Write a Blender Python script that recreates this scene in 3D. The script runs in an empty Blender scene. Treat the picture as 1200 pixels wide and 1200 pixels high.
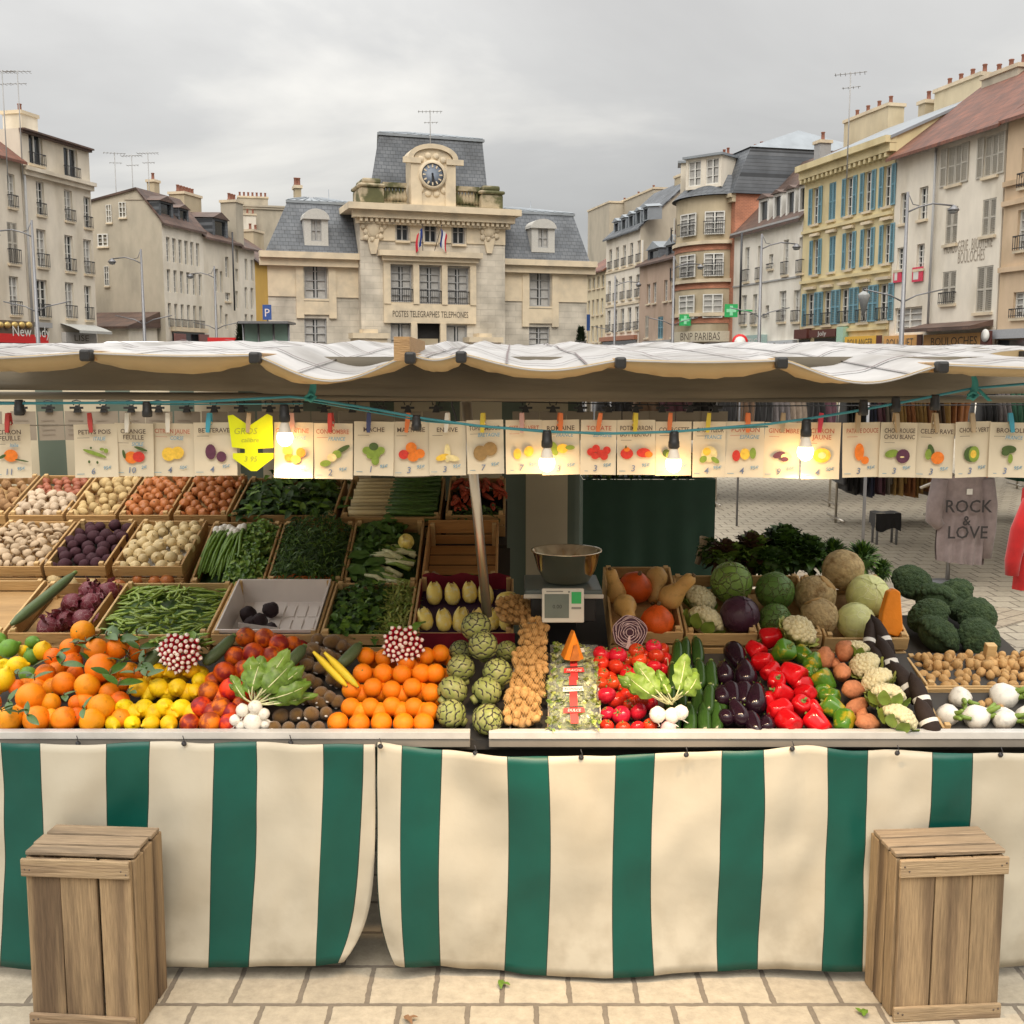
import bpy, math, random
from math import sin, cos, pi, radians, atan2, sqrt
from mathutils import Vector as V, Matrix, noise
R = random.Random(11)
sc = bpy.context.scene
col = sc.collection
F, H, PT = 1300.0, 1.9, radians(7.4)
CS, SN = cos(PT), sin(PT)

# ---- picking: a photo pixel (1200 px frame) to a world point on a chosen plane
def ray(px, py):
    x, y = (px - 600) / F, -(py - 600) / F
    return V((x, CS + y * SN, -SN + y * CS))
def atY(px, py, Y):
    r = ray(px, py); return V((0, 0, H)) + r * (Y / r.y)
def atZ(px, py, z):
    r = ray(px, py); return V((0, 0, H)) + r * ((z - H) / r.z)
def atS(px, py, Y0, z0, s):                      # plane z = z0 + s (Y - Y0)
    r = ray(px, py); t = (z0 - s * Y0 - H) / (r.z - s * r.y)
    return V((0, 0, H)) + r * t
def zc(p): return p.y * CS - (p.z - H) * SN       # depth along the view axis
def m_px(p): return zc(p) / F                     # metres per pixel there

# ---- mesh builder
class MB:
    def __init__(s): s.v = []; s.f = []; s.m = []; s.s = []
    def add(s, vs, fs, m=0, sm=False, M=None):
        o = len(s.v)
        s.v += [tuple(M @ V(v)) for v in vs] if M else [tuple(v) for v in vs]
        for f in fs:
            s.f.append([i + o for i in f]); s.m.append(m); s.s.append(sm)
        return s
    def box(s, a, b, m=0, M=None):
        x0, y0, z0 = a; x1, y1, z1 = b
        return s.add([(x0,y0,z0),(x1,y0,z0),(x1,y1,z0),(x0,y1,z0),(x0,y0,z1),(x1,y0,z1),(x1,y1,z1),(x0,y1,z1)],
              [(0,3,2,1),(4,5,6,7),(0,1,5,4),(1,2,6,5),(2,3,7,6),(3,0,4,7)], m, False, M)
    def prism(s, pts, y0, y1, m=0, M=None):        # polygon in xz pushed along y
        n = len(pts)
        vs = [(x, y0, z) for x, z in pts] + [(x, y1, z) for x, z in pts]
        fs = [tuple(range(n)), tuple(range(2*n-1, n-1, -1))] + [(i, i+n, (i+1)%n+n, (i+1)%n) for i in range(n)]
        return s.add(vs, fs, m, False, M)
    def tube(s, pts, r, n=6, m=0, cap=True, sm=True, M=None):
        pts = [V(p) for p in pts]; k = len(pts)
        rs = r if isinstance(r, (list, tuple)) else [r] * k
        vs = []; up = V((0, 0, 1)); prev = None
        for i, p in enumerate(pts):
            t = (pts[min(i+1, k-1)] - pts[max(i-1, 0)])
            t = t.normalized() if t.length > 1e-9 else V((0,0,1))
            if prev is None:
                a = t.cross(up if abs(t.z) < .95 else V((1,0,0))).normalized()
            else:
                a = prev - t * prev.dot(t); a = a.normalized() if a.length > 1e-6 else t.orthogonal().normalized()
            prev = a; b = t.cross(a)
            for j in range(n):
                an = 2*pi*j/n; vs.append(p + (a*cos(an) + b*sin(an)) * rs[i])
        fs = [(i*n+j, i*n+(j+1)%n, (i+1)*n+(j+1)%n, (i+1)*n+j) for i in range(k-1) for j in range(n)]
        if cap: fs += [tuple(range(n-1, -1, -1)), tuple(range((k-1)*n, k*n))]
        return s.add(vs, fs, m, sm, M)
    def lathe(s, prof, n=16, m=0, fn=None, M=None, sm=True, cap=True):   # prof: (r, z) bottom to top
        vs = []
        for r, z in prof:
            for j in range(n):
                a = 2*pi*j/n; q = fn(a, z) if fn else 1
                vs.append((r*q*cos(a), r*q*sin(a), z))
        k = len(prof)
        fs = [(i*n+j, i*n+(j+1)%n, (i+1)*n+(j+1)%n, (i+1)*n+j) for i in range(k-1) for j in range(n)]
        if cap: fs += [tuple(range(n-1, -1, -1)), tuple(range((k-1)*n, k*n))]
        return s.add(vs, fs, m, sm, M)
    def ball(s, c, r, nu=12, nv=8, m=0, fn=None, M=None):
        if not isinstance(r, (tuple, list)): r = (r, r, r)
        vs = []
        for i in range(nv+1):
            th = pi*i/nv
            for j in range(nu):
                ph = 2*pi*j/nu; d = V((sin(th)*cos(ph), sin(th)*sin(ph), cos(th)))
                q = fn(d) if fn else 1
                vs.append((c[0]+d.x*r[0]*q, c[1]+d.y*r[1]*q, c[2]+d.z*r[2]*q))
        fs = [(i*nu+j, (i+1)*nu+j, (i+1)*nu+(j+1)%nu, i*nu+(j+1)%nu) for i in range(nv) for j in range(nu)]
        return s.add(vs, fs, m, True, M)
    def grid(s, P, nu, nv, m=0, sm=True, mf=None, M=None):               # P(u,v) over 0..1
        vs = [P(i/nu, j/nv) for j in range(nv+1) for i in range(nu+1)]
        o = len(s.v); s.v += [tuple(M @ V(v)) for v in vs] if M else [tuple(v) for v in vs]
        w = nu + 1
        for j in range(nv):
            for i in range(nu):
                s.f.append([o+j*w+i, o+j*w+i+1, o+(j+1)*w+i+1, o+(j+1)*w+i])
                s.m.append(mf((i+.5)/nu, (j+.5)/nv) if mf else m); s.s.append(sm)
        return s
    def mesh(s, name, mats):
        me = bpy.data.meshes.new(name); me.from_pydata(s.v, [], s.f)
        for a in (mats if isinstance(mats, (list, tuple)) else [mats]): me.materials.append(a)
        me.polygons.foreach_set('material_index', s.m); me.polygons.foreach_set('use_smooth', s.s)
        me.validate(); me.update(); return me
    def build(s, name, mats, parent=None, loc=(0,0,0), rot=(0,0,0)):
        return ob(name, s.mesh(name, mats), parent, loc, rot)

def ob(name, me, parent=None, loc=(0,0,0), rot=(0,0,0)):
    o = bpy.data.objects.new(name, me); col.objects.link(o)
    o.location = loc; o.rotation_euler = rot
    if parent: o.parent = parent
    return o
def tag(o, label=None, cat=None, group=None, kind=None):
    if label: o['label'] = label
    if cat: o['category'] = cat
    if group: o['group'] = group
    if kind: o['kind'] = kind
    return o
def E(name, loc, rz, label, cat, group=None):
    o = bpy.data.objects.new(name, None); col.objects.link(o); o.empty_display_size = .05
    o.location = loc; o.rotation_euler = (0, 0, rz)
    return tag(o, label, cat, group)
def dup(root, loc=None, rot=None, scale=None, label=None, group=None):
    def rec(o, par):
        c = o.copy(); col.objects.link(c)
        if par is not None: c.parent = par
        for k in kids.get(o, ()): rec(k, c)
        return c
    kids = {root: list(root.children)}
    for k in root.children_recursive: kids[k] = list(k.children)
    c = rec(root, None)
    if loc is not None: c.location = loc
    if rot is not None: c.rotation_euler = rot
    if scale is not None: c.scale = (scale,)*3 if not isinstance(scale, (tuple, list)) else scale
    if label: c['label'] = label
    if group: c['group'] = group
    return c
def bevel(o, w, n=2):
    b = o.modifiers.new('bevel', 'BEVEL'); b.width = w; b.segments = n; b.limit_method = 'ANGLE'; return o
def structure(o): o['kind'] = 'structure'; return o
def stuff(o): o['kind'] = 'stuff'; return o

# ---- text to flat mesh, lying in the xz plane facing -y
FONT = {}
def text_geo(txt, size, bold=0.0, align='CENTER', shear=0.0, extr=0.0, spacing=1.0):
    key = (txt, round(size, 4), bold, align, shear, extr, spacing)
    if key not in FONT:
        cu = bpy.data.curves.new('t', 'FONT'); cu.body = txt; cu.size = size; cu.align_x = align
        cu.offset = bold; cu.shear = shear; cu.extrude = extr; cu.resolution_u = 2; cu.space_character = spacing
        o = bpy.data.objects.new('t', cu); col.objects.link(o)
        bpy.context.view_layer.update()
        me = o.evaluated_get(bpy.context.evaluated_depsgraph_get()).to_mesh()
        FONT[key] = ([(v.co.x, -v.co.z, v.co.y) for v in me.vertices], [tuple(p.vertices) for p in me.polygons])
        o.to_mesh_clear(); bpy.data.objects.remove(o); bpy.data.curves.remove(cu)
    return FONT[key]
def fit_text(mb, txt, xc, y, z, w, h, m=0, **k):
    vs, fs = text_geo(txt, 1., **k); a, b = min(v[0] for v in vs), max(v[0] for v in vs); sx = w/(b-a)
    mb.add([(xc+(v[0]-(a+b)/2)*sx, y+v[1], z+v[2]*h/.72) for v in vs], fs, m)
def put_text(mb, txt, x, y, z, size, m=0, M=None, sx=1.0, **k):
    vs, fs = text_geo(txt, size, **k)
    mb.add([(x + a*sx, y + b, z + c) for a, b, c in vs], fs, m, False, M)

# ---- materials
MATS = {}
def lin(c): return tuple(((v/12.92) if v <= .04045 else ((v+.055)/1.055)**2.4) for v in c)
def mat(name, c, rough=.6, var=.12, scale=12, bump=0., bscale=None, metal=0., rnd=0., hue=0., c2=None, c2scale=4, c2lo=.45, c2hi=.65,
        sss=0., coat=0., stretch=(1,1,1), emit=None, estr=0., trans=0., spec=.5, alpha=1., coord='Object', vor=0., sheen=0.):
    """c is a linear base colour; noise varies it, c2 mixes in a second colour in patches, rnd/hue vary it per object"""
    if name in MATS: return MATS[name]
    m = bpy.data.materials.new(name); MATS[name] = m; m.use_nodes = True
    nt = m.node_tree; N = nt.nodes; L = nt.links; b = N['Principled BSDF']
    def n(t, **k):
        x = N.new(t)
        for a, v in k.items(): setattr(x, a, v)
        return x
    tc = n('ShaderNodeTexCoord'); mp = n('ShaderNodeMapping'); mp.inputs['Scale'].default_value = stretch
    L.new(tc.outputs[coord], mp.inputs['Vector'])
    oi = n('ShaderNodeObjectInfo')
    add = n('ShaderNodeVectorMath', operation='ADD'); mul = n('ShaderNodeMath', operation='MULTIPLY'); mul.inputs[1].default_value = 37.
    L.new(oi.outputs['Random'], mul.inputs[0]); L.new(mp.outputs[0], add.inputs[0]); L.new(mul.outputs[0], add.inputs[1])
    nz = n('ShaderNodeTexNoise'); nz.inputs['Scale'].default_value = scale; nz.inputs['Detail'].default_value = 6
    nz.inputs['Roughness'].default_value = .6
    L.new(add.outputs[0], nz.inputs['Vector'])
    mr = n('ShaderNodeMapRange'); mr.inputs[1].default_value = .25; mr.inputs[2].default_value = .75
    mr.inputs[3].default_value = 1 - var; mr.inputs[4].default_value = 1 + var
    L.new(nz.outputs[0], mr.inputs[0])
    base = n('ShaderNodeRGB'); base.outputs[0].default_value = (*c, 1); src = base.outputs[0]
    if c2:
        n2 = n('ShaderNodeTexNoise'); n2.inputs['Scale'].default_value = c2scale; n2.inputs['Detail'].default_value = 5
        L.new(add.outputs[0], n2.inputs['Vector'])
        r2 = n('ShaderNodeMapRange', interpolation_type='SMOOTHSTEP'); r2.inputs[1].default_value = c2lo; r2.inputs[2].default_value = c2hi
        L.new(n2.outputs[0], r2.inputs[0])
        mx = n('ShaderNodeMix', data_type='RGBA'); L.new(r2.outputs[0], mx.inputs[0]); L.new(src, mx.inputs[6]); mx.inputs[7].default_value = (*c2, 1)
        src = mx.outputs[2]
    hs = n('ShaderNodeHueSaturation'); L.new(src, hs.inputs['Color'])
    if rnd:
        a = n('ShaderNodeMapRange'); a.inputs[3].default_value = 1 - rnd; a.inputs[4].default_value = 1 + rnd
        L.new(oi.outputs['Random'], a.inputs[0])
        q = n('ShaderNodeMath', operation='MULTIPLY'); L.new(a.outputs[0], q.inputs[0]); L.new(mr.outputs[0], q.inputs[1]); L.new(q.outputs[0], hs.inputs['Value'])
    else: L.new(mr.outputs[0], hs.inputs['Value'])
    if hue:
        w = n('ShaderNodeMath', operation='MULTIPLY'); w.inputs[1].default_value = 7.13; L.new(oi.outputs['Random'], w.inputs[0])
        fr = n('ShaderNodeMath', operation='FRACT'); L.new(w.outputs[0], fr.inputs[0])
        a = n('ShaderNodeMapRange'); a.inputs[3].default_value = .5 - hue; a.inputs[4].default_value = .5 + hue
        L.new(fr.outputs[0], a.inputs[0]); L.new(a.outputs[0], hs.inputs['Hue'])
    L.new(hs.outputs[0], b.inputs['Base Color'])
    b.inputs['Roughness'].default_value = rough; b.inputs['Metallic'].default_value = metal
    b.inputs['Specular IOR Level'].default_value = spec
    if sss:
        b.inputs['Subsurface Weight'].default_value = sss; b.inputs['Subsurface Radius'].default_value = (.01, .006, .003); b.inputs['Subsurface Scale'].default_value = 1
    if coat: b.inputs['Coat Weight'].default_value = coat; b.inputs['Coat Roughness'].default_value = .12
    if trans: b.inputs['Transmission Weight'].default_value = trans
    if sheen: b.inputs['Sheen Weight'].default_value = sheen
    if alpha < 1: b.inputs['Alpha'].default_value = alpha
    if emit: b.inputs['Emission Color'].default_value = (*emit, 1); b.inputs['Emission Strength'].default_value = estr
    if bump:
        bn = n('ShaderNodeBump'); bn.inputs['Strength'].default_value = bump; bn.inputs['Distance'].default_value = .01
        if vor:
            t = n('ShaderNodeTexVoronoi'); t.inputs['Scale'].default_value = vor
        else:
            t = n('ShaderNodeTexNoise'); t.inputs['Scale'].default_value = bscale or scale*3; t.inputs['Detail'].default_value = 4
        L.new(add.outputs[0], t.inputs['Vector']); L.new(t.outputs[0], bn.inputs['Height']); L.new(bn.outputs[0], b.inputs['Normal'])
    return m
def srgb(r, g, b): return lin((r/255, g/255, b/255))
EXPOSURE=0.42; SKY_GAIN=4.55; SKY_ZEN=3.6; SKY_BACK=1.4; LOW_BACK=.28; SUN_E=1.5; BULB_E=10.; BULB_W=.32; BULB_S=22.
# ================= camera, sky, light
cam = bpy.data.objects.new('camera', bpy.data.cameras.new('camera')); col.objects.link(cam)
cam.location = (0, 0, H); cam.rotation_euler = (pi/2 - PT, 0, 0)
cam.data.sensor_width = 36; cam.data.lens = 36 * F / 1200; cam.data.clip_start = .05; cam.data.clip_end = 2000
sc.camera = cam
sc.view_settings.view_transform = 'Standard'; sc.view_settings.look = 'None'; sc.view_settings.gamma = 1
sc.view_settings.exposure = EXPOSURE
sc.cycles.use_denoising = True
sc.cycles.max_bounces = 6; sc.cycles.diffuse_bounces = 4; sc.cycles.transparent_max_bounces = 8

SUN_EL, SUN_ROT = radians(56), radians(178)
w = bpy.data.worlds.new('World'); sc.world = w; w.use_nodes = True
nt = w.node_tree; N = nt.nodes; L = nt.links; bg = N['Background']
sky = N.new('ShaderNodeTexSky'); sky.sky_type = 'NISHITA'; sky.sun_disc = False; sky.sun_elevation = SUN_EL; sky.sun_rotation = SUN_ROT
tc = N.new('ShaderNodeTexCoord'); sep = N.new('ShaderNodeSeparateXYZ'); L.new(tc.outputs['Generated'], sep.inputs[0])
# cloud deck: project the direction on a plane high above so the clouds flatten towards the horizon
zm = N.new('ShaderNodeMath'); zm.operation = 'ADD'; zm.inputs[1].default_value = .16; L.new(sep.outputs[2], zm.inputs[0])
dv = N.new('ShaderNodeVectorMath'); dv.operation = 'DIVIDE'; L.new(tc.outputs['Generated'], dv.inputs[0])
cz = N.new('ShaderNodeCombineXYZ'); [L.new(zm.outputs[0], cz.inputs[i]) for i in range(3)]; L.new(cz.outputs[0], dv.inputs[1])
mp = N.new('ShaderNodeMapping'); mp.inputs['Scale'].default_value = (.55, .75, 0); mp.inputs['Location'].default_value = (3.35, 1.6, 0); L.new(dv.outputs[0], mp.inputs[0])
n1 = N.new('ShaderNodeTexNoise'); n1.inputs['Scale'].default_value = 1.15; n1.inputs['Detail'].default_value = 7; n1.inputs['Roughness'].default_value = .52
n1.inputs['Distortion'].default_value = .5; L.new(mp.outputs[0], n1.inputs['Vector'])
cr = N.new('ShaderNodeValToRGB'); e = cr.color_ramp.elements
e[0].position = .3; e[0].color = (.635, .625, .61, 1); e[1].position = .72; e[1].color = (1.25, 1.21, 1.12, 1)
x = e.new(.52); x.color = (.81, .80, .775, 1)
L.new(n1.outputs[0], cr.inputs[0])
# overcast sky: brighter towards the zenith, and brighter behind the camera where the sun stands
zr = N.new('ShaderNodeMapRange'); zr.inputs[1].default_value = .12; zr.inputs[2].default_value = .9; zr.inputs[3].default_value = 1; zr.inputs[4].default_value = SKY_ZEN; L.new(sep.outputs[2], zr.inputs[0])
yr = N.new('ShaderNodeMapRange'); yr.inputs[1].default_value = .75; yr.inputs[2].default_value = -.3; yr.inputs[3].default_value = 1; yr.inputs[4].default_value = SKY_BACK; L.new(sep.outputs[1], yr.inputs[0])
xr = N.new('ShaderNodeMapRange'); xr.inputs[1].default_value = .1; xr.inputs[2].default_value = -.55; xr.inputs[3].default_value = 1; xr.inputs[4].default_value = 1.22; L.new(sep.outputs[0], xr.inputs[0])
m1 = N.new('ShaderNodeMath'); m1.operation = 'MULTIPLY'; L.new(zr.outputs[0], m1.inputs[0]); L.new(yr.outputs[0], m1.inputs[1])
# unseen low sky behind the camera dimmed and warm-tinted to darken the stall interior
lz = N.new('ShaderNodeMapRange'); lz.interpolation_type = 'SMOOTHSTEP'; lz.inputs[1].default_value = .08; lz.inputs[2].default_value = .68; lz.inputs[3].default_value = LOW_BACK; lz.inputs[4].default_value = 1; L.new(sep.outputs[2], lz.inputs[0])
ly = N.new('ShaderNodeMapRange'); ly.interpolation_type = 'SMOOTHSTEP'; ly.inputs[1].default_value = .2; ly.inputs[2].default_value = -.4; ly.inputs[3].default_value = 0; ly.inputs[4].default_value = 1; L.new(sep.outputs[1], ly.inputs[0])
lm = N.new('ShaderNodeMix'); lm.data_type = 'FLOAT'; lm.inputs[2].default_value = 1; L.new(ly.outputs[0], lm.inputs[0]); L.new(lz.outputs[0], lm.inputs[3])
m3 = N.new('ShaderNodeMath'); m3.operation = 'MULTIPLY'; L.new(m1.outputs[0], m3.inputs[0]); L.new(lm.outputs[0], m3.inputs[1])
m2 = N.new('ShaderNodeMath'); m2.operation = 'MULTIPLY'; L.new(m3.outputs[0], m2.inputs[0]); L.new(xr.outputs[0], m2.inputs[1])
sc1 = N.new('ShaderNodeVectorMath'); sc1.operation = 'SCALE'; L.new(cr.outputs[0], sc1.inputs[0]); L.new(m2.outputs[0], sc1.inputs['Scale'])
sc2 = N.new('ShaderNodeVectorMath'); sc2.operation = 'SCALE'; sc2.inputs['Scale'].default_value = SKY_GAIN; L.new(sc1.outputs[0], sc2.inputs[0])
mx = N.new('ShaderNodeMix'); mx.data_type = 'RGBA'; mx.inputs[0].default_value = .94; L.new(sky.outputs[0], mx.inputs[6])
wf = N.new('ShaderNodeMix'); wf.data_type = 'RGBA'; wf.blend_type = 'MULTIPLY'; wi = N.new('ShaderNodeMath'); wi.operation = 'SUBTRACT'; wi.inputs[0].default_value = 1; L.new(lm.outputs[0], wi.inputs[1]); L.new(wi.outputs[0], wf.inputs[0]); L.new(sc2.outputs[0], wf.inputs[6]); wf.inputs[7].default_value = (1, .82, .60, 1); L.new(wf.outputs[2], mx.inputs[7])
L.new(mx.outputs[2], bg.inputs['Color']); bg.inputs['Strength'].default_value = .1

sl = bpy.data.lights.new('sun', 'SUN'); sl.energy = SUN_E; sl.angle = radians(40); sl.color = (1, .93, .82)
so = bpy.data.objects.new('sun', sl); col.objects.link(so)
d = V((sin(SUN_ROT)*cos(SUN_EL), cos(SUN_ROT)*cos(SUN_EL), sin(SUN_EL)))
so.rotation_euler = d.to_track_quat('Z', 'Y').to_euler(); so.location = d * 60

# ================= ground: pale square pavers with dark joints
def paver_mat(name, c1, c2, mortar, bw, bh, ms, rot=0.):
    m = bpy.data.materials.new(name); m.use_nodes = True; nt = m.node_tree; N = nt.nodes; L = nt.links; b = N['Principled BSDF']
    tc = N.new('ShaderNodeTexCoord'); mp = N.new('ShaderNodeMapping'); mp.inputs['Rotation'].default_value = (0, 0, rot); mp.inputs['Location'].default_value = (.03, .105, 0)
    L.new(tc.outputs['Object'], mp.inputs[0])
    nz = N.new('ShaderNodeTexNoise'); nz.inputs['Scale'].default_value = 26; nz.inputs['Detail'].default_value = 3; L.new(mp.outputs[0], nz.inputs['Vector'])
    sb = N.new('ShaderNodeVectorMath'); sb.operation = 'SUBTRACT'; sb.inputs[1].default_value = (.5, .5, .5); L.new(nz.outputs['Color'], sb.inputs[0])
    sl = N.new('ShaderNodeVectorMath'); sl.operation = 'SCALE'; sl.inputs['Scale'].default_value = .012; L.new(sb.outputs[0], sl.inputs[0])
    ad = N.new('ShaderNodeVectorMath'); L.new(mp.outputs[0], ad.inputs[0]); L.new(sl.outputs[0], ad.inputs[1])
    br = N.new('ShaderNodeTexBrick'); L.new(ad.outputs[0], br.inputs['Vector']); br.offset = .5; br.squash = 1
    for k, v in (('Scale', 1), ('Mortar Size', ms), ('Mortar Smooth', .25), ('Brick Width', bw), ('Row Height', bh), ('Bias', 0)): br.inputs[k].default_value = v
    br.inputs['Color1'].default_value = (*c1, 1); br.inputs['Color2'].default_value = (*c2, 1); br.inputs['Mortar'].default_value = (*mortar, 1)
    st = N.new('ShaderNodeTexNoise'); st.inputs['Scale'].default_value = 24; st.inputs['Detail'].default_value = 9; st.inputs['Roughness'].default_value = .68; L.new(mp.outputs[0], st.inputs['Vector'])
    mr = N.new('ShaderNodeMapRange'); mr.inputs[1].default_value = .3; mr.inputs[2].default_value = .7; mr.inputs[3].default_value = .76; mr.inputs[4].default_value = 1.12; L.new(st.outputs[0], mr.inputs[0])
    hs = N.new('ShaderNodeHueSaturation'); L.new(br.outputs['Color'], hs.inputs['Color']); L.new(mr.outputs[0], hs.inputs['Value'])
    L.new(hs.outputs[0], b.inputs['Base Color']); b.inputs['Roughness'].default_value = .75
    iv = N.new('ShaderNodeMath'); iv.operation = 'SUBTRACT'; iv.inputs[0].default_value = 1; L.new(br.outputs['Fac'], iv.inputs[1])
    fn = N.new('ShaderNodeTexNoise'); fn.inputs['Scale'].default_value = 90; L.new(mp.outputs[0], fn.inputs['Vector'])
    ma = N.new('ShaderNodeMath'); ma.operation = 'MULTIPLY_ADD'; ma.inputs[1].default_value = .25; L.new(fn.outputs[0], ma.inputs[0]); L.new(iv.outputs[0], ma.inputs[2])
    bp = N.new('ShaderNodeBump'); bp.inputs['Strength'].default_value = .6; bp.inputs['Distance'].default_value = .012; L.new(ma.outputs[0], bp.inputs['Height']); L.new(bp.outputs[0], b.inputs['Normal'])
    return m
g = MB(); g.add([(-600, -20, 0), (600, -20, 0), (600, 900, 0), (-600, 900, 0)], [(0, 1, 2, 3)])
structure(g.build('ground', paver_mat('pavers', (.455, .40, .31), (.39, .34, .26), (.19, .16, .125), .205, .215, .0085)))
g = MB(); g.add([(0, 0, .004), (1.3, 0, .004), (1.3, 16, .004), (0, 16, .004)], [(0, 1, 2, 3)])
structure(g.build('path', paver_mat('path_pavers', (.42, .35, .26), (.35, .29, .215), (.15, .12, .09), .24, .12, .006), loc=(3.1, 7.6, 0), rot=(0, 0, radians(38))))
g = MB(); g.add([(-200, 30, .004), (200, 30, .004), (200, 140, .004), (-200, 140, .004)], [(0, 1, 2, 3)])
structure(g.build('road', mat('asphalt', (.05, .05, .052), .85, .2, 3)))
# ================= buildings round the square
def plaster(name, c, c2=None, **k): return mat(name, c, .85, .10, 1.8, bump=.15, bscale=14, c2=c2 or tuple(v*q for v, q in zip(c, (.80, .78, .74))), c2scale=.7, c2lo=.46, c2hi=.72, stretch=(1, 1, .4), **k)
def roof_mat(name, c, c2, bw, bh, ang=0.):
    m = bpy.data.materials.new(name); m.use_nodes = True; nt = m.node_tree; N = nt.nodes; L = nt.links; b = N['Principled BSDF']
    tc = N.new('ShaderNodeTexCoord'); sp = N.new('ShaderNodeSeparateXYZ'); L.new(tc.outputs['Object'], sp.inputs[0])
    ad = N.new('ShaderNodeMath'); L.new(sp.outputs[0], ad.inputs[0]); L.new(sp.outputs[1], ad.inputs[1]); ad.operation = 'ADD'
    cb = N.new('ShaderNodeCombineXYZ'); L.new(ad.outputs[0] if ang else sp.outputs[0], cb.inputs[0]); L.new(sp.outputs[2], cb.inputs[1])
    br = N.new('ShaderNodeTexBrick'); L.new(cb.outputs[0], br.inputs['Vector'])
    for k, v in (('Scale', 1), ('Mortar Size', .012), ('Brick Width', bw), ('Row Height', bh)): br.inputs[k].default_value = v
    br.inputs['Color1'].default_value = (*c, 1); br.inputs['Color2'].default_value = (*c2, 1); br.inputs['Mortar'].default_value = (*[v*.45 for v in c], 1)
    nz = N.new('ShaderNodeTexNoise'); nz.inputs['Scale'].default_value = .8; nz.inputs['Detail'].default_value = 8; L.new(tc.outputs['Object'], nz.inputs['Vector'])
    mr = N.new('ShaderNodeMapRange'); mr.inputs[1].default_value = .3; mr.inputs[2].default_value = .7; mr.inputs[3].default_value = .7; mr.inputs[4].default_value = 1.3; L.new(nz.outputs[0], mr.inputs[0])
    hs = N.new('ShaderNodeHueSaturation'); L.new(br.outputs[0], hs.inputs['Color']); L.new(mr.outputs[0], hs.inputs['Value']); L.new(hs.outputs[0], b.inputs['Base Color'])
    b.inputs['Roughness'].default_value = .6
    bp = N.new('ShaderNodeBump'); bp.inputs['Strength'].default_value = .5; bp.inputs['Distance'].default_value = .03; L.new(br.outputs['Fac'], bp.inputs['Height']); bp.invert = True; L.new(bp.outputs[0], b.inputs['Normal'])
    return m
def block_mat(name, c, c2, bw, bh, mortar=.8):
    m = roof_mat(name, c, c2, bw, bh, 1.); br = [n for n in m.node_tree.nodes if n.type == 'TEX_BRICK'][0]
    br.inputs['Mortar'].default_value = (*[v*mortar for v in c], 1); m.node_tree.nodes['Principled BSDF'].inputs['Roughness'].default_value = .85; return m
SLATE = roof_mat('slate', (.085, .095, .11), (.12, .13, .145), .3, .22)
TILE = roof_mat('red_tile', (.20, .075, .045), (.12, .055, .04), .22, .3)
BTILE = roof_mat('brown_tile', (.13, .075, .055), (.09, .06, .05), .22, .3)
ZINC = mat('zinc', (.30, .33, .36), .45, .15, 1.2, metal=.4)
STONE = block_mat('ashlar', (.55, .50, .42), (.49, .445, .37), .9, .35)
TRIM = mat('trim_stone', (.68, .57, .41), .8, .1, 2, bump=.2, c2=(.55, .47, .35), c2scale=.8)
MOSS = mat('mossy_stone', (.42, .35, .24), .9, .2, 3, c2=(.10, .10, .045), c2scale=1.1, c2lo=.42, c2hi=.55, bump=.4)
CREAM = plaster('cream_render', (.70, .635, .53)); PALE = plaster('pale_render', (.75, .69, .59)); WHITE = plaster('white_render', (.77, .73, .65))
YEL = plaster('yellow_render', (.66, .56, .33)); LYEL = plaster('light_yellow_render', (.64, .55, .38)); GABLE = plaster('bare_gable', (.46, .41, .325), (.36, .325, .26))
PINK = plaster('pinkish_render', (.46, .34, .26)); PEACH = plaster('peach_render', (.62, .47, .32)); OCHRE = plaster('ochre_render', (.62, .38, .09))
BRICK = block_mat('red_brick', (.46, .20, .12), (.38, .17, .11), .25, .09, 1.25); BUFF = plaster('buff_render', (.50, .42, .29))
WFRAME = mat('white_joinery', (.68, .67, .63), .5, .06, 5); GLASS = mat('window_glass', (.03, .035, .04), .08, .3, .6, spec=.7)
CURT = mat('net_curtain', (.42, .41, .39), .9, .2, 5); IRON = mat('dark_iron', (.03, .03, .035), .5)
SHUT = mat('blue_shutter', (.16, .31, .38), .6, .12, 6, bump=.5, bscale=5, stretch=(.2, .2, 8)); GSHUT = mat('grey_shutter', (.46, .43, .37), .7, .1, 6, bump=.5, bscale=5, stretch=(.2, .2, 8))
GREYW = mat('grey_joinery', (.36, .36, .36), .5, .08, 4); BRICKR = mat('brick_red', (.40, .13, .07), .85, .2, 8)
POT = mat('clay_pot', (.22, .09, .06), .8, .2, 8); DARKIN = mat('dark_interior', (.015, .014, .013), .8)
LETTER = mat('dark_lettering', (.10, .08, .06), .8)

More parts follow.
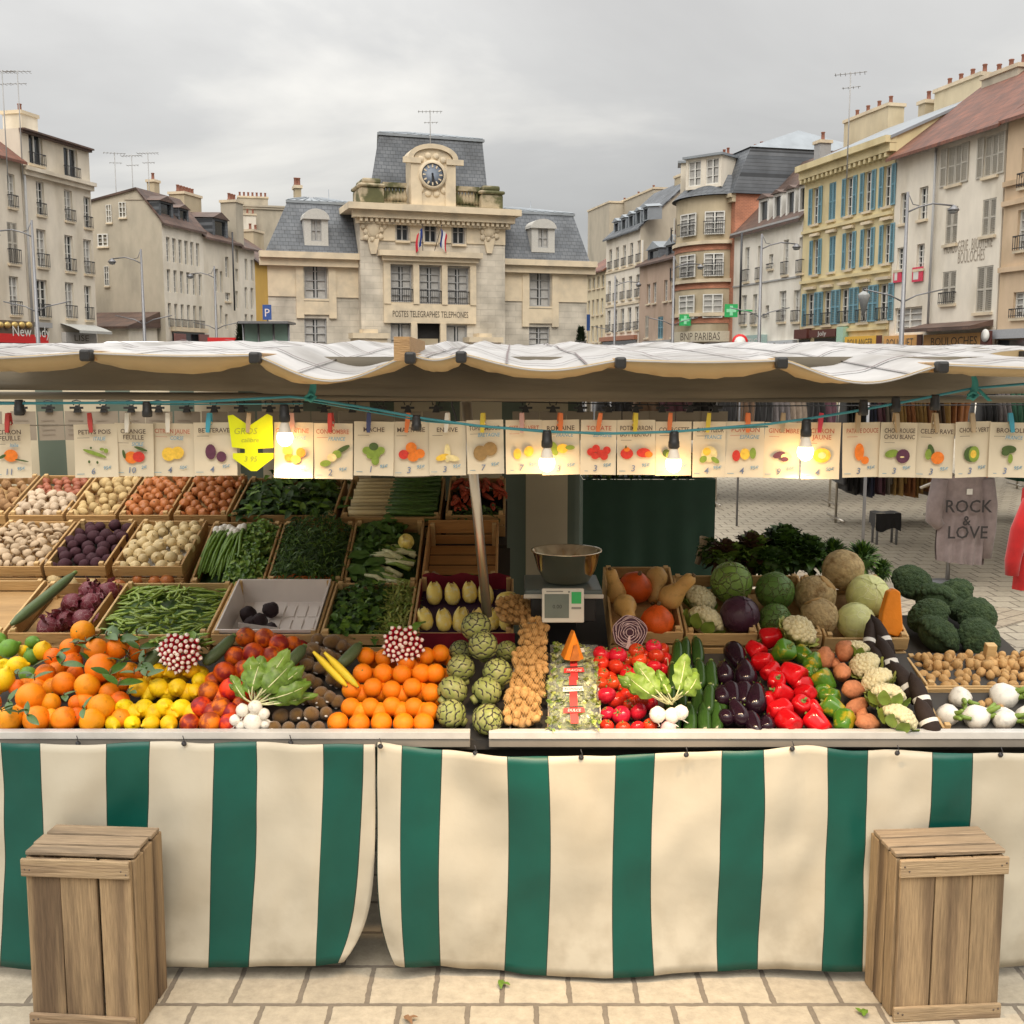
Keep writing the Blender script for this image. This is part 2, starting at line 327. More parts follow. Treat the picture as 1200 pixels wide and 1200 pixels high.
class Fac:
    """vertical wall plane from P0 (left seen from the square) to P1; local x along it, y inwards, z up"""
    def __init__(s, p0, p1):
        s.p0 = V((p0[0], p0[1], 0)); d = V((p1[0]-p0[0], p1[1]-p0[1], 0)); s.W = d.length; s.u = d.normalized()
        s.n = V((-s.u.y, s.u.x, 0)); s.rz = atan2(s.u.y, s.u.x)
    def px(s, x, y, off=0.):
        r = ray(x, y); c = V((0, 0, H)); q = s.p0 + s.n * off
        p = c + r * ((q - c).dot(s.n) / r.dot(s.n)); return (p - s.p0).dot(s.u), p.z
    def rect(s, r, off=0.):
        xm, ym = (r[0]+r[2])/2, (r[1]+r[3])/2
        a = s.px(r[0], ym, off)[0]; b = s.px(r[2], ym, off)[0]; t = s.px(xm, r[1], off)[1]; q = s.px(xm, r[3], off)[1]
        return (min(a, b), q, max(a, b), t)
    def row(s, r0, r1, n, skip=()):
        a = s.rect(r0); b = s.rect(r1); w = ((a[2]-a[0])+(b[2]-b[0]))/2; v0 = (a[1]+b[1])/2; v1 = (a[3]+b[3])/2
        ca, cb = (a[0]+a[2])/2, (b[0]+b[2])/2
        return [(c-w/2, v0, c+w/2, v1) for i in range(n) if i not in skip for c in [ca+(cb-ca)*i/max(1, n-1)]]
    def at(s, u, n=0., z=0.): return s.p0 + s.u*u + s.n*n + V((0, 0, z))

def wall_open(mb, W, v0, v1, ops, m=0, reveal=.22, x0=0., y=0.):
    """front wall with real openings and reveals"""
    us = sorted({x0, W} | {o[0] for o in ops} | {o[2] for o in ops}); vs = sorted({v0, v1} | {o[1] for o in ops} | {o[3] for o in ops})
    us = [u for u in us if x0 <= u <= W]; vs = [v for v in vs if v0 <= v <= v1]
    for i in range(len(us)-1):
        if us[i+1]-us[i] < 1e-4: continue
        for j in range(len(vs)-1):
            if vs[j+1]-vs[j] < 1e-4: continue
            cx, cz = (us[i]+us[i+1])/2, (vs[j]+vs[j+1])/2
            if any(o[0] < cx < o[2] and o[1] < cz < o[3] for o in ops): continue
            mb.add([(us[i], y, vs[j]), (us[i+1], y, vs[j]), (us[i+1], y, vs[j+1]), (us[i], y, vs[j+1])], [(0, 1, 2, 3)], m)
    for a, b, c, d in ops:
        q = [(a, b), (c, b), (c, d), (a, d)]
        for i in range(4):
            p, r = q[i], q[(i+1) % 4]
            mb.add([(p[0], y, p[1]), (p[0], y+reveal, p[1]), (r[0], y+reveal, r[1]), (r[0], y, r[1])], [(0, 1, 2, 3)], m)
WM = {}
def win_meshes(w, h, bars, curtain):
    k = (round(w, 2), round(h, 2), bars, curtain)
    if k not in WM:
        w, h = k[:2]; p = MB(); p.add([(0, .2, 0), (w, .2, 0), (w, .2, h), (0, .2, h)], [(0, 1, 2, 3)], 0)
        if curtain == 1:
            for a, b in ((.06, .4), (.6, .94)): p.add([(w*a, .196, 0), (w*b, .196, 0), (w*b, .196, h*.97), (w*a, .196, h*.97)], [(0, 1, 2, 3)], 1)
        if curtain == 2: p.add([(w*.05, .196, h*.02), (w*.95, .196, h*.02), (w*.95, .196, h*.98), (w*.05, .196, h*.98)], [(0, 1, 2, 3)], 1)
        f = MB(); t = min(.07, w*.09)
        f.box((0, .12, 0), (t, .19, h)); f.box((w-t, .12, 0), (w, .19, h)); f.box((t, .12, 0), (w-t, .19, t)); f.box((t, .12, h-t), (w-t, .19, h))
        f.box((w/2-t*.7, .125, t), (w/2+t*.7, .192, h-t))
        for i in range(1, bars+1):
            z = h*i/(bars+1)
            f.box((t, .135, z-.02), (w/2-t*.7, .185, z+.02)); f.box((w/2+t*.7, .135, z-.02), (w-t, .185, z+.02))
        WM[k] = (p.mesh('window', [GLASS, CURT]), f)
    return WM[k]
FRM = {}
def rail_mesh(w, h):
    k = ('rail', round(w, 1), round(h, 1))
    if k not in WM:
        b = MB(); w += .1
        b.box((-.05, -.16, h-.04), (w-.05, -.12, h)); b.box((-.05, -.16, .06), (w-.05, -.12, .09))
        n = max(4, int(w/.13))
        for i in range(n+1):
            x = -.05 + (w-.02)*i/n; b.box((x, -.15, .0), (x+.02, -.13, h))
        for x in (-.05, w-.08): b.box((x, -.16, h-.05), (x+.03, 0, h-.01))
        WM[k] = b.mesh('railing', IRON)
    return WM[k]
def shut_mesh(w, h, m):
    k = ('shut', round(w, 2), round(h, 1), m.name)
    if k not in WM:
        b = MB(); t = .07
        b.box((0, -.06, 0), (t, -.015, h)); b.box((w-t, -.06, 0), (w, -.015, h))
        for z in (0, h*.5-t/2, h-t): b.box((t, -.06, z), (w-t, -.015, z+t))
        n = int(h/.085)
        for i in range(n):
            z = h*i/n+.01
            b.add([(t, -.02, z), (w-t, -.02, z), (w-t, -.05, z+.07), (t, -.05, z+.07)], [(0, 1, 2, 3)])
        WM[k] = b.mesh('shutter', m)
    return WM[k]
def window(parent, o, style='', frame=None, shut=None, y=0., bars=3, sill=True):
    """o = (u0, v0, u1, v1) opening; style letters: r railing, s open shutters, c closed shutters, n net curtain, k half curtain"""
    frame = frame or WFRAME; w, h = o[2]-o[0], o[3]-o[1]
    cur = 2 if 'n' in style else (1 if 'k' in style else 0)
    pm, fb = win_meshes(w, h, bars, cur)
    p = ob('window', pm, parent, (o[0], y, o[1]))
    k = (id(fb), frame.name)
    if k not in FRM: FRM[k] = fb.mesh('frame', frame)
    ob('frame', FRM[k], p)
    if sill and w > .5:
        b = MB(); b.box((-.08, -.12, -.12), (w+.08, .1, -.003)); 
        kk = ('sill', round(w, 2))
        if kk not in WM: WM[kk] = b.mesh('sill', TRIM)
        ob('sill', WM[kk], p)
    if 'r' in style: ob('railing', rail_mesh(w, min(.95, h*.36)), p)
    if 's' in style:
        sw = w*.5
        ob('shutter', shut_mesh(sw, h, shut or SHUT), p, (-sw-.01, 0, 0)); ob('shutter', shut_mesh(sw, h, shut or SHUT), p, (w+.01, 0, 0))
    if 'c' in style:
        ob('shutter', shut_mesh(w/2-.01, h, shut or GSHUT), p, (.0, .08, 0)); ob('shutter', shut_mesh(w/2-.01, h, shut or GSHUT), p, (w/2+.01, .08, 0))
    return p
def shell(fac, root, wallm, D, h, ops, mats=None, side_top=None, name='wall'):
    mb = MB(); W = fac.W; wall_open(mb, W, 0, h, ops)
    mb.add([(0, 0, 0), (0, D, 0), (0, D, h), (0, 0, h)], [(3, 2, 1, 0)], 1); mb.add([(W, 0, 0), (W, D, 0), (W, D, h), (W, 0, h)], [(0, 1, 2, 3)], 1)
    mb.add([(0, D, 0), (W, D, 0), (W, D, h), (0, D, h)], [(3, 2, 1, 0)], 1)
    mb.add([(0, 0, h-.02), (W, 0, h-.02), (W, D, h-.02), (0, D, h-.02)], [(0, 1, 2, 3)], 1)
    if side_top:                                    # gable ends: (depth of ridge, rise)
        r, k = side_top
        mb.add([(0, 0, h), (0, D, h), (0, r, h+k)], [(2, 1, 0)], 1); mb.add([(W, 0, h), (W, D, h), (W, r, h+k)], [(0, 1, 2)], 1)
    return mb.build(name, mats or [wallm, wallm], root)
def gable_roof(root, W, D, h, ridge, rise, m, over=.35, name='roof'):
    b = MB(); t = .14; s = rise/ridge; s2 = rise/(D-ridge)
    a = [(-.12, -over, h-over*s+t), (W+.12, -over, h-over*s+t), (W+.12, ridge, h+rise+t), (-.12, ridge, h+rise+t), (W+.12, D+over, h-over*s2+t), (-.12, D+over, h-over*s2+t)]
    lo = [(x, y, z-t) for x, y, z in a]
    b.add(a+lo, [(0, 1, 2, 3), (3, 2, 4, 5), (6, 7, 1, 0), (9, 8, 7, 6), (11, 10, 8, 9), (0, 3, 9, 6), (3, 5, 11, 9), (1, 7, 8, 2), (2, 8, 10, 4), (5, 4, 10, 11)])
    return b.build(name, m, root)
def cornice(root, W, h, m=None, t=.3, p=.35, name='cornice', x0=0., x1=None, y=0.):
    b = MB(); x1 = W if x1 is None else x1
    b.box((x0-.05, y-p, h-t*.45), (x1+.05, y-.003, h)); b.box((x0-.03, y-p*.6, h-t), (x1+.03, y-.003, h-t*.45-.003)); return b.build(name, m or TRIM, root)
def band(root, W, z, m=None, t=.14, p=.08, name='string_course'):
    b = MB(); b.box((0, -p, z), (W, -.003, z+t)); return b.build(name, m or TRIM, root)
def chimney(fac, root, r, off, m, depth=1., pots=3, down=3.):
    a = fac.rect(r, off); b = MB(); b.box((a[0], off, a[1]-down), (a[2], off+depth, a[3]-.18)); b.box((a[0]-.08, off-.08, a[3]-.18), (a[2]+.08, off+depth+.08, a[3]), 1)
    c = b.build('chimney', [m, TRIM if m is not BRICKR else BRICKR], root)
    for i in range(pots):
        q = MB(); x = a[0]+(a[2]-a[0])*(i+.5)/pots; q.lathe([(.13, 0), (.15, .06), (.11, .1), (.1, .42), (.13, .46), (.12, .5)], 8); q.build('chimney_pot', POT, c, (x, off+depth/2, a[3]))
def dormer(fac, root, r, m=ZINC, roofm=ZINC, wallm=None, depth=2.2, bars=2, style='', off=.2):
    """r: pixel rect of the dormer's front"""
    a = fac.rect(r, off); w, h = a[2]-a[0], a[3]-a[1]; b = MB()
    o = (w*.16, h*.06, w*.84, h*.9)
    wall_open(b, w, 0, h, [o], 0, .14)
    b.add([(0, 0, 0), (0, depth, h*.1), (0, depth, h), (0, 0, h)], [(3, 2, 1, 0)], 0); b.add([(w, 0, 0), (w, depth, h*.1), (w, depth, h), (w, 0, h)], [(0, 1, 2, 3)], 0)
    d = b.build('dormer', [wallm or m], root, (a[0], off, a[1]))
    q = MB(); k = w*.22
    q.add([(-.1, -.15, h), (w+.1, -.15, h), (w/2, -.15, h+k), (-.1, depth, h+.1), (w+.1, depth, h+.1), (w/2, depth, h+k+.1)], [(0, 1, 2), (0, 2, 5, 3), (1, 4, 5, 2), (0, 3, 4, 1)])
    q.build('dormer_roof', roofm, d); 
    pm, fb = win_meshes(o[2]-o[0], o[3]-o[1], bars, 0); x = ob('window', pm, d, (o[0], -.06, o[1])); 
    return d
def antenna(p, h, label, group='tv aerials on the roofs'):
    t = E('tv_aerial', p, R.uniform(-.5, .5), label, 'aerial', group); b = MB(); b.tube([(0, 0, -1.5), (0, 0, h)], .03, 5); b.build('mast', GREYW, t)
    b = MB(); b.tube([(-.7, 0, h-.1), (.7, 0, h-.05)], .018, 4)
    for i in range(7): x = -.65+i*.21; b.tube([(x, -.3, h-.1), (x, .3, h-.1)], .014, 4)
    b.tube([(-.35, 0, h-.7), (.45, 0, h-.66)], .016, 4)
    for i in range(4): x = -.3+i*.22; b.tube([(x, -.22, h-.7), (x, .22, h-.7)], .013, 4)
    b.build('antenna', GREYW, t)
def lineR(px):
    r = ray(px, 431); k = r.x/r.y; y = 31.5/(k+.25); return (k*y, y)
def lineL(px):
    r = ray(px, 431); k = r.x/r.y; y = 41.3/(.258-k); return (k*y, y)
def bld(name, label, cat, f): return E(name, f.p0, f.rz, label, cat)
def shop(root, fac, r, m, name='shopfront', txt=None, txtm=None, size=.5, openm=None):
    """fascia board (pixel rect) with a recessed glazed front under it"""
    a = fac.rect(r); b = MB(); b.box((a[0], -.3, a[1]), (a[2], -.004, a[3])); s = b.build(name, m, root)
    q = MB(); q.box((a[0]+.15, -.06, .25), (a[2]-.15, -.004, a[1]-.05)); q.build('shop_window', GLASS, s)
    for i in range(3):
        pass
    if txt:
        q = MB(); hh_ = min((a[3]-a[1])*.6, size*.75); fit_text(q, txt, (a[0]+a[2])/2, -.31, (a[1]+a[3])/2-hh_/2, min((a[2]-a[0])*.8, hh_*len(txt)*.95), hh_); q.build('lettering', txtm or LETTER, s)
    return s
def awning(root, fac, r, m, out=1.2, name='awning'):
    a = fac.rect(r); b = MB(); w = a[2]-a[0]
    b.grid(lambda u, v: (a[0]+w*u, -out*v, a[3]-(a[3]-a[1])*.75*v+.03*sin(v*3)), 8, 4)
    b.grid(lambda u, v: (a[0]+w*u, -out, a[3]-(a[3]-a[1])*(.75+.25*v)-.02*abs(sin(u*40))*v), 40, 2); return b.build(name, m, root)

# ---------- right-hand row
def rb(name, label, xl, xr): f = Fac(lineR(xl), lineR(xr)); return f, bld(name, label, 'building', f)

# yellow house with blue shutters
f, b = rb('town_house', 'yellow town house with rows of blue louvred shutters', 936, 1039); h = f.px(996, 178)[1]
r3 = f.row((952, 219, 960, 263), (1036, 195, 1045, 241), 5); r2 = f.row((952, 280, 960, 321), (1036, 264, 1043, 309), 5); r1 = f.row((945, 343, 955, 381), (1030, 333, 1041, 377), 5)
shell(f, b, YEL, 10, h, r3+r2+r1, side_top=(5, 2.2))
for rr in (r3, r2, r1):
    for i, o in enumerate(rr): window(b, o, ('c' if i == 1 and rr is not r1 else 's')+('r' if rr is r1 else ''), shut=SHUT)
gable_roof(b, f.W, 10, h, 5, 2.2, ZINC); cornice(b, f.W, h, YEL, .7, .6)
for i in range(28):
    pass
mb = MB(); n = int(f.W/.45)
for i in range(n): mb.box((i*.45+.05, -.34, h-.92), (i*.45+.25, -.004, h-.72))
mb.build('dentils', YEL, b)
for rr in (r3, r2, r1):
    band(b, f.W, rr[0][1]-.42, YEL, .16, .14)
for o in r2+r1:
    q = MB(); q.box((o[0]-.12, -.2, o[3]+.18), (o[2]+.12, -.004, o[3]+.32)); q.build('window_hood', TRIM, b)
chimney(f, b, (989, 131, 1040, 176), 5.3, LYEL, 1., 4); chimney(f, b, (954, 165, 961, 190), 3., GREYW, .7, 1, 2)
chimney(f, b, (1076, 118, 1084, 140), 5.5, BUFF, .8, 1, 2)
shop(b, f, (954, 386, 985, 395), mat('maroon', (.10, .03, .025), .4), txt='Joly', txtm=WFRAME, size=.75); shop(b, f, (986, 383, 994, 410), mat('mint', (.36, .55, .43), .6)); shop(b, f, (996, 394, 1033, 408), mat('amber_sign', (.72, .42, .06), .5), txt='BOULANGER', size=.55)
shop(b, f, (936, 386, 951, 397), MATS['maroon'])

# cream bakery house with painted lettering
f, b = rb('bakery_house', 'cream house with a red tiled roof and painted lettering between grey shutters', 1040, 1164); h = f.px(1110, 162)[1]
A = [f.rect(r) for r in ((1055, 226, 1063, 262), (1077, 219, 1087, 257), (1051, 290, 1060, 316), (1074, 286, 1083, 315))]
B = [f.rect(r) for r in ((1111, 171, 1127, 216), (1154, 158, 1170, 206), (1108, 243, 1122, 286), (1151, 233, 1167, 276))]
C = [f.rect(r) for r in ((1048, 360, 1080, 390), (1104, 318, 1120, 356), (1144, 312, 1163, 366))]
shell(f, b, PALE, 10, h, A+B+C, side_top=(5, 3.6))
for o in A: window(b, o)
for o in B: window(b, o, 'c' if o[1] < h-4.4 else 'cs', shut=GSHUT)
window(b, C[0], 'n', sill=False); window(b, C[1], 'cr'); window(b, C[2], 'c')
gable_roof(b, f.W, 10, h, 5, 3.6, TILE, .5)
mb = MB(); x, z = f.px(1138, 293); a_ = f.rect((1107, 287, 1163, 293)); fit_text(mb, 'HORLOGERIE . BIJOUTERIE', (a_[0]+a_[2])/2, -.012, z, a_[2]-a_[0], .5); x, z = f.px(1138, 304); fit_text(mb, 'BOULOCHES', x, -.012, z-.1, (a_[2]-a_[0])*.55, .5); mb.build('painted_lettering', mat('faded_paint', (.34, .29, .23), .9, .25, 4), b)
for r in ((1049, 317, 1058, 331), (1071, 313, 1083, 330)):
    a = f.rect(r); q = MB(); q.box((a[0], -.1, a[1]), (a[2], -.05, a[3])); q.box((a[0]+.1, -.104, a[1]+.1), (a[2]-.3, -.1005, a[1]+.5), 1); q.build('estate_banner', [mat('banner_red', (.62, .05, .10), .6), WFRAME], b)
shop(b, f, (1042, 393, 1081, 410), mat('orange_sign', (.62, .33, .11), .5), txt='BOUQUET', size=.6); shop(b, f, (1089, 391, 1163, 408), MATS['orange_sign'], txt='BOULOCHES', size=.95)
for r in ((1034, 393, 1040, 412), (1082, 392, 1088, 412)):
    a = f.rect(r); q = MB(); q.box((a[0], -.35, 0), (a[2], -.305, a[3])); q.build('pilaster', MATS['maroon'], b)
a = f.rect((1084, 377, 1164, 384)); q = MB(); q.add([(a[0], -.004, a[3]), (a[2], -.004, a[3]), (a[2], -1.1, a[1]), (a[0], -1.1, a[1]), (a[0], -.004, a[3]-.25), (a[2], -.004, a[3]-.25), (a[2], -1.1, a[1]-.15), (a[0], -1.1, a[1]-.15)], [(0, 3, 2, 1), (3, 7, 6, 2), (4, 5, 6, 7), (0, 4, 7, 3), (1, 2, 6, 5)]); q.build('canopy_roof', BTILE, b)
chimney(f, b, (1095, 95, 1148, 135), 5.6, LYEL, 1.1, 4, 2); chimney(f, b, (1150, 82, 1192, 122), 4.2, GABLE, 1.2, 3, 2)
q = MB(); x, z = f.px(1100, 172); q.tube([(x, -.12, h-.3), (x, -.12, 3.5)], .06, 6); q.build('downpipe', GREYW, b)

# peach house at the edge
f, b = rb('corner_house', 'peach rendered house at the right edge with an iron railed window', 1166, 1290); h = f.px(1190, 136)[1]
ops = [f.rect(r) for r in ((1197, 172, 1212, 218), (1192, 245, 1212, 292), (1187, 342, 1206, 372))]
shell(f, b, PEACH, 10, h, ops, side_top=(5, 3.3)); [window(b, o, 'rk') for o in ops]; gable_roof(b, f.W, 10, h, 5, 3.3, TILE, .4)
for y in (217, 240, 318): band(b, f.W, f.px(1190, y)[1], PEACH, .2, .14)
shop(b, f, (1166, 385, 1240, 396), mat('grey_fascia', (.36, .37, .39), .5)); a = f.rect((1161, 388, 1174, 410)); q = MB(); q.box((a[0], -.5, a[1]), (a[2], -.46, a[3])); q.lathe([(.0, 0), (.26, 0), (.26, .02), (0, .02)], 20, 1, M=Matrix.Translation(((a[0]+a[2])/2, -.53, (a[1]+a[3])/2+.2)) @ Matrix.Rotation(pi/2, 4, 'X')); q.build('hanging_sign', [MATS['maroon'], WFRAME], b)

# white house with four dormers
f, b = rb('dormer_house', 'white house with four white framed dormers above a dark gutter', 857, 935); h = f.px(900, 264)[1]
r2 = [f.rect(r) for r in ((873, 290, 878, 330), (888, 288, 893, 328), (901, 298, 906, 315), (918, 281, 924, 322), (936, 278, 942, 320))]
r1 = [f.rect(r) for r in ((869, 346, 875, 380), (882, 345, 887, 380), (897, 358, 901, 373), (913, 341, 921, 377), (930, 340, 937, 377))]
shell(f, b, WHITE, 9, h, r2+r1, side_top=(4.5, 4.4)); [window(b, o, 'rk', bars=3) for o in r2+r1]; gable_roof(b, f.W, 9, h, 4.5, 4.4, BTILE, .3)
for r in ((889, 233, 901, 264), (906, 227, 916, 258), (921, 222, 932, 253), (936, 217, 947, 247)): dormer(f, b, r, WFRAME, BTILE, WFRAME, 2.6)
band(b, f.W, r1[0][3]+.55, GREYW, .09, .06); cornice(b, f.W, h, GREYW, .25, .3)
shop(b, f, (866, 393, 899, 410), mat('aqua_glass', (.35, .48, .46), .3), txt='OPTIC', txtm=WFRAME, size=.9); shop(b, f, (904, 399, 934, 410), mat('pale_blue_sign', (.52, .55, .58), .5), txt='J. Dauphin', size=.75)

# red brick corner house with the rounded bay
f, b = rb('brick_corner_house', 'red brick corner building with a rounded bay and slate mansard roof', 798, 857); h = f.px(835, 236)[1]
ops = []; shell(f, b, BRICK, 11, h, ops)
a0, a1 = f.px(812, 330)[0], f.px(855, 330)[0]; cx = (a0+a1)/2; bw = (a1-a0)/2
DP = 2.2; mb = MB()
def bay(u, v, z0, z1, ex=0): an = pi*(1-u); return (cx + (bw+ex)*cos(an), -.003-(DP+ex)*sin(an), z0+(z1-z0)*v)
mb.grid(lambda u, v: bay(u, v, 0, h), 18, 1); mb.build('bay_wall', BUFF, b)
for y0, y1 in ((285, 292), (330, 337), (370, 378)):
    z1, z0 = f.px(835, y0, -1.2)[1], f.px(835, y1, -1.2)[1]; q = MB(); q.grid(lambda u, v: bay(u, v, z0, z1, .05), 18, 1); q.build('brick_band', BRICK, b)
    q = MB(); q.grid(lambda u, v: bay(u, v, z1+.003, z1+.22, .22), 18, 1); q.grid(lambda u, v: (cx+(bw+.22*v)*cos(pi*(1-u)), -.003-(DP+.22*v)*sin(pi*(1-u)), z1+.22), 18, 1); q.build('bay_ledge', TRIM, b)
for y0, y1, st in ((247, 274, 'r'), (296, 323, 'r'), (344, 372, 'n')):
    for an, ww in ((radians(68), 1.5), (radians(26), 1.25), (radians(122), 1.3)):
        v1, v0 = f.px(835, y0, -1.2)[1], f.px(835, y1, -1.2)[1]
        x, y = cx+(bw+.03)*cos(an), -(DP+.03)*sin(an)
        pm, fb = win_meshes(ww, v1-v0, 3, 2 if st == 'n' else 1); rz = atan2(cos(an)/bw, sin(an)/DP)
        p = ob('window', pm, b, (x-ww/2*cos(rz)+.21*sin(rz), y-ww/2*sin(rz)-.21*cos(rz), v0), (0, 0, rz)); ob('frame', fb.mesh('frame', WFRAME), p)
        if st == 'r': ob('railing', rail_mesh(ww, .8), p, (0, .08, 0))
for y0, y1 in ((250, 277), (297, 325), (345, 373)):
    r = (803, y0, 808, y1); a = f.rect(r); window(b, (a[0], a[1], a[2], a[3]), '', y=-.22)
hm = f.px(835, 193, 1.2)[1]; q = MB(); W = f.W
q.add([(-.3, -.3, h), (W+.2, -.3, h), (W+.2, 11, h), (-.3, 11, h), (.7, 1., hm), (W-.1, 1., hm), (W-.1, 10, hm), (.7, 10, hm)], [(0, 1, 5, 4), (1, 2, 6, 5), (2, 3, 7, 6), (3, 0, 4, 7), (4, 5, 6, 7)])
q.grid(lambda u, v: (cx+(bw+.3-.75*v)*cos(pi*(1-u)), -(DP+.3-1.1*v)*sin(pi*(1-u))+.2*v, h+.01+(hm-h)*v*.45), 18, 3); q.build('roof', SLATE, b)
q = MB(); q.add([(.6, .9, hm+.01), (W, .9, hm+.01), (W, 10.1, hm+.01), (.6, 10.1, hm+.01), (W*.4, 5, hm+1.5), (W*.8, 5, hm+1.5)], [(0, 1, 5, 4), (1, 2, 5), (2, 3, 4, 5), (3, 0, 4)]); q.build('roof_cap', ZINC, b)
for an, dw_, n_w in ((radians(48), 2.6, 2), (radians(118), 1.6, 1)):
    rz = atan2(cos(an)/bw, sin(an)/DP); x, y = cx+(bw-.25)*cos(an), -(DP-.25)*sin(an); z0 = h+.5; dh = 1.9
    q = MB(); ops = [((dw_/n_w)*(i+.14)-dw_/2, z0+.2, (dw_/n_w)*(i+.86)-dw_/2, z0+dh-.15) for i in range(n_w)]; wall_open(q, dw_/2, z0, z0+dh, ops, 0, .14, -dw_/2)
    for sx in (-dw_/2, dw_/2): q.add([(sx, 0, z0), (sx, 3, z0), (sx, 3, z0+dh), (sx, 0, z0+dh)], [(0, 1, 2, 3)])
    dm = q.build('dormer', PALE, b, (x, y, 0), (0, 0, rz)); q = MB(); q.box((-dw_/2-.15, -.2, z0+dh), (dw_/2+.15, 3, z0+dh+.14)); q.build('dormer_roof', ZINC, dm)
    for o in ops: pm, fb = win_meshes(o[2]-o[0], o[3]-o[1], 2, 1); p = ob('window', pm, dm, (o[0], -.06, o[1])); ob('frame', fb.mesh('frame', WFRAME), p)
cornice(b, W, h, BUFF, .5, .4)
for r in ((839, 182, 848, 190), (874, 176, 888, 187), (914, 176, 927, 189)): chimney(f, b, r, 5, BRICKR, 1., 2, 2)
z1, z0 = f.px(835, 386, -DP)[1], f.px(835, 399, -DP)[1]; q = MB(); q.grid(lambda u, v: bay(u, v, z0, z1, .18), 18, 1); sf = q.build('shopfront', mat('beige_fascia', (.58, .52, .40), .6), b)
an = radians(40); rz = atan2(cos(an)/bw, sin(an)/DP); q = MB(); fit_text(q, 'BNP PARIBAS', 0, -.35, (z0+z1)/2-.25, 2.7, .5); q.build('lettering', LETTER, sf, (cx+(bw+.18)*cos(an), -(DP+.18)*sin(an), 0), (0, 0, rz))
q = MB(); q.grid(lambda u, v: bay(u, v, .4, z0-.1, .06), 18, 1); q.build('shop_window', GLASS, sf); q = MB(); a = f.rect((795, 398, 802, 408)); q.box((a[0], -.4, a[1]), (a[2], -.32, a[3])); q.build('cash_sign', mat('sign_green', (.03, .42, .12), .5), b)

# pinkish-brown house
f, b = rb('low_house', 'low pinkish brown house with two zinc dormers beside the brick corner', 748, 798); h = f.px(777, 304)[1]
r2 = [f.rect(r) for r in ((758, 333, 762, 356), (765, 331, 769, 355), (778, 328, 782, 353), (785, 326, 789, 352))]; r1 = [f.rect(r) for r in ((756, 370, 760, 396), (771, 371, 777, 397), (787, 367, 791, 395))]
shell(f, b, PINK, 10, h, r2+r1, side_top=(5, 3)); [window(b, o) for o in r2]; [window(b, o, 'c', shut=SHUT if i == 1 else GSHUT) for i, o in enumerate(r1)]; gable_roof(b, f.W, 10, h, 5, 3, BTILE)
for r in ((759, 292, 774, 308), (780, 286, 799, 303)): dormer(f, b, r, ZINC, ZINC, SLATE, 2.5)
shop(b, f, (757, 399, 790, 404), GREYW); a = f.rect((758, 402, 790, 408))

# white house with the tall bare gable
f, b = rb('gable_house', 'white house with five small dormers and a tall bare beige gable', 709, 748); h = f.px(730, 273)[1]
r3 = f.row((714, 293, 717, 316), (747, 281, 751, 307), 5); r2 = f.row((712, 329, 716, 354), (746, 322, 749, 348), 5); r1 = f.row((711.5, 364, 715.5, 390), (744, 359, 748.5, 386), 5)
shell(f, b, PALE, 11, h, r3+r2+r1, [PALE, GABLE], side_top=(4.2, 3.7)); [window(b, o, 'r') for o in r3+r2+r1]; gable_roof(b, f.W, 11, h, 4.2, 3.7, SLATE, .3)
for i in range(5): x = 719+i*8.6; dormer(f, b, (x, 260-i*4.2, x+6.4, 277-i*4.6), ZINC, ZINC, ZINC, 1.1)
for y in (317, 358): band(b, f.W, f.px(730, y)[1], TRIM, .18, .08)
chimney(f, b, (790, 205, 799, 262), 4, BUFF, 1.2, 2, 4); chimney(f, b, (803, 208, 815, 240), 6., GABLE, 2.5, 0, 4); shop(b, f, (706, 394, 747, 399), mat('terracotta_sign', (.35, .15, .09), .6))
# pale yellow house farthest along the row
f, b = rb('far_house', 'pale yellow house with a steep grey roof, farthest along the row', 680, 709); h = f.px(696, 319)[1]
rs = f.row((684.5, 327, 687, 340), (705, 323, 708, 337), 5)+f.row((684, 353, 686, 371), (704, 350, 707, 368), 5)+f.row((683, 383, 685.5, 402), (703, 381, 706, 400), 5)
shell(f, b, LYEL, 12, h, rs, [LYEL, GABLE], side_top=(5, 3)); [window(b, o) for o in rs]; gable_roof(b, f.W, 12, h, 5, 3, TILE); chimney(f, b, (689, 241, 714, 275), 6.5, GABLE, 1.5, 0, 4)
chimney(f, b, (716, 230, 766, 262), 8, GABLE, 1.5, 3, 5)

# ---------- left-hand row
def lb(name, label, xl, xr, cat='building'): f = Fac(lineL(xl), lineL(xr)); return f, bld(name, label, cat, f)
f, b = lb('tall_house', 'tall cream house with dark French windows, second from the left edge', 38, 116); h = f.px(75, 207)[1]
ops = [f.rect(r) for r in ((43, 213, 52, 252), (76, 223, 85, 259), (98.5, 231, 106.5, 267), (43.5, 269, 54.5, 313), (76.5, 276, 86, 318), (98.5, 281, 107.5, 321), (44, 328, 56, 372), (77, 331, 87, 373), (99.5, 335, 107.5, 375))]
h2 = f.px(75, 166, 0)[1]; at = [f.rect(r) for r in ((34, 156, 50, 193), (75, 173, 91, 208))]
shell(f, b, CREAM, 11, h2, ops+at); [window(b, o, 'rk' if i % 2 else 'r') for i, o in enumerate(ops)]; [window(b, o, 'r', bars=0) for o in at]
cornice(b, f.W, h, CREAM, .45, .4); cornice(b, f.W, h2, BTILE, .2, .35); chimney(f, b, (25, 132, 44, 150), 2, CREAM, 1.2, 1, 2)
shop(b, f, (39, 378, 56, 384), GREYW); awning(b, f, (71, 380, 110, 391), mat('grey_awning', (.42, .42, .40), .8)); s = shop(b, f, (72, 390, 108, 402), mat('pale_blind', (.50, .48, .46), .7), txt='LISE', size=1.0)
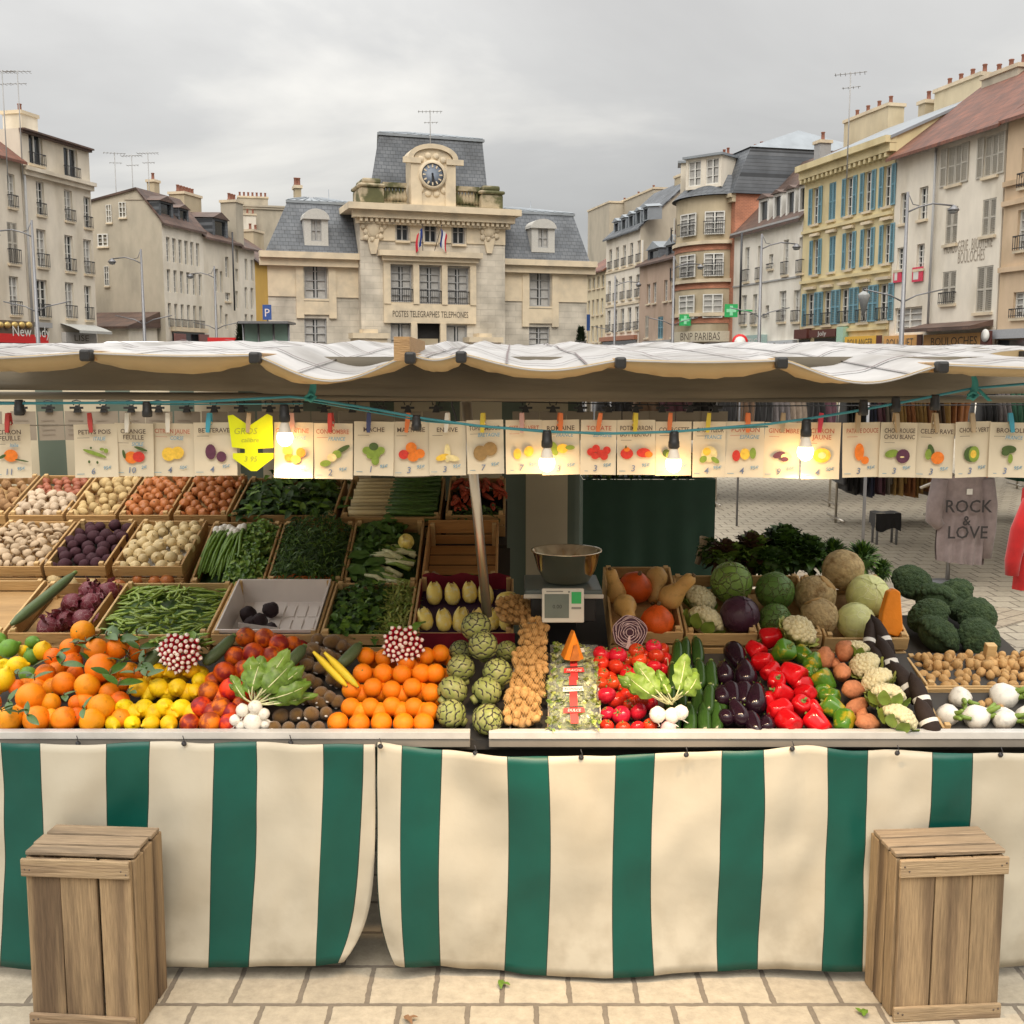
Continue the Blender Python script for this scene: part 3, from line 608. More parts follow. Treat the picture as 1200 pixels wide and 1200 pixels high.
q = MB(); x, z = f.px(36, 300); q.tube([(x-.3, -.12, h), (x-.3, -.12, 3)], .07, 6); q.build('downpipe', GREYW, b)
f, b = lb('edge_house', 'cream house with a red tiled roof at the left edge', -70, 37); h = f.px(10, 184)[1]
ops = [f.rect(r) for r in ((9, 204, 18, 243), (9, 261, 21, 309), (11.5, 324, 22.5, 369))]; shell(f, b, CREAM, 11, h, ops, side_top=(5.5, 4)); [window(b, o, 'rc' if i == 1 else 'rk') for i, o in enumerate(ops)]; gable_roof(b, f.W, 11, h, 5.5, 4, TILE)
s = shop(b, f, (-40, 375, 34, 391), mat('brown_fascia', (.16, .12, .085), .5))
for i in range(6):
    q = MB(); a = f.rect((i*8.5-20, 377, i*8.5-13, 385)); q.ball(((a[0]+a[2])/2, -.42, (a[1]+a[3])/2), ((a[2]-a[0])/2, .12, (a[3]-a[1])/2), 10, 6); q.build('gilt_disc', mat('gilt', (.62, .45, .16), .4, metal=.5), s)
a = f.rect((-40, 391.5, 34, 402)); q = MB(); q.box((a[0], -1.2, a[1]), (a[2], -1.1, a[3])); put_text(q, 'New Indy', f.px(14, 399)[0], -1.21, a[1]+.35, .75, 1); q.build('red_sign', [mat('sign_red', (.60, .02, .02), .5), WFRAME], b)

# plain gable house
f, b = lb('gable_end_house', 'pale house turning its bare stained gable end to the square', 196, 243); h = f.px(217, 265)[1]
rs = f.row((195, 277, 199, 304), (230, 286, 234, 315), 6)+f.row((196, 315, 200, 342), (233, 322, 237, 347), 6)+f.row((197, 354, 201, 384), (234, 360, 237, 385), 6)
rise = 2.0; shell(f, b, PALE, 12, h, rs, [PALE, GABLE], side_top=(1.7, rise)); [window(b, o, 'r' if o[1] < 6 else '') for o in rs]; gable_roof(b, f.W, 12, h, 1.7, rise, BTILE, .25)
for r in ((186, 237, 203, 256), (209, 245, 221, 263)): dormer(f, b, r, ZINC, BTILE, SLATE, 2.4)
g = Fac(f.at(0, 12)[:2], f.at(0, 0)[:2]); gb = ob('side_wall', None, b)
# windows on the bare gable: a frame of reference on that wall
gr = bpy.data.objects.new('gable_side', None)
bpy.data.objects.remove(gr); bpy.data.objects.remove(gb)
for r in ((125, 240, 131, 261), (140, 237, 148, 255), (115, 274, 127, 289), (123, 312, 128, 335)):
    a = g.rect(r); pm, fb = win_meshes(a[2]-a[0], a[3]-a[1], 2, 0)
    q = g.at(a[0], -.20, 0) - f.p0; lx, ly = q.dot(f.u), q.dot(f.n)
    p = ob('window', pm, b, (lx, ly, a[1]), (0, 0, g.rz-f.rz)); ob('frame', fb.mesh('frame', WFRAME), p)
    k = MB(); k.box((-.05, .08, -.1), (a[2]-a[0]+.05, .2, -.003)); k.build('sill', TRIM, p)
chimney(g, b, (149, 209, 167, 235), -.1, GABLE, 1.2, 3, 2); chimney(f, b, (181, 211, 187, 232), 5.5, BUFF, .6, 1, 3)
shop(b, f, (200, 384, 240, 389), TRIM)
for r in ((199, 391, 212, 404), (228, 392, 239, 402)): a = f.rect(r); q = MB(); q.box((a[0], -.4, a[1]), (a[2], -.31, a[3])); q.build('shop_board', mat('plum_board', (.22, .10, .09), .6), b)
q = MB(); W = 9.; P = g.px(120, 375); q.add([(g.W-7, -3, 0), (g.W-.3, -3, 0), (g.W-.3, 0, 0), (g.W-7, 0, 0)], [(0, 1, 2, 3)])
t = E('garden_shed', g.at(g.W-11.5, -3.4), g.rz, 'low lean-to shed with a brown tiled roof against the bare gable', 'shed'); z0, z1 = g.px(150, 385)[1], g.px(150, 366)[1]
q = MB(); q.box((0, 0, 0), (11, 3.2, z0)); q.build('wall', PALE, t); q = MB(); q.add([(-.3, -.4, z0), (11.2, -.4, z0), (11.2, 3.3, z1), (-.3, 3.3, z1), (-.3, -.4, z0-.15), (11.2, -.4, z0-.15), (11.2, 3.3, z0), (-.3, 3.3, z0)], [(0, 1, 2, 3), (4, 5, 1, 0), (0, 3, 7, 4), (1, 5, 6, 2)]); q.build('roof', BTILE, t)
f, b = lb('terrace_house', 'cream terrace house with a brown roof and one zinc dormer', 243, 284); h = f.px(272, 284)[1]
rs = [f.rect(r) for r in ((252, 315, 256, 342), (258, 318, 261, 343), (264, 301, 268, 325), (276, 292, 279, 308), (264, 343, 270, 353), (276, 315, 279, 330), (252, 357, 255, 378), (258, 358, 261, 380), (264, 368, 267, 386), (276, 341, 279, 361))]
shell(f, b, CREAM, 10, h, rs, side_top=(5, 3.2)); [window(b, o) for o in rs]; gable_roof(b, f.W, 10, h, 5, 3.2, BTILE); dormer(f, b, (249, 257, 267, 281), ZINC, BTILE, SLATE, 2.5); chimney(f, b, (216, 227, 236, 252), 3, BUFF, 1.2, 6, 3)
f, b = lb('plain_terrace_house', 'narrow pale terrace house with two columns of windows', 284, 302); h = f.px(292, 291)[1]
rs = f.row((287, 303, 290, 328), (294, 305, 297, 330), 2)+f.row((287, 336, 290, 362), (294, 338, 297, 363), 2)+f.row((287, 368, 290, 385), (294, 369, 297, 386), 2)
shell(f, b, PALE, 10, h, rs, side_top=(5, 3)); [window(b, o) for o in rs]; gable_roof(b, f.W, 10, h, 5, 3, BTILE); chimney(f, b, (297, 270, 309, 285), 3, BUFF, 1., 2, 3)
f, b = lb('ochre_house', 'ochre yellow house glimpsed beside the grey stone post office', 302, 340); h = f.px(310, 308)[1]; rs = [f.rect((315, 320, 317, 340))]; shell(f, b, OCHRE, 10, h, rs, side_top=(5, 3)); [window(b, o) for o in rs]; gable_roof(b, f.W, 10, h, 5, 3, BTILE)
f = Fac((-29, 118), (-22, 120)); b = bld('distant_house', 'tall stained house with a row of chimney pots behind the terrace roofs', 'building', f); h = f.px(290, 240)[1]; shell(f, b, GABLE, 9, h, []); cornice(b, f.W, h, GABLE, .4, .2); chimney(f, b, (279, 230, 314, 242), 1, GABLE, 1.5, 7, 2); chimney(f, b, (268, 250, 300, 262), -1.5, PALE, 1, 5, 5)
for px, py, Y, L_ in ((2, 82, 58, 'first aerial from the left edge on the tall roof'), (20, 82, 60, 'second aerial from the left edge on the tall roof'), (134, 178, 74, 'leftmost of three aerials above the bare gable house'), (154, 181, 75, 'middle one of three aerials above the bare gable house'), (173, 178, 75, 'rightmost of three aerials above the bare gable house'), (504, 129, 66, 'thin aerial on top of the slate clock roof'), (997, 84, 52, 'tall aerial on the yellow chimney wall')):
    p = atY(px, py, Y); n = {134: 4.2, 154: 3.2, 173: 4.2, 504: 1.3, 997: 3.2}.get(px, 4.0); antenna(p - V((0, 0, n)), n, 'tv ' + L_)
# ---------- the post office
pa, pb = atY(316.5, 431, 62), atY(687, 431, 68.2)
nzr_ = lambda sd: (lambda d: 1+.35*noise.noise(d*2+V((sd*7.3, sd, sd))))
f = Fac(pa[:2], pb[:2]); po = E('post_office', f.p0, f.rz, 'pale stone post office with a clock gable and slate mansard roofs', 'building')
W = f.W; PX = .75; c0, c1 = f.px(420, 350)[0], f.px(587, 350)[0]
hw = (f.px(366, 296)[1]+f.px(640, 306)[1])/2; hc = f.px(504, 243, -PX)[1]
lw = [f.rect((357, 307, 383, 350)), f.rect((357, 373, 383, 409))]; rw = [f.rect((621, 318, 645, 359)), f.rect((620, 383, 644, 410))]
def drop(o): return (o[0], min(o[1], 1.) if o[1] < 2.5 else o[1], o[2], o[3])
lw = [drop(o) for o in lw]; rw = [drop(o) for o in rw]
mb = MB(); wall_open(mb, c0, 0, hw, lw, 0, .3); wall_open(mb, W, 0, hw, rw, 0, .3, c1)
for x in (0, W): mb.add([(x, 0, 0), (x, 14, 0), (x, 14, hw), (x, 0, hw)], [(0, 1, 2, 3)])
mb.add([(0, 14, 0), (W, 14, 0), (W, 14, hw), (0, 14, hw)], [(3, 2, 1, 0)]); mb.build('wing_wall', STONE, po)
tw = [f.rect((x-7, y, x+7, y+28), -PX) for x, y in ((471.5, 254), (504.5, 256), (537.5, 258))]
bw_ = [f.rect((458, 311, 482.5, 354), -PX), f.rect((491.5, 312.5, 516, 356), -PX), f.rect((524.5, 314, 549, 357), -PX)]
gw = [f.rect((458, 378, 482, 409), -PX), f.rect((489.5, 379, 516.5, 409), -PX), f.rect((523.5, 381, 547.5, 410), -PX)]
gw = [(o[0], .6 if i != 1 else .1, o[2], o[3]) for i, o in enumerate(gw)]
mb = MB(); wall_open(mb, c1, 0, hc, tw+bw_+gw, 0, .35, c0, -PX)
for x in (c0, c1): mb.add([(x, -PX, 0), (x, 10, 0), (x, 10, hc), (x, -PX, hc)], [(0, 1, 2, 3)])
mb.build('centre_wall', STONE, po)
for o in lw+rw: window(po, o, 'k', GREYW, bars=3)
for o in tw: window(po, o, '', GREYW, y=-PX, bars=1)
for o in bw_: window(po, o, 'kr', GREYW, y=-PX, bars=4)
for i, o in enumerate(gw):
    if i != 1: window(po, o, 'k', GREYW, y=-PX, bars=3, sill=False)
q = MB(); o = gw[1]; q.box((o[0], -PX+.3, 0), (o[2], -PX+.36, o[3])); d = q.build('entrance_door', DARKIN, po); q = MB(); z = f.px(504, 402, -PX)[1]; q.box((o[0]+.1, -PX+.2, z-.35), (o[2]-.1, -PX+.28, z+.25)); q.build('door_panel', BUFF, d)
# warm stone frame round the three big windows, frieze with the carved words
x0, x1 = f.px(449, 330, -PX)[0], f.px(557, 330, -PX)[0]; zt, zb = f.px(504, 302, -PX)[1], f.px(504, 357, -PX)[1]
yy = -PX-.004
q = MB(); 
cols_ = [x0]+[v for o in bw_ for v in (o[0]-.05, o[2]+.05)]+[x1]
for i in range(0, 8, 2): q.box((cols_[i], yy-.2, zb), (cols_[i+1], yy, zt))
q.box((x0, yy-.2, max(o[3] for o in bw_)+.05), (x1, yy-.203, zt)); 
z2 = f.px(504, 379, -PX)[1]; q.box((x0, yy-.15, z2), (x1, yy, zb-.003)); q.build('window_surround', TRIM, po)
for x in (o[0] for o in gw[1:]): 
    q = MB(); q.box((x-.42, yy-.2, 0), (x-.08, yy, z2-.003)); q.build('pilaster', TRIM, po)
q = MB(); fit_text(q, 'POSTES TELEGRAPHES TELEPHONES', (x0+x1)/2, yy-.165, f.px(504, 372, -PX)[1], (x1-x0)*.82, .36); q.build('carved_lettering', LETTER, po)
q = MB(); q.box((x0-.3, yy-.55, zt+.003), (x1+.3, yy, zt+.3)); q.box((x0-.1, yy-.35, zt-.25), (x1+.1, yy-.206, zt)); q.build('window_cornice', TRIM, po)
# upper frieze, carved corner ornaments
q = MB(); zf0, zf1 = f.px(504, 284, -PX)[1], hc-.9
vs = [c0]+[v for o in tw for v in (o[0]-.1, o[2]+.1)]+[c1]
for i in range(0, 8, 2): q.box((vs[i], yy-.06, zf0), (vs[i+1], yy, zf1))
q.build('frieze', TRIM, po)
for px in (437, 573):
    u, z = f.px(px, 274, -PX); q = MB()
    for i in range(22):
        a = i*2.4; r = .14+.075*i**.72; q.ball((u+r*cos(a)*.8, yy-.10, z+.35+r*sin(a)*.95), (.15, .07, .17), 8, 5, 0, nzr_(i))
    q.ball((u, yy-.10, z+.3), (.38, .14, .55), 10, 7); q.prism([(u-.7, z+1.3), (u-.15, z-1.1), (u+.15, z-1.1), (u+.7, z+1.3)], yy-.1, yy); q.build('carved_ornament', TRIM, po)
q = MB(); q.box((c0-.75, -PX-.8, hc-.35), (c1+.75, 10, hc)); q.box((c0-.45, -PX-.5, hc-.75), (c1+.45, -PX-.004, hc-.353)); q.box((c0-.25, -PX-.25, hc-1.05), (c1+.25, -PX-.004, hc-.753))
for i in range(30): x = c0+(c1-c0)*i/29; q.box((x-.08, -PX-.42, hc-.95), (x+.08, -PX-.254, hc-.756))
q.build('cornice', TRIM, po)
# parapet: mossy urn blocks, balustrade, clock gable
for a in ((421, 209, 449, 233), (562, 218, 588, 240)):
    o = f.rect(a, -PX); q = MB(); m_ = (o[0]+o[2])/2; r = (o[2]-o[0])/2; q.box((o[0], -PX-.3, hc), (o[2], 1.2, o[3]-.5)); q.box((o[0]-.1, -PX-.4, o[3]-.5), (o[2]+.1, 1.3, o[3]-.3)); q.box((o[0]+.15, -PX-.2, o[3]-.3), (o[2]-.15, 1., o[3])); bevel(q.build('parapet_block', MOSS, po), .12)
zb_ = f.px(504, 216, -PX)[1]
for a, b_ in ((449, 477), (535, 562)):
    u0, u1 = f.px(a, 230, -PX)[0], f.px(b_, 230, -PX)[0]; q = MB(); q.box((u0, -PX+.02, zb_-.25), (u1, -PX+.4, zb_)); q.box((u0, -PX+.02, hc), (u1, -PX+.4, hc+.2)); n = 7
    for i in range(n): x = u0+(u1-u0)*(i+.5)/n; q.lathe([(.08, hc+.2), (.17, hc+.5), (.07, hc+.9), (.1, zb_-.25)], 8, M=Matrix.Translation((x, -PX+.2, 0)))
    q.build('balustrade', MOSS, po)
o = f.rect((477, 172, 535, 237), -PX); cxm = (o[0]+o[2])/2; hw2 = (o[2]-o[0])/2; zsp = f.px(506, 187, -PX)[1]
q = MB(); pts = [(o[0]+.15, hc), (o[2]-.15, hc), (o[2]-.15, zsp)]+[(cxm+(hw2-.35)*cos(a), zsp+(o[3]-zsp-.15)*sin(a)) for a in [pi*i/12 for i in range(13)]]+[(o[0]+.15, zsp)]
q.prism(pts, -PX-.25, -PX+.9); cg = q.build('clock_gable', TRIM, po)
q = MB()
for i in range(16):
    a0, a1 = pi*i/16, pi*(i+1)/16; rr = [(hw2-.3, o[3]-zsp-.15), (hw2+.0, o[3]-zsp+.1)]
    P = [(cxm+rr[k][0]*cos(a), zsp+rr[k][1]*sin(a)) for k, a in ((0, a0), (1, a0), (1, a1), (0, a1))]; q.prism(P[::-1], -PX-.38, -PX+.95)
for s in (-1, 1):
    q.box((cxm+s*(hw2-.2)-.5, -PX-.42, zsp-.3), (cxm+s*(hw2-.2)+.5, -PX-.254, zsp)); q.box((cxm+s*(hw2-.45)-.3, -PX-.34, hc), (cxm+s*(hw2-.45)+.3, -PX-.254, zsp-.303))
q.build('gable_moulding', TRIM, cg)
u, z = f.px(505, 206, -PX); q = MB(); T = Matrix.Translation((u, -PX-.25, z)) @ Matrix.Rotation(pi/2, 4, 'X')
q.lathe([(.0, 0), (.62, 0), (.62, .1), (0, .1)], 32, 0, M=T); q.lathe([(.63, 0), (.80, 0), (.80, .16), (.63, .16)], 32, 1, M=T, cap=False)
for i in range(12):
    a = pi*2*i/12; M_ = T @ Matrix.Rotation(a, 4, 'Z'); q.box((.40, -.04, .1), (.57, .04, .115), 1, M_)
for a, l in ((-pi/2+.25, .5), (-pi/2-.02, .36)): q.box((-.1, -.045, .116), (l, .045, .13), 2, T @ Matrix.Rotation(a, 4, 'Z'))
for i in range(14):
    a = 2*pi*i/14; q.ball((u+1.05*cos(a), -PX-.25, z+1.05*sin(a)), (.2, .09, .2), 8, 5, 3)
q.build('clock_face', [mat('clock_blue', (.16, .19, .24), .5), TRIM, IRON, TRIM], cg)
# roofs
def frus(name, lo, hi, z0, z1, m, parent=po, cap=None):
    b = MB(); (a0, b0, a1, b1), (e0, g0, e1, g1) = lo, hi
    b.add([(a0, b0, z0), (a1, b0, z0), (a1, b1, z0), (a0, b1, z0), (e0, g0, z1), (e1, g0, z1), (e1, g1, z1), (e0, g1, z1)], [(0, 1, 5, 4), (1, 2, 6, 5), (2, 3, 7, 6), (3, 0, 4, 7), (4, 5, 6, 7)])
    r = b.build(name, m, parent)
    if cap:
        b = MB(); mx_, my = (e0+e1)/2, (g0+g1)/2; k = cap; b.box((e0-.12, g0-.12, z1-.12), (e1+.12, g1+.12, z1+.02)); b.add([(e0-.1, g0-.1, z1+.03), (e1+.1, g0-.1, z1+.03), (e1+.1, g1+.1, z1+.03), (e0-.1, g1+.1, z1+.03), (mx_-(e1-e0)*.2, my, z1+k), (mx_+(e1-e0)*.2, my, z1+k)], [(0, 1, 5, 4), (1, 2, 5), (2, 3, 4, 5), (3, 0, 4)])
        for i in range(9): x = e0+(e1-e0)*i/8; b.tube([(x, g0-.1, z1+.05), (mx_+(x-mx_)*.4, my, z1+k+.03)], .04, 4)
        b.build('roof_cap', ZINC, r)
    return r
zr = f.px(504, 160, 2.)[1]; ua, ub = f.px(427, 212, .5)[0], f.px(574, 216, .5)[0]; uc, ud = f.px(436, 160, 2)[0], f.px(565, 164, 2)[0]
frus('clock_roof', (ua, .5, ub, 9.5), (uc, 2., ud, 8), hc-.1, zr, SLATE, cap=.75)
zl = f.px(360, 236, 1.6)[1]; e0 = f.px(331, 236, 1.6)[0]
frus('wing_roof', (-.1, -.2, c0, 14.1), (e0, 1.6, c0, 12.4), hw, zl, SLATE, cap=1.0)
e1 = f.px(671, 250, 1.6)[0]; frus('wing_roof', (c1, -.2, W+.1, 14.1), (c1, 1.6, e1, 12.4), hw, zl, SLATE, cap=1.0)
cornice(po, W, hw, TRIM, .75, .55, x0=-.4, x1=c0-.05); cornice(po, W, hw, TRIM, .75, .55, x0=c1+.05, x1=W+.4)
for a, b_ in ((0, c0), (c1, W)):
    q = MB(); z1 = hw-.756; z0 = hw-2.4; oo = lw if a == 0 else rw; o = oo[0]
    q.box((a, -.06, z0), (o[0]-.5, -.004, z1)); q.box((o[2]+.5, -.06, z0), (b_, -.004, z1)); q.box((o[0]-.5, -.12, oo[1][3]), (o[0]-.08, -.004, z1)); q.box((o[2]+.08, -.12, oo[1][3]), (o[2]+.5, -.004, z1)); q.box((o[0]-.08, -.1, oo[1][3]+.2), (o[2]+.08, -.004, o[1]-.15)); q.build('window_surround', TRIM, po)
for r in ((356, 245, 384, 289), (622, 257, 649, 296)):
    a = f.rect(r, .2); w_, h_ = a[2]-a[0], a[3]-a[1]; q = MB(); q.box((0, 0, 0), (w_*.28, 2, h_*.72)); q.box((w_*.72, 0, 0), (w_, 2, h_*.72)); q.box((w_*.28, 0, 0), (w_*.72, 2, h_*.14))
    pts = [(w_/2+w_*.56*cos(t), h_*.72+h_*.28*sin(t)) for t in [pi*i/10 for i in range(11)]]; q.prism([(x, z) for x, z in pts], -.12, 2); dm = q.build('dormer', mat('dormer_stone', (.50, .49, .46), .7), po, (a[0], .05, a[1]))
    pm, fb = win_meshes(w_*.44, h_*.58, 1, 1); p = ob('window', pm, dm, (w_*.28, -.06, h_*.14)); ob('frame', fb.mesh('frame', GREYW), p)
for a in ((416, 388, 454, 412), (552, 393, 587, 414)):
    o = f.rect(a, -2.2); q = MB(); q.box((o[0], -2.2, 0), (o[2], -PX-.2, o[3]-.4)); q.box((o[0]-.12, -2.3, o[3]-.397), (o[2]+.12, -PX-.2, o[3]-.1)); q.box((o[0]+.5, -2.1, o[3]-.1), (o[2]-.5, -PX-.2, o[3]+.12)); q.build('entrance_wall', TRIM, po)
q = MB()
for u, z in (f.px(385, 222, 6), f.px(622, 236, 6)): q.tube([(u, 6, z-2.6), (u, 6, z)], [.07, .02], 6)
q.build('roof_finial', ZINC, po)
chimney(f, po, (346, 217, 353, 233), 8, BUFF, .8, 2, 2)
for o_ in po.children_recursive:
    if o_.name.startswith(('wing_wall', 'wing_roof', 'roof_cap')) and o_.type == 'MESH':
        for v_ in o_.data.vertices:
            if v_.co.x < c0 and not (o_.parent and o_.parent.name.startswith('clock_roof')): v_.co.x += .24*max(0, v_.co.y)*(1-v_.co.x/c0)
for o_ in po.children_recursive:
    if o_.name.startswith('clock_roof') or (o_.parent and o_.parent.name.startswith('clock_roof')):
        for v_ in o_.data.vertices:
            if v_.co.x < (ua+ub)/2-.01: v_.co.x += .21*max(0, v_.co.y)
# two tricolour flags on poles over the middle window
for i, (px, lab) in enumerate(((497, 'French tricolour flag hanging under the top window, left one of the pair'), (516, 'French tricolour flag hanging under the top window, right one of the pair'))):
    u, z = f.px(px, 276, -PX-.9); t = E('flag', f.at(u, -PX-.3, z), f.rz, lab, 'flag', 'flags on the post office'); t.scale = (.62, .62, .62); s = -1 if i == 0 else 1
    q = MB(); q.tube([(-s*.2, .3, -1.2), (s*.15, -.9, .9)], .03, 6); q.ball((s*.15, -.9, .93), .06, 8, 6); q.build('flagpole', IRON, t)
    for k, m_ in enumerate((mat('flag_blue', (.02, .05, .25), .8), mat('flag_white', (.75, .74, .72), .8), mat('flag_red', (.60, .03, .05), .8))):
        q = MB(); q.grid(lambda a, b_: (s*.12+(k+a)/3*s*.55-.0+.05*sin(b_*5+k), -.78+.12*sin((k+a)*2.2)+b_*.25, .7-b_*1.55-(k+a)*.22), 3, 8)
        q.build('flag_cloth', m_, t)

# ---------- street lamps, signs, small far things
LAMP = mat('lamp_grey', (.20, .20, .21), .45, metal=.5); LGL = mat('lamp_glass', (.26, .27, .27), .2)
def street_lamp(px, ptop, Y, arm, label, low=True, lantern=False):
    p = atY(px, ptop, Y); hgt = p.z; t = E('street_lamp', (p.x, Y, 0), 0, label, 'street lamp', 'tall lamps round the square')
    q = MB(); q.tube([(0, 0, 0), (0, 0, .9), (0, 0, 1), (0, 0, hgt)], [.17, .16, .11, .05], 10); q.build('pole', LAMP, t)
    pts = [(0, 0, hgt-.75), (arm*.25, 0, hgt-.55), (arm*.55, 0, hgt-.42), (arm, 0, hgt-.5)]; q = MB(); q.tube(pts, .035, 6); q.tube([(0, 0, hgt), (arm*.12, 0, hgt-.45), (arm*.25, 0, hgt-.5)], .02, 5); a = q.build('arm', LAMP, t)
    q = MB(); q.lathe([(.05, .0), (.2, -.14), (.22, -.2), (.0, -.22)], 12); q.lathe([(.18, -.21), (.15, -.3), (0, -.33)], 12, 1); q.build('lamp_head', [LAMP, LGL], t, (arm, 0, hgt-.48))
    if low:
        z = hgt*.56
        for s in (-1, 1): q = MB(); q.tube([(0, 0, z-.35), (s*.5, 0, z-.1), (s*1.5, 0, z+.12)], .03, 6); q.build('arm', LAMP, t)
        if lantern:
            q = MB(); q.lathe([(.03, -.8), (.2, -.15), (.24, 0), (.2, .06), (.05, .16)], 6); q.build('lantern', LGL, t, (-1.5, 0, z-.1))
street_lamp(1064, 225, 43, 1.75, 'tall curved-arm street lamp in front of the cream bakery house', lantern=True)
street_lamp(893, 274, 57, 1.75, 'tall street lamp in front of the white dormer house')
street_lamp(790, 300, 68, 1.6, 'street lamp in front of the pinkish brown house')
street_lamp(721, 323, 82, 1.7, 'street lamp in front of the five-dormer white house')
street_lamp(165, 292, 60, -1.55, 'street lamp in front of the bare gable end')
street_lamp(251, 312, 74, -1.6, 'street lamp in front of the cream terrace house')
street_lamp(37, 258, 52, -1.7, 'street lamp at the left edge by the tall cream house')
def wall_lantern(px, py, Y, label):
    p = atY(px, py, Y); t = E('lantern_post', (p.x, Y, 0), 0, label, 'lantern', 'old lantern posts'); q = MB(); q.tube([(0, 0, 0), (0, 0, p.z-.5)], .06, 8); q.build('post', IRON, t)
    q = MB(); q.lathe([(.12, -.5), (.25, .0), (.28, .02), (.12, .2), (.04, .32)], 6); q.build('lantern_head', IRON, t)
    t.children[-1].location = (0, 0, p.z)
wall_lantern(219, 357, 76, 'old black lantern post by the six-window pale house'); wall_lantern(275, 364, 80, 'old black lantern post by the narrow terrace house'); wall_lantern(867, 368, 60, 'old black lantern post beside the green pharmacy cross')
def post_sign(px, py, Y, w, h, label, m, txt=None, cat='sign', name='street_sign', round_=False, tm=None, size=None):
    p = atY(px, py, Y); t = E(name, (p.x, Y, 0), 0, label, cat); q = MB(); q.tube([(0, .05, 0), (0, .05, p.z+h/2)], .04, 6); q.build('post', LAMP, t)
    q = MB()
    if round_: q.lathe([(0, 0), (w/2, 0), (w/2, .03), (0, .03)], 20, M=Matrix.Translation((0, 0, p.z)) @ Matrix.Rotation(pi/2, 4, 'X')); q.lathe([(0, .03), (w/2*.7, .03), (w/2*.7, .034), (0, .034)], 20, 1, M=Matrix.Translation((0, 0, p.z)) @ Matrix.Rotation(pi/2, 4, 'X'))
    else: q.box((-w/2, -.03, p.z-h/2), (w/2, .0, p.z+h/2))
    if txt: put_text(q, txt, 0, -.034, p.z-h*.28, size or h*.75, 1)
    q.build('panel', [m, tm or WFRAME], t)
BLUE = mat('sign_blue', (.03, .09, .30), .5); GRN = MATS['sign_green']
post_sign(313, 366, 59, .46, .78, 'blue parking sign on a post beside the ochre house', BLUE, 'P'); post_sign(683, 378, 70, .9, 1.0, 'blue sign on a post at the right end of the post office', BLUE, 'P')
post_sign(867, 401, 52, .75, .75, 'round red-rimmed traffic sign on the right', MATS['sign_red'], round_=True)
for px, py, Y, lab in ((803, 375, 72, 'green pharmacy cross beside the brick corner house'), (857, 364, 63, 'green square sign hung beside the rounded bay')):
    p = atY(px, py, Y); t = E('pharmacy_sign', p, 0, lab, 'sign'); q = MB()
    s = .36; q.box((-s, 0, -s), (s, .12, s)); q.box((-s*.75, -.02, -s*.25), (s*.75, -.004, s*.25), 1); q.box((-s*.25, -.02, -s*.75), (s*.25, -.0205, s*.75), 1); q.box((-.05, .05, -.05), (1.6 if px < 830 else 1.2, .09, .05)); q.build('panel', [GRN, mat('mint_light', (.3, .75, .45), .5)], t)
p = atY(270, 398, 56); t = E('kiosk', (p.x, 56, 0), .1, 'white kiosk with a red roof edge behind the canopies', 'kiosk'); q = MB(); q.box((-1.0, 0, 0), (1.6, 2.4, 3.2)); q.build('wall', WFRAME, t); q = MB(); q.box((-1.1, -.1, 3.2), (1.7, 2.5, 3.4)); q.build('roof', MATS['sign_red'], t); q = MB(); q.box((.2, -.02, 1.9), (1.2, -.004, 2.4)); q.build('poster', BLUE, t)
p = atY(310, 395, 50); t = E('bus_shelter', (p.x, 50, 0), .0, 'green glass bus shelter left of the post office', 'bus shelter'); q = MB()
SG = mat('shelter_glass', (.16, .24, .20), .15, .3, .8); a = atY(285, 377, 50); bq = atY(338, 377, 50); w_ = bq.x-a.x
for i in range(3): q = MB(); q.box((a.x-p.x+w_*i/3+.05, 0, .3), (a.x-p.x+w_*(i+1)/3-.05, .03, a.z-.1)); q.build('glass_panel', SG, t)
q = MB(); q.box((a.x-p.x-.1, -.6, a.z-.1), (bq.x-p.x+.1, 1.2, a.z)); q.build('roof', LAMP, t)
for i in range(4): q = MB(); x = a.x-p.x+w_*i/3; q.tube([(x, 0, 0), (x, 0, a.z-.1)], .05, 6); q.build('post', LAMP, t)
# clipped conifers
LEAFD = mat('dark_leaf', (.022, .042, .016), .8, .5, 4, rnd=.2)
def conifer(px, py0, Y, hw_, label):
    p = atY(px, py0, Y); t = E('conifer', (p.x, Y, 0), 0, label, 'tree', 'clipped conifers'); q = MB(); q.tube([(0, 0, 0), (0, 0, p.z*.6)], .09, 8); q.build('trunk', mat('bark', (.08, .06, .04), .9), t)
    q = MB(); hh = p.z
    for i in range(1500):
        v = R.random()**.8; z = .5+(hh-.5)*v; r = hw_*(1-v)**.65*R.uniform(.7, 1.05); a = R.uniform(0, 2*pi); c = V((r*cos(a), r*sin(a), z)); d = V((cos(a), sin(a), R.uniform(.3, 1.4))).normalized(); s_ = d.cross(V((0, 0, 1))).normalized()*R.uniform(.03, .07); d *= R.uniform(.1, .22)
        q.add([c-s_, c+s_, c+s_*.3+d, c-s_*.3+d], [(0, 1, 2, 3)])
    q.build('crown', LEAFD, t)
conifer(681, 384, 52, .5, 'clipped conical conifer at the right corner of the post office'); conifer(281, 380, 54, .42, 'clipped conical conifer beside the glass shelter')
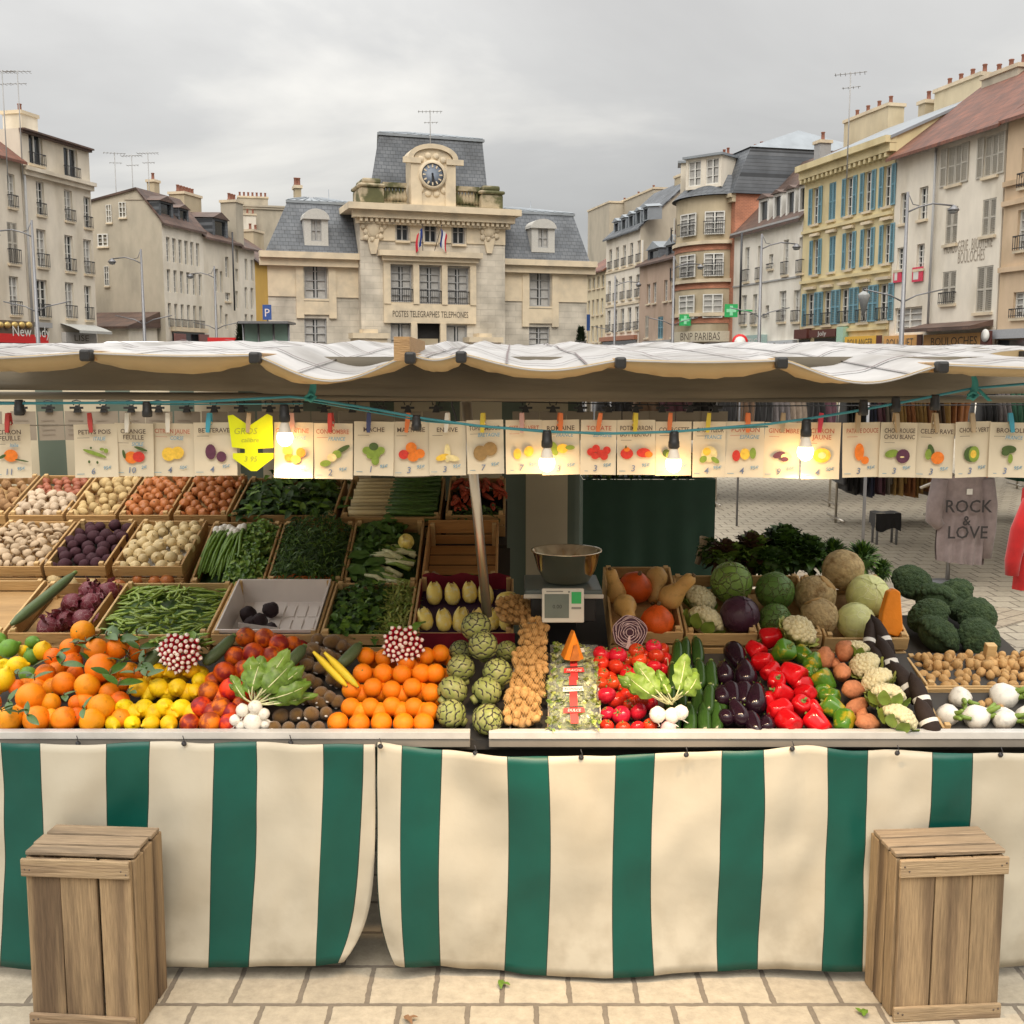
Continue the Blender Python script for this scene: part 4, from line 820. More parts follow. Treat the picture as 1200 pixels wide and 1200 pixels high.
# vehicles glimpsed over the canopies
def van(px, Y, label, c, L_=4.9, hh=1.95, sx=1):
    p = atY(px, 431, Y); t = E('parked_van', (p.x, Y, 0), -pi/2-.12, label, 'van'); q = MB(); pts = [(-L_/2, .35), (L_/2-.1, .35), (L_/2, .6), (L_/2, .95), (L_/2-.9, 1.15), (L_/2-1.55, hh-.08), (L_/2-1.9, hh), (-L_/2+.2, hh), (-L_/2, hh-.2)]
    q.prism([(x*sx, z) for x, z in (pts if sx > 0 else pts[::-1])], -.9, .9); bevel(q.build('body', mat('van_white', (.75, .75, .75), .25, .04), t), .08, 3)
    for a0, a1 in ((L_/2-2.5, L_/2-1.65), (-.7, .5), (-L_/2+.4, -.9)):
        q = MB(); q.prism([(x*sx, z) for x, z in ((a0, 1.15), (a1, 1.15), (a1-.1, hh-.25), (a0, hh-.25))], -.915, -.905); q.build('side_window', GLASS, t)
    for x in (-L_/2+.9, L_/2-.95):
        for y in (-.82, .82):
            w_ = MB(); w_.lathe([(.0, -.1), (.22, -.1), (.33, -.1), (.34, 0), (.33, .1), (0, .1)], 18, M=Matrix.Rotation(pi/2, 4, 'X')); w_.build('wheel', mat('tyre', (.02, .02, .02), .8), t, (x*sx, y, .34))
    q = MB(); q.add([(L_/2-.93, -.8, 1.2), (L_/2-.93, .8, 1.2), (L_/2-1.5, .72, hh-.2), (L_/2-1.5, -.72, hh-.2)], [(0, 1, 2, 3)]); ws = q.build('windscreen', GLASS, t); ws.location = (.045, 0, .02)
    for y in (-.7, .7): q = MB(); q.box((L_/2*sx-.02, y-.14, .72), (L_/2*sx+.02, y+.14, .9)); q.build('headlight', LGL, t)
van(168, 35.5, 'tall white delivery van facing the stalls beyond the canopies', 0, hh=2.72, L_=5.2)
# ================= the stall itself
Y0 = 3.3
TARP_C = mat('cream_tarp', (.515, .475, .385), .42, .06, 3, c2=(.465, .42, .33), c2scale=2.2, bump=.35, bscale=7, spec=.4)
TARP_G = mat('green_tarp', (.004, .076, .058), .38, .2, 3, bump=.2, bscale=6, spec=.35)
TARP_TOP = mat('white_tarp_top', (.40, .39, .385), .55, .16, 7, bump=.5, bscale=9, c2=(.27, .255, .24), c2scale=1.6)
SEAM = mat('tarp_seam', (.16, .13, .13), .8, .2, 20); TARP_IN = mat('tan_tarp', (.40, .30, .165), .7, .1, 5, bump=.3, bscale=9)
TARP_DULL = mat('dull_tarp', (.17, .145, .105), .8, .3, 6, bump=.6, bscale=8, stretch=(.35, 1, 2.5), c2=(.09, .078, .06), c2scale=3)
ALU = mat('alu_rail', (.72, .71, .69), .35, .06, 6, metal=.6); STEEL = mat('steel_pole', (.52, .48, .42), .32, .1, 9, metal=.9); BLACKP = mat('black_plastic', (.015, .015, .016), .5)
WOODO = mat('beam_wood', (.36, .22, .10), .7, .25, 14, stretch=(1, 6, 6), bump=.4); DARKW = mat('dark_trestle', (.03, .024, .018), .8)
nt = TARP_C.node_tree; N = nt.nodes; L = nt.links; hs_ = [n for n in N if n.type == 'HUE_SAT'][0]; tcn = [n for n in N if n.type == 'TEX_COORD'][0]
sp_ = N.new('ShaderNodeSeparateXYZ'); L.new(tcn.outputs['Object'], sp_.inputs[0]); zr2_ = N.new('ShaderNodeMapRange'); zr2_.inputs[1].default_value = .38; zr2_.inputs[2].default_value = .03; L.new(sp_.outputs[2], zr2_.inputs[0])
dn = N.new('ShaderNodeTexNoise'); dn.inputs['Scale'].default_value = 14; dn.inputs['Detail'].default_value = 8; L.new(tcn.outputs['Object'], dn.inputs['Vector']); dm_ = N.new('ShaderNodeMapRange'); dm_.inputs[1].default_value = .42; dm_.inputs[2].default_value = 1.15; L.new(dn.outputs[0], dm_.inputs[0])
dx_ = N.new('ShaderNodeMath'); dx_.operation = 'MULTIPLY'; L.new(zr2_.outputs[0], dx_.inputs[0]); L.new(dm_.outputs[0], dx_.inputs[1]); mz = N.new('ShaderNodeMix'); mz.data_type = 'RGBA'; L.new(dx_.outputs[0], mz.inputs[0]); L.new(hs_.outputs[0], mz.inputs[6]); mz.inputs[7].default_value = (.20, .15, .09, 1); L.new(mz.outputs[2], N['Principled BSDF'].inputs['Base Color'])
# front skirt: two hanging striped sheets with a gap between them
def xs(px, y=1000): return atY(px, y, Y0).x
ztop = [atY(0, y, Y0).z for y in (866, 878)]
def skirt(label, edges, top, bot, folds, nm='stall_skirt', group=None):
    """edges: [(photo x at the top, photo x at the bottom)] stripe borders, cream first; top / bot: height of the hems in photo px along the width"""
    ts = []; mi = []
    for i in range(len(edges)-1):
        n = max(4, int(abs(edges[i+1][0]-edges[i][0])/7))
        for k in range(n):
            ts.append((i, k/n)); mi.append(i % 2)
            if k == 0: ts.append((i, 1.1/abs(edges[i+1][0]-edges[i][0]))); mi[-1] = 2; mi.append(i % 2)
    ts.append((len(edges)-2, 1.))
    def ev(c, x):
        for (a, p), (b, q) in zip(c, c[1:]):
            if a <= x <= b: t = (x-a)/(b-a); t = t*t*(3-2*t); return p+(q-p)*t
        return c[0][1] if x < c[0][0] else c[-1][1]
    mb = MB(); NV = 26
    for j in range(NV+1):
        v = j/NV
        for i, k in ts:
            xt = edges[i][0]+(edges[i+1][0]-edges[i][0])*k; xb = edges[i][1]+(edges[i+1][1]-edges[i][1])*k
            vv = 3*v*v-2*v*v*v; wg = max(0, 1-abs(xt-441)/45); x = xt+(xb-xt)*((.35*v+.65*vv)*(1-wg)+wg*v**6) + 3.9*sin(xt*.021+1)*sin(v*pi)*(1-wg)
            yt, yb = ev(top, xt), ev(bot, xb); p = atY(x, yt+(yb-yt)*v, Y0)
            wv = .010*sin(xt*.045+v*1.2+folds)*(.25+v*.5)+.010*sin(xt*.019-v*2.6)*v+.036*noise.noise(V((xt*.011, v*2.0, folds)))+.010*noise.noise(V((xt*.03+v*2, v*5, folds+3)))
            mb.v.append((p.x, Y0-.034-.012*v+wv, p.z))
    w = len(ts)
    for j in range(NV):
        for i in range(w-1): mb.f.append([j*w+i, (j+1)*w+i, (j+1)*w+i+1, j*w+i+1]); mb.m.append(mi[i]); mb.s.append(True)
    o = mb.build(nm, [TARP_C, TARP_G, mat('stripe_seam', (.012, .03, .02), .7)]); s = o.modifiers.new('thick', 'SOLIDIFY'); s.thickness = .003; return tag(o, label, 'tarpaulin', group)
e1 = [(-78, -80), (7, 7), (53, 56), (131, 131), (178, 178), (255, 249), (302, 295), (381, 373), (427, 398), (441, 405)]
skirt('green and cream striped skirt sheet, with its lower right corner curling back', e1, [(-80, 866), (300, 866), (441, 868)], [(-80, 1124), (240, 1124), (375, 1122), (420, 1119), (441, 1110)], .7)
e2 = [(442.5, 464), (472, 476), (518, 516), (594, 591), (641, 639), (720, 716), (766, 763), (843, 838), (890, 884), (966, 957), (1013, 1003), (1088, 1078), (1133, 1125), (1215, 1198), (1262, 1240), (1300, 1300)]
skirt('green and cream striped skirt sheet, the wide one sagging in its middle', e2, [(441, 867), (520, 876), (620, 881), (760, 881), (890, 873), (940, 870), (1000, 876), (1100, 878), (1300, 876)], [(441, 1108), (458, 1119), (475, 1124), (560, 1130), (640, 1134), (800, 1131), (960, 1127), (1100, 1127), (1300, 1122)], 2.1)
for px, py in ((92, 871), (216, 871), (341, 870), (446, 874), (557, 882), (681, 887), (804, 884), (928, 877), (1051, 882), (1172, 884)):
    p = atY(px, py, Y0-.035); q = MB(); q.lathe([(.0, 0), (.007, 0), (.0085, .004), (.004, .008), (0, .008)], 10, M=Matrix.Rotation(pi/2, 4, 'X')); q.tube([(0, -.004, 0), (.003, -.010, .012), (-.002, -.006, .026)], .0016, 5)
    tag(q.build('eyelet_hook', IRON, None, p), 'small dark hook through an eyelet along the top hem of the striped skirts', 'hook', 'eyelet hooks on the skirts')
# table rail + trestle deck
zr_ = atY(600, 857, Y0).z
stall = E('market_table', (0, Y0, 0), 0, 'long market trestle table with a white metal front rail and stepped shelves', 'market table')
def rail(a, b, nm='front_rail'):
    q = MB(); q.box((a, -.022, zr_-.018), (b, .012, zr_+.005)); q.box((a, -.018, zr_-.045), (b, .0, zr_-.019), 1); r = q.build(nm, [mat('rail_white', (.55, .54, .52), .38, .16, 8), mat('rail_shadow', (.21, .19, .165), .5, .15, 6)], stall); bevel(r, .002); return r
X = lambda px: atY(px, 857, Y0).x
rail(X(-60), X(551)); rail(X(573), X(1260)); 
q = MB(); q.box((X(-60), .06, zr_-.16), (X(1260), .08, zr_-.06)); q.build('apron_board', DARKW, stall)
S1, S2 = (Y0+.02, zr_-.035), (3.80, .905)      # front display board
def board(y0, z0, y1, z1, m=DARKW, t=.03, x0=-60, x1=1260, nm='shelf_board'):
    q = MB(); q.add([(X(x0), y0-Y0, z0), (X(x1), y0-Y0, z0), (X(x1), y1-Y0, z1), (X(x0), y1-Y0, z1), (X(x0), y0-Y0, z0-t), (X(x1), y0-Y0, z0-t), (X(x1), y1-Y0, z1-t), (X(x0), y1-Y0, z1-t)], [(0, 1, 2, 3), (7, 6, 5, 4), (0, 4, 5, 1), (1, 5, 6, 2), (2, 6, 7, 3), (3, 7, 4, 0)]); return q.build(nm, m, stall)
board(S1[0], S1[1], S2[0], S2[1], mat('display_board', (.05, .045, .04), .8))
board(3.82, .86, 4.22, .965, x1=602); board(4.22, .96, 4.60, 1.15, x1=597); board(4.62, 1.16, 5.02, 1.30, x1=592); board(3.82, .86, 4.3, .93, x0=650, x1=1300)
q = MB()
for px in (30, 330, 640, 900, 1230): q.box((X(px)-.02, .08, 0), (X(px)+.02, .12, zr_-.1)); q.box((X(px)-.02, .9, 0), (X(px)+.02, .94, .8))
for i, px in enumerate((60, 350, 640, 900, 1180)):
    for yy in (.1, .85): q = MB(); q.tube([(X(px), yy, 0), (X(px), yy, .72)], .018, 8); q.build('leg', STEEL, stall)
SL1 = (S2[1]-S1[1])/(S2[0]-S1[0])
def front(px, py, lift): return atS(px, py, S1[0], S1[1]+lift*1.06, SL1)

# ---------- awning: a white sheet over bars, sagging between them, with a tan hem
caps = [(-95, 420), (98, 414), (297, 417), (480, 417), (540, 416), (728, 423), (918, 423), (1107, 428), (1290, 432)]
YA = 2.82
aw = E('stall_awning', (0, YA, 1.9), 0, 'white and tan stall awning sagging between its bars over the produce', 'awning')
sags = [(30, 12), (23, 14), (44, 6), (25, 14), (41, 12), (24, 28), (37, 14), (20, 14)]   # (px sag of the white edge, px of tan hem under it)
hem_b = [436, 438, 451, 436, 444, 444, 450, 442]
mb = MB(); NB = 14
cols = []
for k in range(len(caps)-1):
    (x0, y0), (x1, y1) = caps[k], caps[k+1]
    for i in range(18 + (1 if k == len(caps)-2 else 0)):
        t = i/18; s = sin(pi*t)**1.3; skew = (.12 if k in (2, 6) else -.05)
        x = x0+(x1-x0)*t; e = y0+(y1-y0)*t-1+s*({0: 3, 1: 2, 2: 30, 3: 6, 4: 15, 5: 2, 6: 24, 7: 2}[k]); hb = max(e+2, y0+8+(hem_b[k]-y0-8)*sin(pi*min(1, max(0, t+skew*s)))**.7)
        cols.append((x, e, hb, k, t))
WY = 3.9                                            # the sheet runs back this far and rises
for j in range(NB+1):
    v = j/NB
    for x, e, hb, k, t in cols:
        p = atY(x, e, YA); zb = 1.905+.13; sg = .035*sin(pi*t)*sin(pi*v)
        z = p.z+(zb-p.z)*(1-(1-v)**2.2)-sg+.010*noise.noise(V((x*.03, v*9, 2)))*(v > 0); mb.v.append((p.x*(1+.12*v*0), v*WY, z-1.9))
w = len(cols)
for j in range(NB):
    for i in range(w-1):
        seam = 1 if (j in (3, 8) and False) else 0
        mb.f.append([j*w+i, j*w+i+1, (j+1)*w+i+1, (j+1)*w+i]); mb.m.append(seam); mb.s.append(True)
o = mb.build('sheet', [TARP_TOP, SEAM], aw); sm_ = o.modifiers.new('thick', 'SOLIDIFY'); sm_.thickness = .004; sm_.offset = -1
# printed grid seams lie on the sheet: thin dark strips
q = MB()
def surf(i, j): return V(mb.v[j*w+i])
for i in range(5, w-2, 9):
    for j in range(0, NB):
        a, b = surf(i, j)+V((0, 0, .006)), surf(i, j+1)+V((0, 0, .006)); q.add([a, a+V((.006, 0, 0)), b+V((.006, 0, 0)), b], [(0, 1, 2, 3)])
for j in (1, 3, 5, 8, 11):
    for i in range(w-1):
        a, b = surf(i, j)+V((0, 0, .006)), surf(i+1, j)+V((0, 0, .006)); q.add([a, b, b+V((0, .012, .001)), a+V((0, .012, .001))], [(0, 1, 2, 3)])
q.build('seam', SEAM, aw)
q = MB(); vs = []
for x, e, hb, k, t in cols:
    a, b = atY(x, e, YA), atY(x, hb, YA); wr = .010*noise.noise(V((x*.09, 3, 1)))+.006*noise.noise(V((x*.3, 7, 1))); q.v += [(a.x, .0, a.z-1.9), (a.x, .022+wr, (a.z+b.z)/2-1.9), (b.x, .055+2*wr, b.z-1.9+.006*noise.noise(V((x*.12, 1, 4))))]
for i in range(w-1):
    for j in range(2): q.f.append([i*3+j, i*3+j+1, i*3+j+4, i*3+j+3]); q.m.append(0); q.s.append(True)
hm = q.build('hem', TARP_IN, aw); s_ = hm.modifiers.new('thick', 'SOLIDIFY'); s_.thickness = .003
for x, y in caps[1:8]:
    p = atY(x, y, YA-.03); q = MB(); q.box((p.x-.012, .0, p.z-1.9-.018), (p.x+.012, 1.0, p.z-1.9+.008)); bevel(q.build('awning_bar', WOODO, aw), .004)
    q = MB(); q.box((p.x-.0135, -.03, p.z-1.9-.020), (p.x+.0135, .012, p.z-1.9+.010)); bevel(q.build('bar_cap', BLACKP, aw), .006)
p = atY(473, 409, YA+.05); q = MB(); q.box((p.x-.02, 0, p.z-1.9-.03), (p.x+.02, .5, p.z-1.9+.03)); q.build('awning_bar', WOODO, aw)
# dull hanging valance on the main beam behind the awning
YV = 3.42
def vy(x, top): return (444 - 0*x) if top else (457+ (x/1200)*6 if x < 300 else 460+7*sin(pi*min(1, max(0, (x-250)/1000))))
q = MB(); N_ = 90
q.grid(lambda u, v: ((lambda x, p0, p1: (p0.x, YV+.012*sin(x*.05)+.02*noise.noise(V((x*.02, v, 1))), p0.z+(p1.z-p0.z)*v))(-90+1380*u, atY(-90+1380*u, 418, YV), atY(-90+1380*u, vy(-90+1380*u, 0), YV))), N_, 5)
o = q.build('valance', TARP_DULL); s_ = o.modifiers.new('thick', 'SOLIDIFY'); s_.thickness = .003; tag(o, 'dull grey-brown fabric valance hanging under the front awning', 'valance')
q = MB(); a, b = atY(-90, 463, YV+.05), atY(1290, 468, YV+.05); q.tube([a, atY(600, 466, YV+.05), b], .012, 8); tag(q.build('crossbar', TARP_DULL), 'long metal crossbar under the dull valance', 'bar')
# leaning pole
p0, p1 = atY(543, 436, 3.5), atY(571, 722, 3.62); q = MB(); q.tube([p0, p1], .0165, 14); pl = E('tent_pole', (0, 0, 0), 0, 'leaning metal tent pole rising from the artichokes to the awning', 'pole'); q.build('tube', STEEL, pl)
q = MB(); q.lathe([(.024, 0), (.03, .01), (.03, .075), (.022, .085)], 12); c = q.build('clamp', STEEL, pl, p0-V((0, 0, .08))); q = MB(); q.tube([(0, -.03, .02), (.03, -.035, .05), (.075, -.03, .03), (.09, -.03, .05)], .004, 5); q.tube([(-.03, -.02, .03), (-.035, -.03, -.02), (-.005, -.034, -.12), (0, -.034, -.22)], .003, 5); q.build('wire_tie', IRON, c)
# roof posts at the back of the stall carry the awning
for px in (-60, 690, 1275):
    b = atY(px, 431, 6.6); q = MB(); q.tube([(b.x, 6.6, 0), (b.x, 6.6, 2.02)], .02, 8); tag(q.build('tent_post', STEEL), 'upright metal post at the back of the produce stall', 'pole', 'back posts of the stall')
# ---------- striped back wall
YB = 5.3
q = MB(); xl, xr = atY(-80, 500, YB).x, atY(684, 500, YB).x; st = []; x = xl
def bz(v): return 1.90-(1.90-.15)*v
prof = []
x = xl; i = 0
while x < xr:
    wd = .20 if i % 2 == 0 else .115; n = 4
    for k in range(n):
        if x+wd*k/n < xr: prof.append((x+wd*k/n, i % 2))
    x += wd; i += 1
for v in range(13):
    for xx, m_ in prof: q.v.append((xx, YB+.02*sin(xx*9+v*.2)+.012*sin(xx*23), bz(v/12)))
n_ = len(prof)
for v in range(12):
    for k in range(n_-1): q.f.append([v*n_+k, (v+1)*n_+k, (v+1)*n_+k+1, v*n_+k+1]); q.m.append(prof[k][1]); q.s.append(True)
o = q.build('back_wall', [mat('cream_tarp_old', (.50, .44, .32), .6, .08, 3), mat('green_tarp_old', (.10, .13, .10), .6, .1, 3)]); s_ = o.modifiers.new('thick', 'SOLIDIFY'); s_.thickness = .003; tag(o, 'dim green and cream striped tarpaulin closing the back of the stall', 'tarpaulin')

# ---------- price cards
PAPER = mat('card_paper', (.66, .575, .43), .75, .05, 8); PAPERB = mat('card_back', (.26, .22, .17), .8, .06, 6); INK = mat('print_ink', (.09, .06, .045), .8); INKR = mat('print_red', (.42, .13, .08), .8); PEN = mat('blue_pen', (.14, .30, .42), .8, .3, 60); PENB = mat('navy_pen', (.16, .20, .30), .8, .3, 60)
def C(n, r, g, b): return mat('art_'+n, srgb(r, g, b), .8, .25, 90)
AO, AY, AG, AD, AR, AP, AW, AB = C('orange', 226, 122, 40), C('yellow', 232, 190, 70), C('green', 128, 150, 60), C('dark_green', 70, 90, 45), C('red', 200, 55, 45), C('purple', 92, 50, 72), C('ivory', 224, 206, 150), C('brown', 150, 120, 75)
AMAT = dict(o=AO, y=AY, g=AG, d=AD, r=AR, p=AP, w=AW, b=AB)
KEY = 'oygdrpwb'
CM = [PAPER, INK, INKR, PEN, PENB]+[AMAT[k] for k in KEY]
def el(mb, x, z, a, b, k, rot=0., y=-.0016, n=14):
    c, s = cos(rot), sin(rot); mb.add([(x+a*cos(t)*c-b*sin(t)*s, y, z+a*cos(t)*s+b*sin(t)*c) for t in [2*pi*i/n for i in range(n)]], [tuple(range(n))], 5+KEY.index(k))
# (x0, x1, y top, y bottom, title lines, title ink, origin in pen, price, art)
CARDS = [(-10, 34, 497, 560, ('CITRON', 'FEUILLE'), 1, 'Italie', '11 95€', 'o0,0,9,8;d-10,-1,5,2,.5;d13,-6,9,1,-.2'), (86, 137, 497, 559, ('PETITS POIS',), 1, 'ITALIE', '6 95€', 'g-1,2,16,2.5,-.35;g8,7,3,2;g13,5,3,3;d-5,9,1.5,1.5;d-8,-8,1.5,2;d2,-9,1.5,2'), (134, 180, 496, 558, ('ORANGE', 'FEUILLE'), 1, 'SICILE', '10 2€', 'o-3,-4,9,8;r6,-3,8,7;d9,7,9,2,-.3;d-12,0,2,6,.2'), (178, 228, 496, 558, ('CITRON JAUNE',), 2, 'CORSE', '4 50€', 'y-5,0,9,9;y6,2,9,8,.6'), (226, 277, 495, 557, ('BETTERAVE',), 1, '', '4 95€', 'p-5,2,7,10;p8,-4,6.5,7'),
 (320, 367, 495, 560, ('CLEMENTINE',), 2, 'ESPAGNE', '3 95€', 'y-6,5,6,6;o-4,-3,6,5;y4,-5,6,5;o10,3,6,6'), (367, 414, 496, 561, ('CONCOMBRE',), 2, 'FRANCE', '2 95€', 'd12,8,10,3,.5;g5,2,6,5;w-1,-2,6,5;g-9,-9,7,4,.2'), (415, 462, 494, 557, ('MACHE',), 1, '', '1 95€', 'g0,0,9,9;g-8,3,6,5;g8,3,6,5,.4;d0,8,6,5;g2,-9,5,6;g-5,-3,4,4'), (460, 503, 494, 558, ('MALTAISE',), 1, '', '3 95€', 'o0,7,7,7;r-9,-1,6.5,6;o2,-4,7,6;o10,0,6.5,6'), (502, 546, 494, 557, ('ENDIVE',), 1, '', '3 95€', 'w0,0,4,12;y-6,-5,9,4,.3;w6,-6,9,4,-.2'), (546, 590, 492, 555, ('TOPINAMBOUR',), 1, 'BRETAGNE', '7 95€', 'b-6,-2,9,10;b6,3,9,9,.5'),
 (592, 635, 492, 555, ('CITRON VERT',), 2, '', '7 95€', 'y-8,-3,5,7;y6,0,6,7,-.5'), (634, 679, 492, 556, ('ROMAINE',), 1, 'FRANCE', '3 95€', 'g-8,4,5,9,.3;y2,4,7,6;g11,5,6,3'), (680, 723, 492, 556, ('TOMATE',), 2, 'ESPAGNE', '3 95€', 'r-9,0,5,5;r-3,4,5,5;r3,-2,6,5;r10,2,5,5;r7,-5,5,5;r-4,-5,5,4'), (723, 768, 492, 556, ('POTIMARRON', 'BUTTERNUT'), 1, '', '3 95€', 'r-11,-2,8,7;o-11,3,4,3;r9,-1,9,6;o15,-3,5,4;d-12,6,1,2'), (768, 811, 494, 557, ('COURGETTE',), 1, '', '4 50€', 'd-9,0,5,5,.3;g-6,-2,4,4'), (812, 851, 494, 559, ('CHOU FLEUR',), 1, 'FRANCE', '4 95€', 'w0,0,10,10;y-3,3,5,5;g-7,-6,5,4,.7;g7,-7,6,3,-.6'), (851, 896, 494, 559, ('POIVRON',), 2, 'ESPAGNE', '4 95€', 'r-10,-2,5,7;y0,0,6,7;g9,1,4,7'), (896, 940, 495, 560, ('GINGEMBRE',), 2, '', '9 50€', 'p-4,0,8,4,.3;w5,-2,7,4;p3,-5,5,3'), (940, 986, 495, 561, ('CITRON', 'JAUNE'), 2, '', '4 50€', 'y1,0,11,9;w1,0,5,4'), (987, 1032, 495, 559, ('PATATE DOUCE',), 2, '', '3 95€', 'o-3,3,6,11;o4,-7,5,5'), (1031, 1076, 495, 559, ('CHOU ROUGE', 'CHOU BLANC'), 1, '', '3 95€', 'g-8,1,9,5,.2;p6,-2,9,9;w5,-3,3,1'), (1075, 1120, 496, 560, ('CELERI RAVE',), 1, '', '3 95€', 'd-5,5,4,9,.3;g-8,1,4,7;o3,-3,8,8'), (1118, 1162, 494, 559, ('CHOUX VERT',), 1, '', '3 95€', 'd-2,0,10,10;g1,0,7,10;y0,0,4,5'), (1160, 1206, 495, 559, ('BROCOLI',), 1, 'FRANCE', '3 95€', 'd0,6,9,5;d-4,2,5,4;g2,-5,3,6'), (-62, -12, 497, 560, ('POMELO',), 1, 'CORSE', '4 95€', 'o0,0,8,8')]
YC = 3.0
CK = atY(600, 525, YC); PXM = m_px(CK)
for i, (x0, x1, yt, yb, ti, ink, org, price, art) in enumerate(CARDS):
    a, b = atY((x0+x1)/2, yt, YC), atY((x0+x1)/2, yb, YC); wd = (x1-x0-.6)*m_px(a); hh = a.z-b.z; mb = MB(); bend = R.uniform(-.006, .006)
    mb.grid(lambda u, v: ((u-.5)*wd, bend*(2*u-1)**2-.008*v*v*R.uniform(.9, 1.1), -hh*v), 6, 4, 0)
    def fl(u): return -.0032
    yq = -.010; u_ = hh/62.
    b0 = len(mb.v)
    zt_ = -hh*.185
    for l in ti:
        ts_ = u_*7.2; vs, _ = text_geo(l, ts_, 0.00028); tw_ = max(v[0] for v in vs)-min(v[0] for v in vs); put_text(mb, l, 0, yq, zt_, ts_, ink, sx=min(1., wd*.84/max(tw_, 1e-4)), bold=0.00028); zt_ -= u_*7.
    mb.add([(-wd*.4, yq, zt_+u_*2.5), (-wd*.12, yq, zt_+u_*2.5), (-wd*.12, yq, zt_+u_*3.0), (-wd*.4, yq, zt_+u_*3.0)], [(0, 1, 2, 3)], ink)
    if org: put_text(mb, org, wd*.1, yq, zt_-u_*.5, u_*6.0, 3, sx=.85, shear=.2, bold=.0002)
    put_text(mb, price.split()[0], -wd*.08, yq, -hh+u_*4, u_*10., 4, shear=.15, bold=.0002); put_text(mb, price.split()[1], wd*.25, yq, -hh+u_*9, u_*5.5, 3, shear=.15, bold=.0002)
    mb.add([(-wd*.45, yq, -hh+u_*4), (-wd*.28, yq, -hh+u_*4), (-wd*.28, yq, -hh+u_*4.6), (-wd*.45, yq, -hh+u_*4.6)], [(0, 1, 2, 3)], 3)
    yy_ = yq
    for e_ in art.split(';'):
        k = e_[0]; v = [float(t) for t in e_[1:].split(',')]; yy_ -= .0004; el(mb, v[0]*u_*.95, -hh*.58+v[1]*u_*.95, v[2]*u_*.9, v[3]*u_*.9, k, v[4] if len(v) > 4 else 0, yy_)
    o = mb.build('price_card', CM, None, a, (R.uniform(-.04, .04), R.uniform(-.03, .03), R.uniform(-.10, .10)))
    nm = ' '.join(ti).title(); col_ = {'o': 'orange', 'y': 'yellow', 'g': 'green', 'd': 'dark green', 'r': 'red', 'p': 'purple', 'w': 'ivory', 'b': 'brown'}
    tag(o, 'cream price card headed %s with a %s picture' % (' '.join(ti), col_[art[0]]), 'price card', 'price cards along the front')
# string and clothes pegs
q = MB(); q.tube([atY(x, 499-2*sin(pi*(x+60)/1320), YC+.012) for x in range(-60, 1261, 60)], .0015, 5); tag(q.build('string', mat('string', (.25, .22, .18), .9)), 'thin string the price cards hang from', 'string')
PEGS = [(10, 'r'), (106, 'r'), (150, 'w'), (197, 'w'), (245, 't'), (291, 's'), (342, 'p'), (388, 'r'), (432, 'n'), (477, 'o'), (524, 'w'), (566, 'y'), (612, 'p'), (656, 'o'), (702, 'o'), (744, 'y'), (785, 'o'), (830, 'y'), (876, 'o'), (917, 's'), (961, 'k'), (1005, 's'), (1050, 's'), (1096, 's'), (1140, 's'), (1185, 't')]
PC = dict(r=('red', (.50, .05, .04)), w=('white', (.72, .68, .60)), t=('turquoise', (.05, .33, .46)), s=('wooden', (.42, .32, .2)), p=('pink', (.62, .35, .30)), n=('navy', (.05, .06, .15)), o=('orange', (.75, .19, .05)), y=('yellow', (.62, .47, .04)), k=('crimson', (.55, .04, .08)))
NCARD = lambda x: min(CARDS, key=lambda c: abs((c[0]+c[1])/2-x))
for x, k in PEGS:
    p = atY(x, 497, YC-.006); b = MB(); s = .0055
    for sg in (-1, 1): b.prism([(-.0045, -.022), (.0045, -.022), (.0062, .004), (.0052, .03), (-.0052, .03), (-.0062, .004)], .0, .006, 0, Matrix.Translation((0, -.010 if sg < 0 else .006, 0)) @ Matrix.Rotation(sg*.14, 4, 'X'))
    b.tube([(-.007, 0, .004), (.007, 0, .004)], .004, 8, 1)
    n, c = PC[k]; o = b.build('clothes_peg', [mat('peg_'+n, c, .5), STEEL], None, p, (0, R.uniform(-.15, .15), R.uniform(-.3, .3)))
    tag(o, '%s clothes peg holding %s' % (n, 'the yellow arrow shaped sign' if 270 < x < 300 else 'the %s price card' % ' '.join(NCARD(x)[4])), 'clothes peg', 'clothes pegs on the string')
# fluorescent arrow-shaped sign
FLU = mat('fluorescent_card', (.68, .76, .0), .6, .03, 5, emit=(.75, .9, 0), estr=.0)
b = MB(); P = [(267, 487), (273, 486), (292, 499), (313, 485), (319, 488), (320, 525), (302, 526), (302, 531), (320, 531), (320, 537), (301, 552), (294, 552), (273, 537), (273, 531), (287, 531), (287, 526), (272, 524)]
p0 = atY(293, 520, YC-.012); pts = [(atY(x, y, YC-.012).x-p0.x, atY(x, y, YC-.012).z-p0.z) for x, y in P][::-1]
b.prism(pts, 0, .0015); put_text(b, 'GROS', -.012, -.0006, .026, .024, 1, shear=.2); put_text(b, 'calibre', .0, -.0006, .004, .018, 1, shear=.2); put_text(b, '3 95', -.0, -.0006, -.048, .02, 1, shear=.2)
tag(b.build('arrow_sign', [FLU, mat('olive_pen', (.38, .42, .05), .8)], None, p0, (0, 0, .04)), 'fluorescent yellow arrow shaped sign with handwriting, pegged between the cards', 'sign')
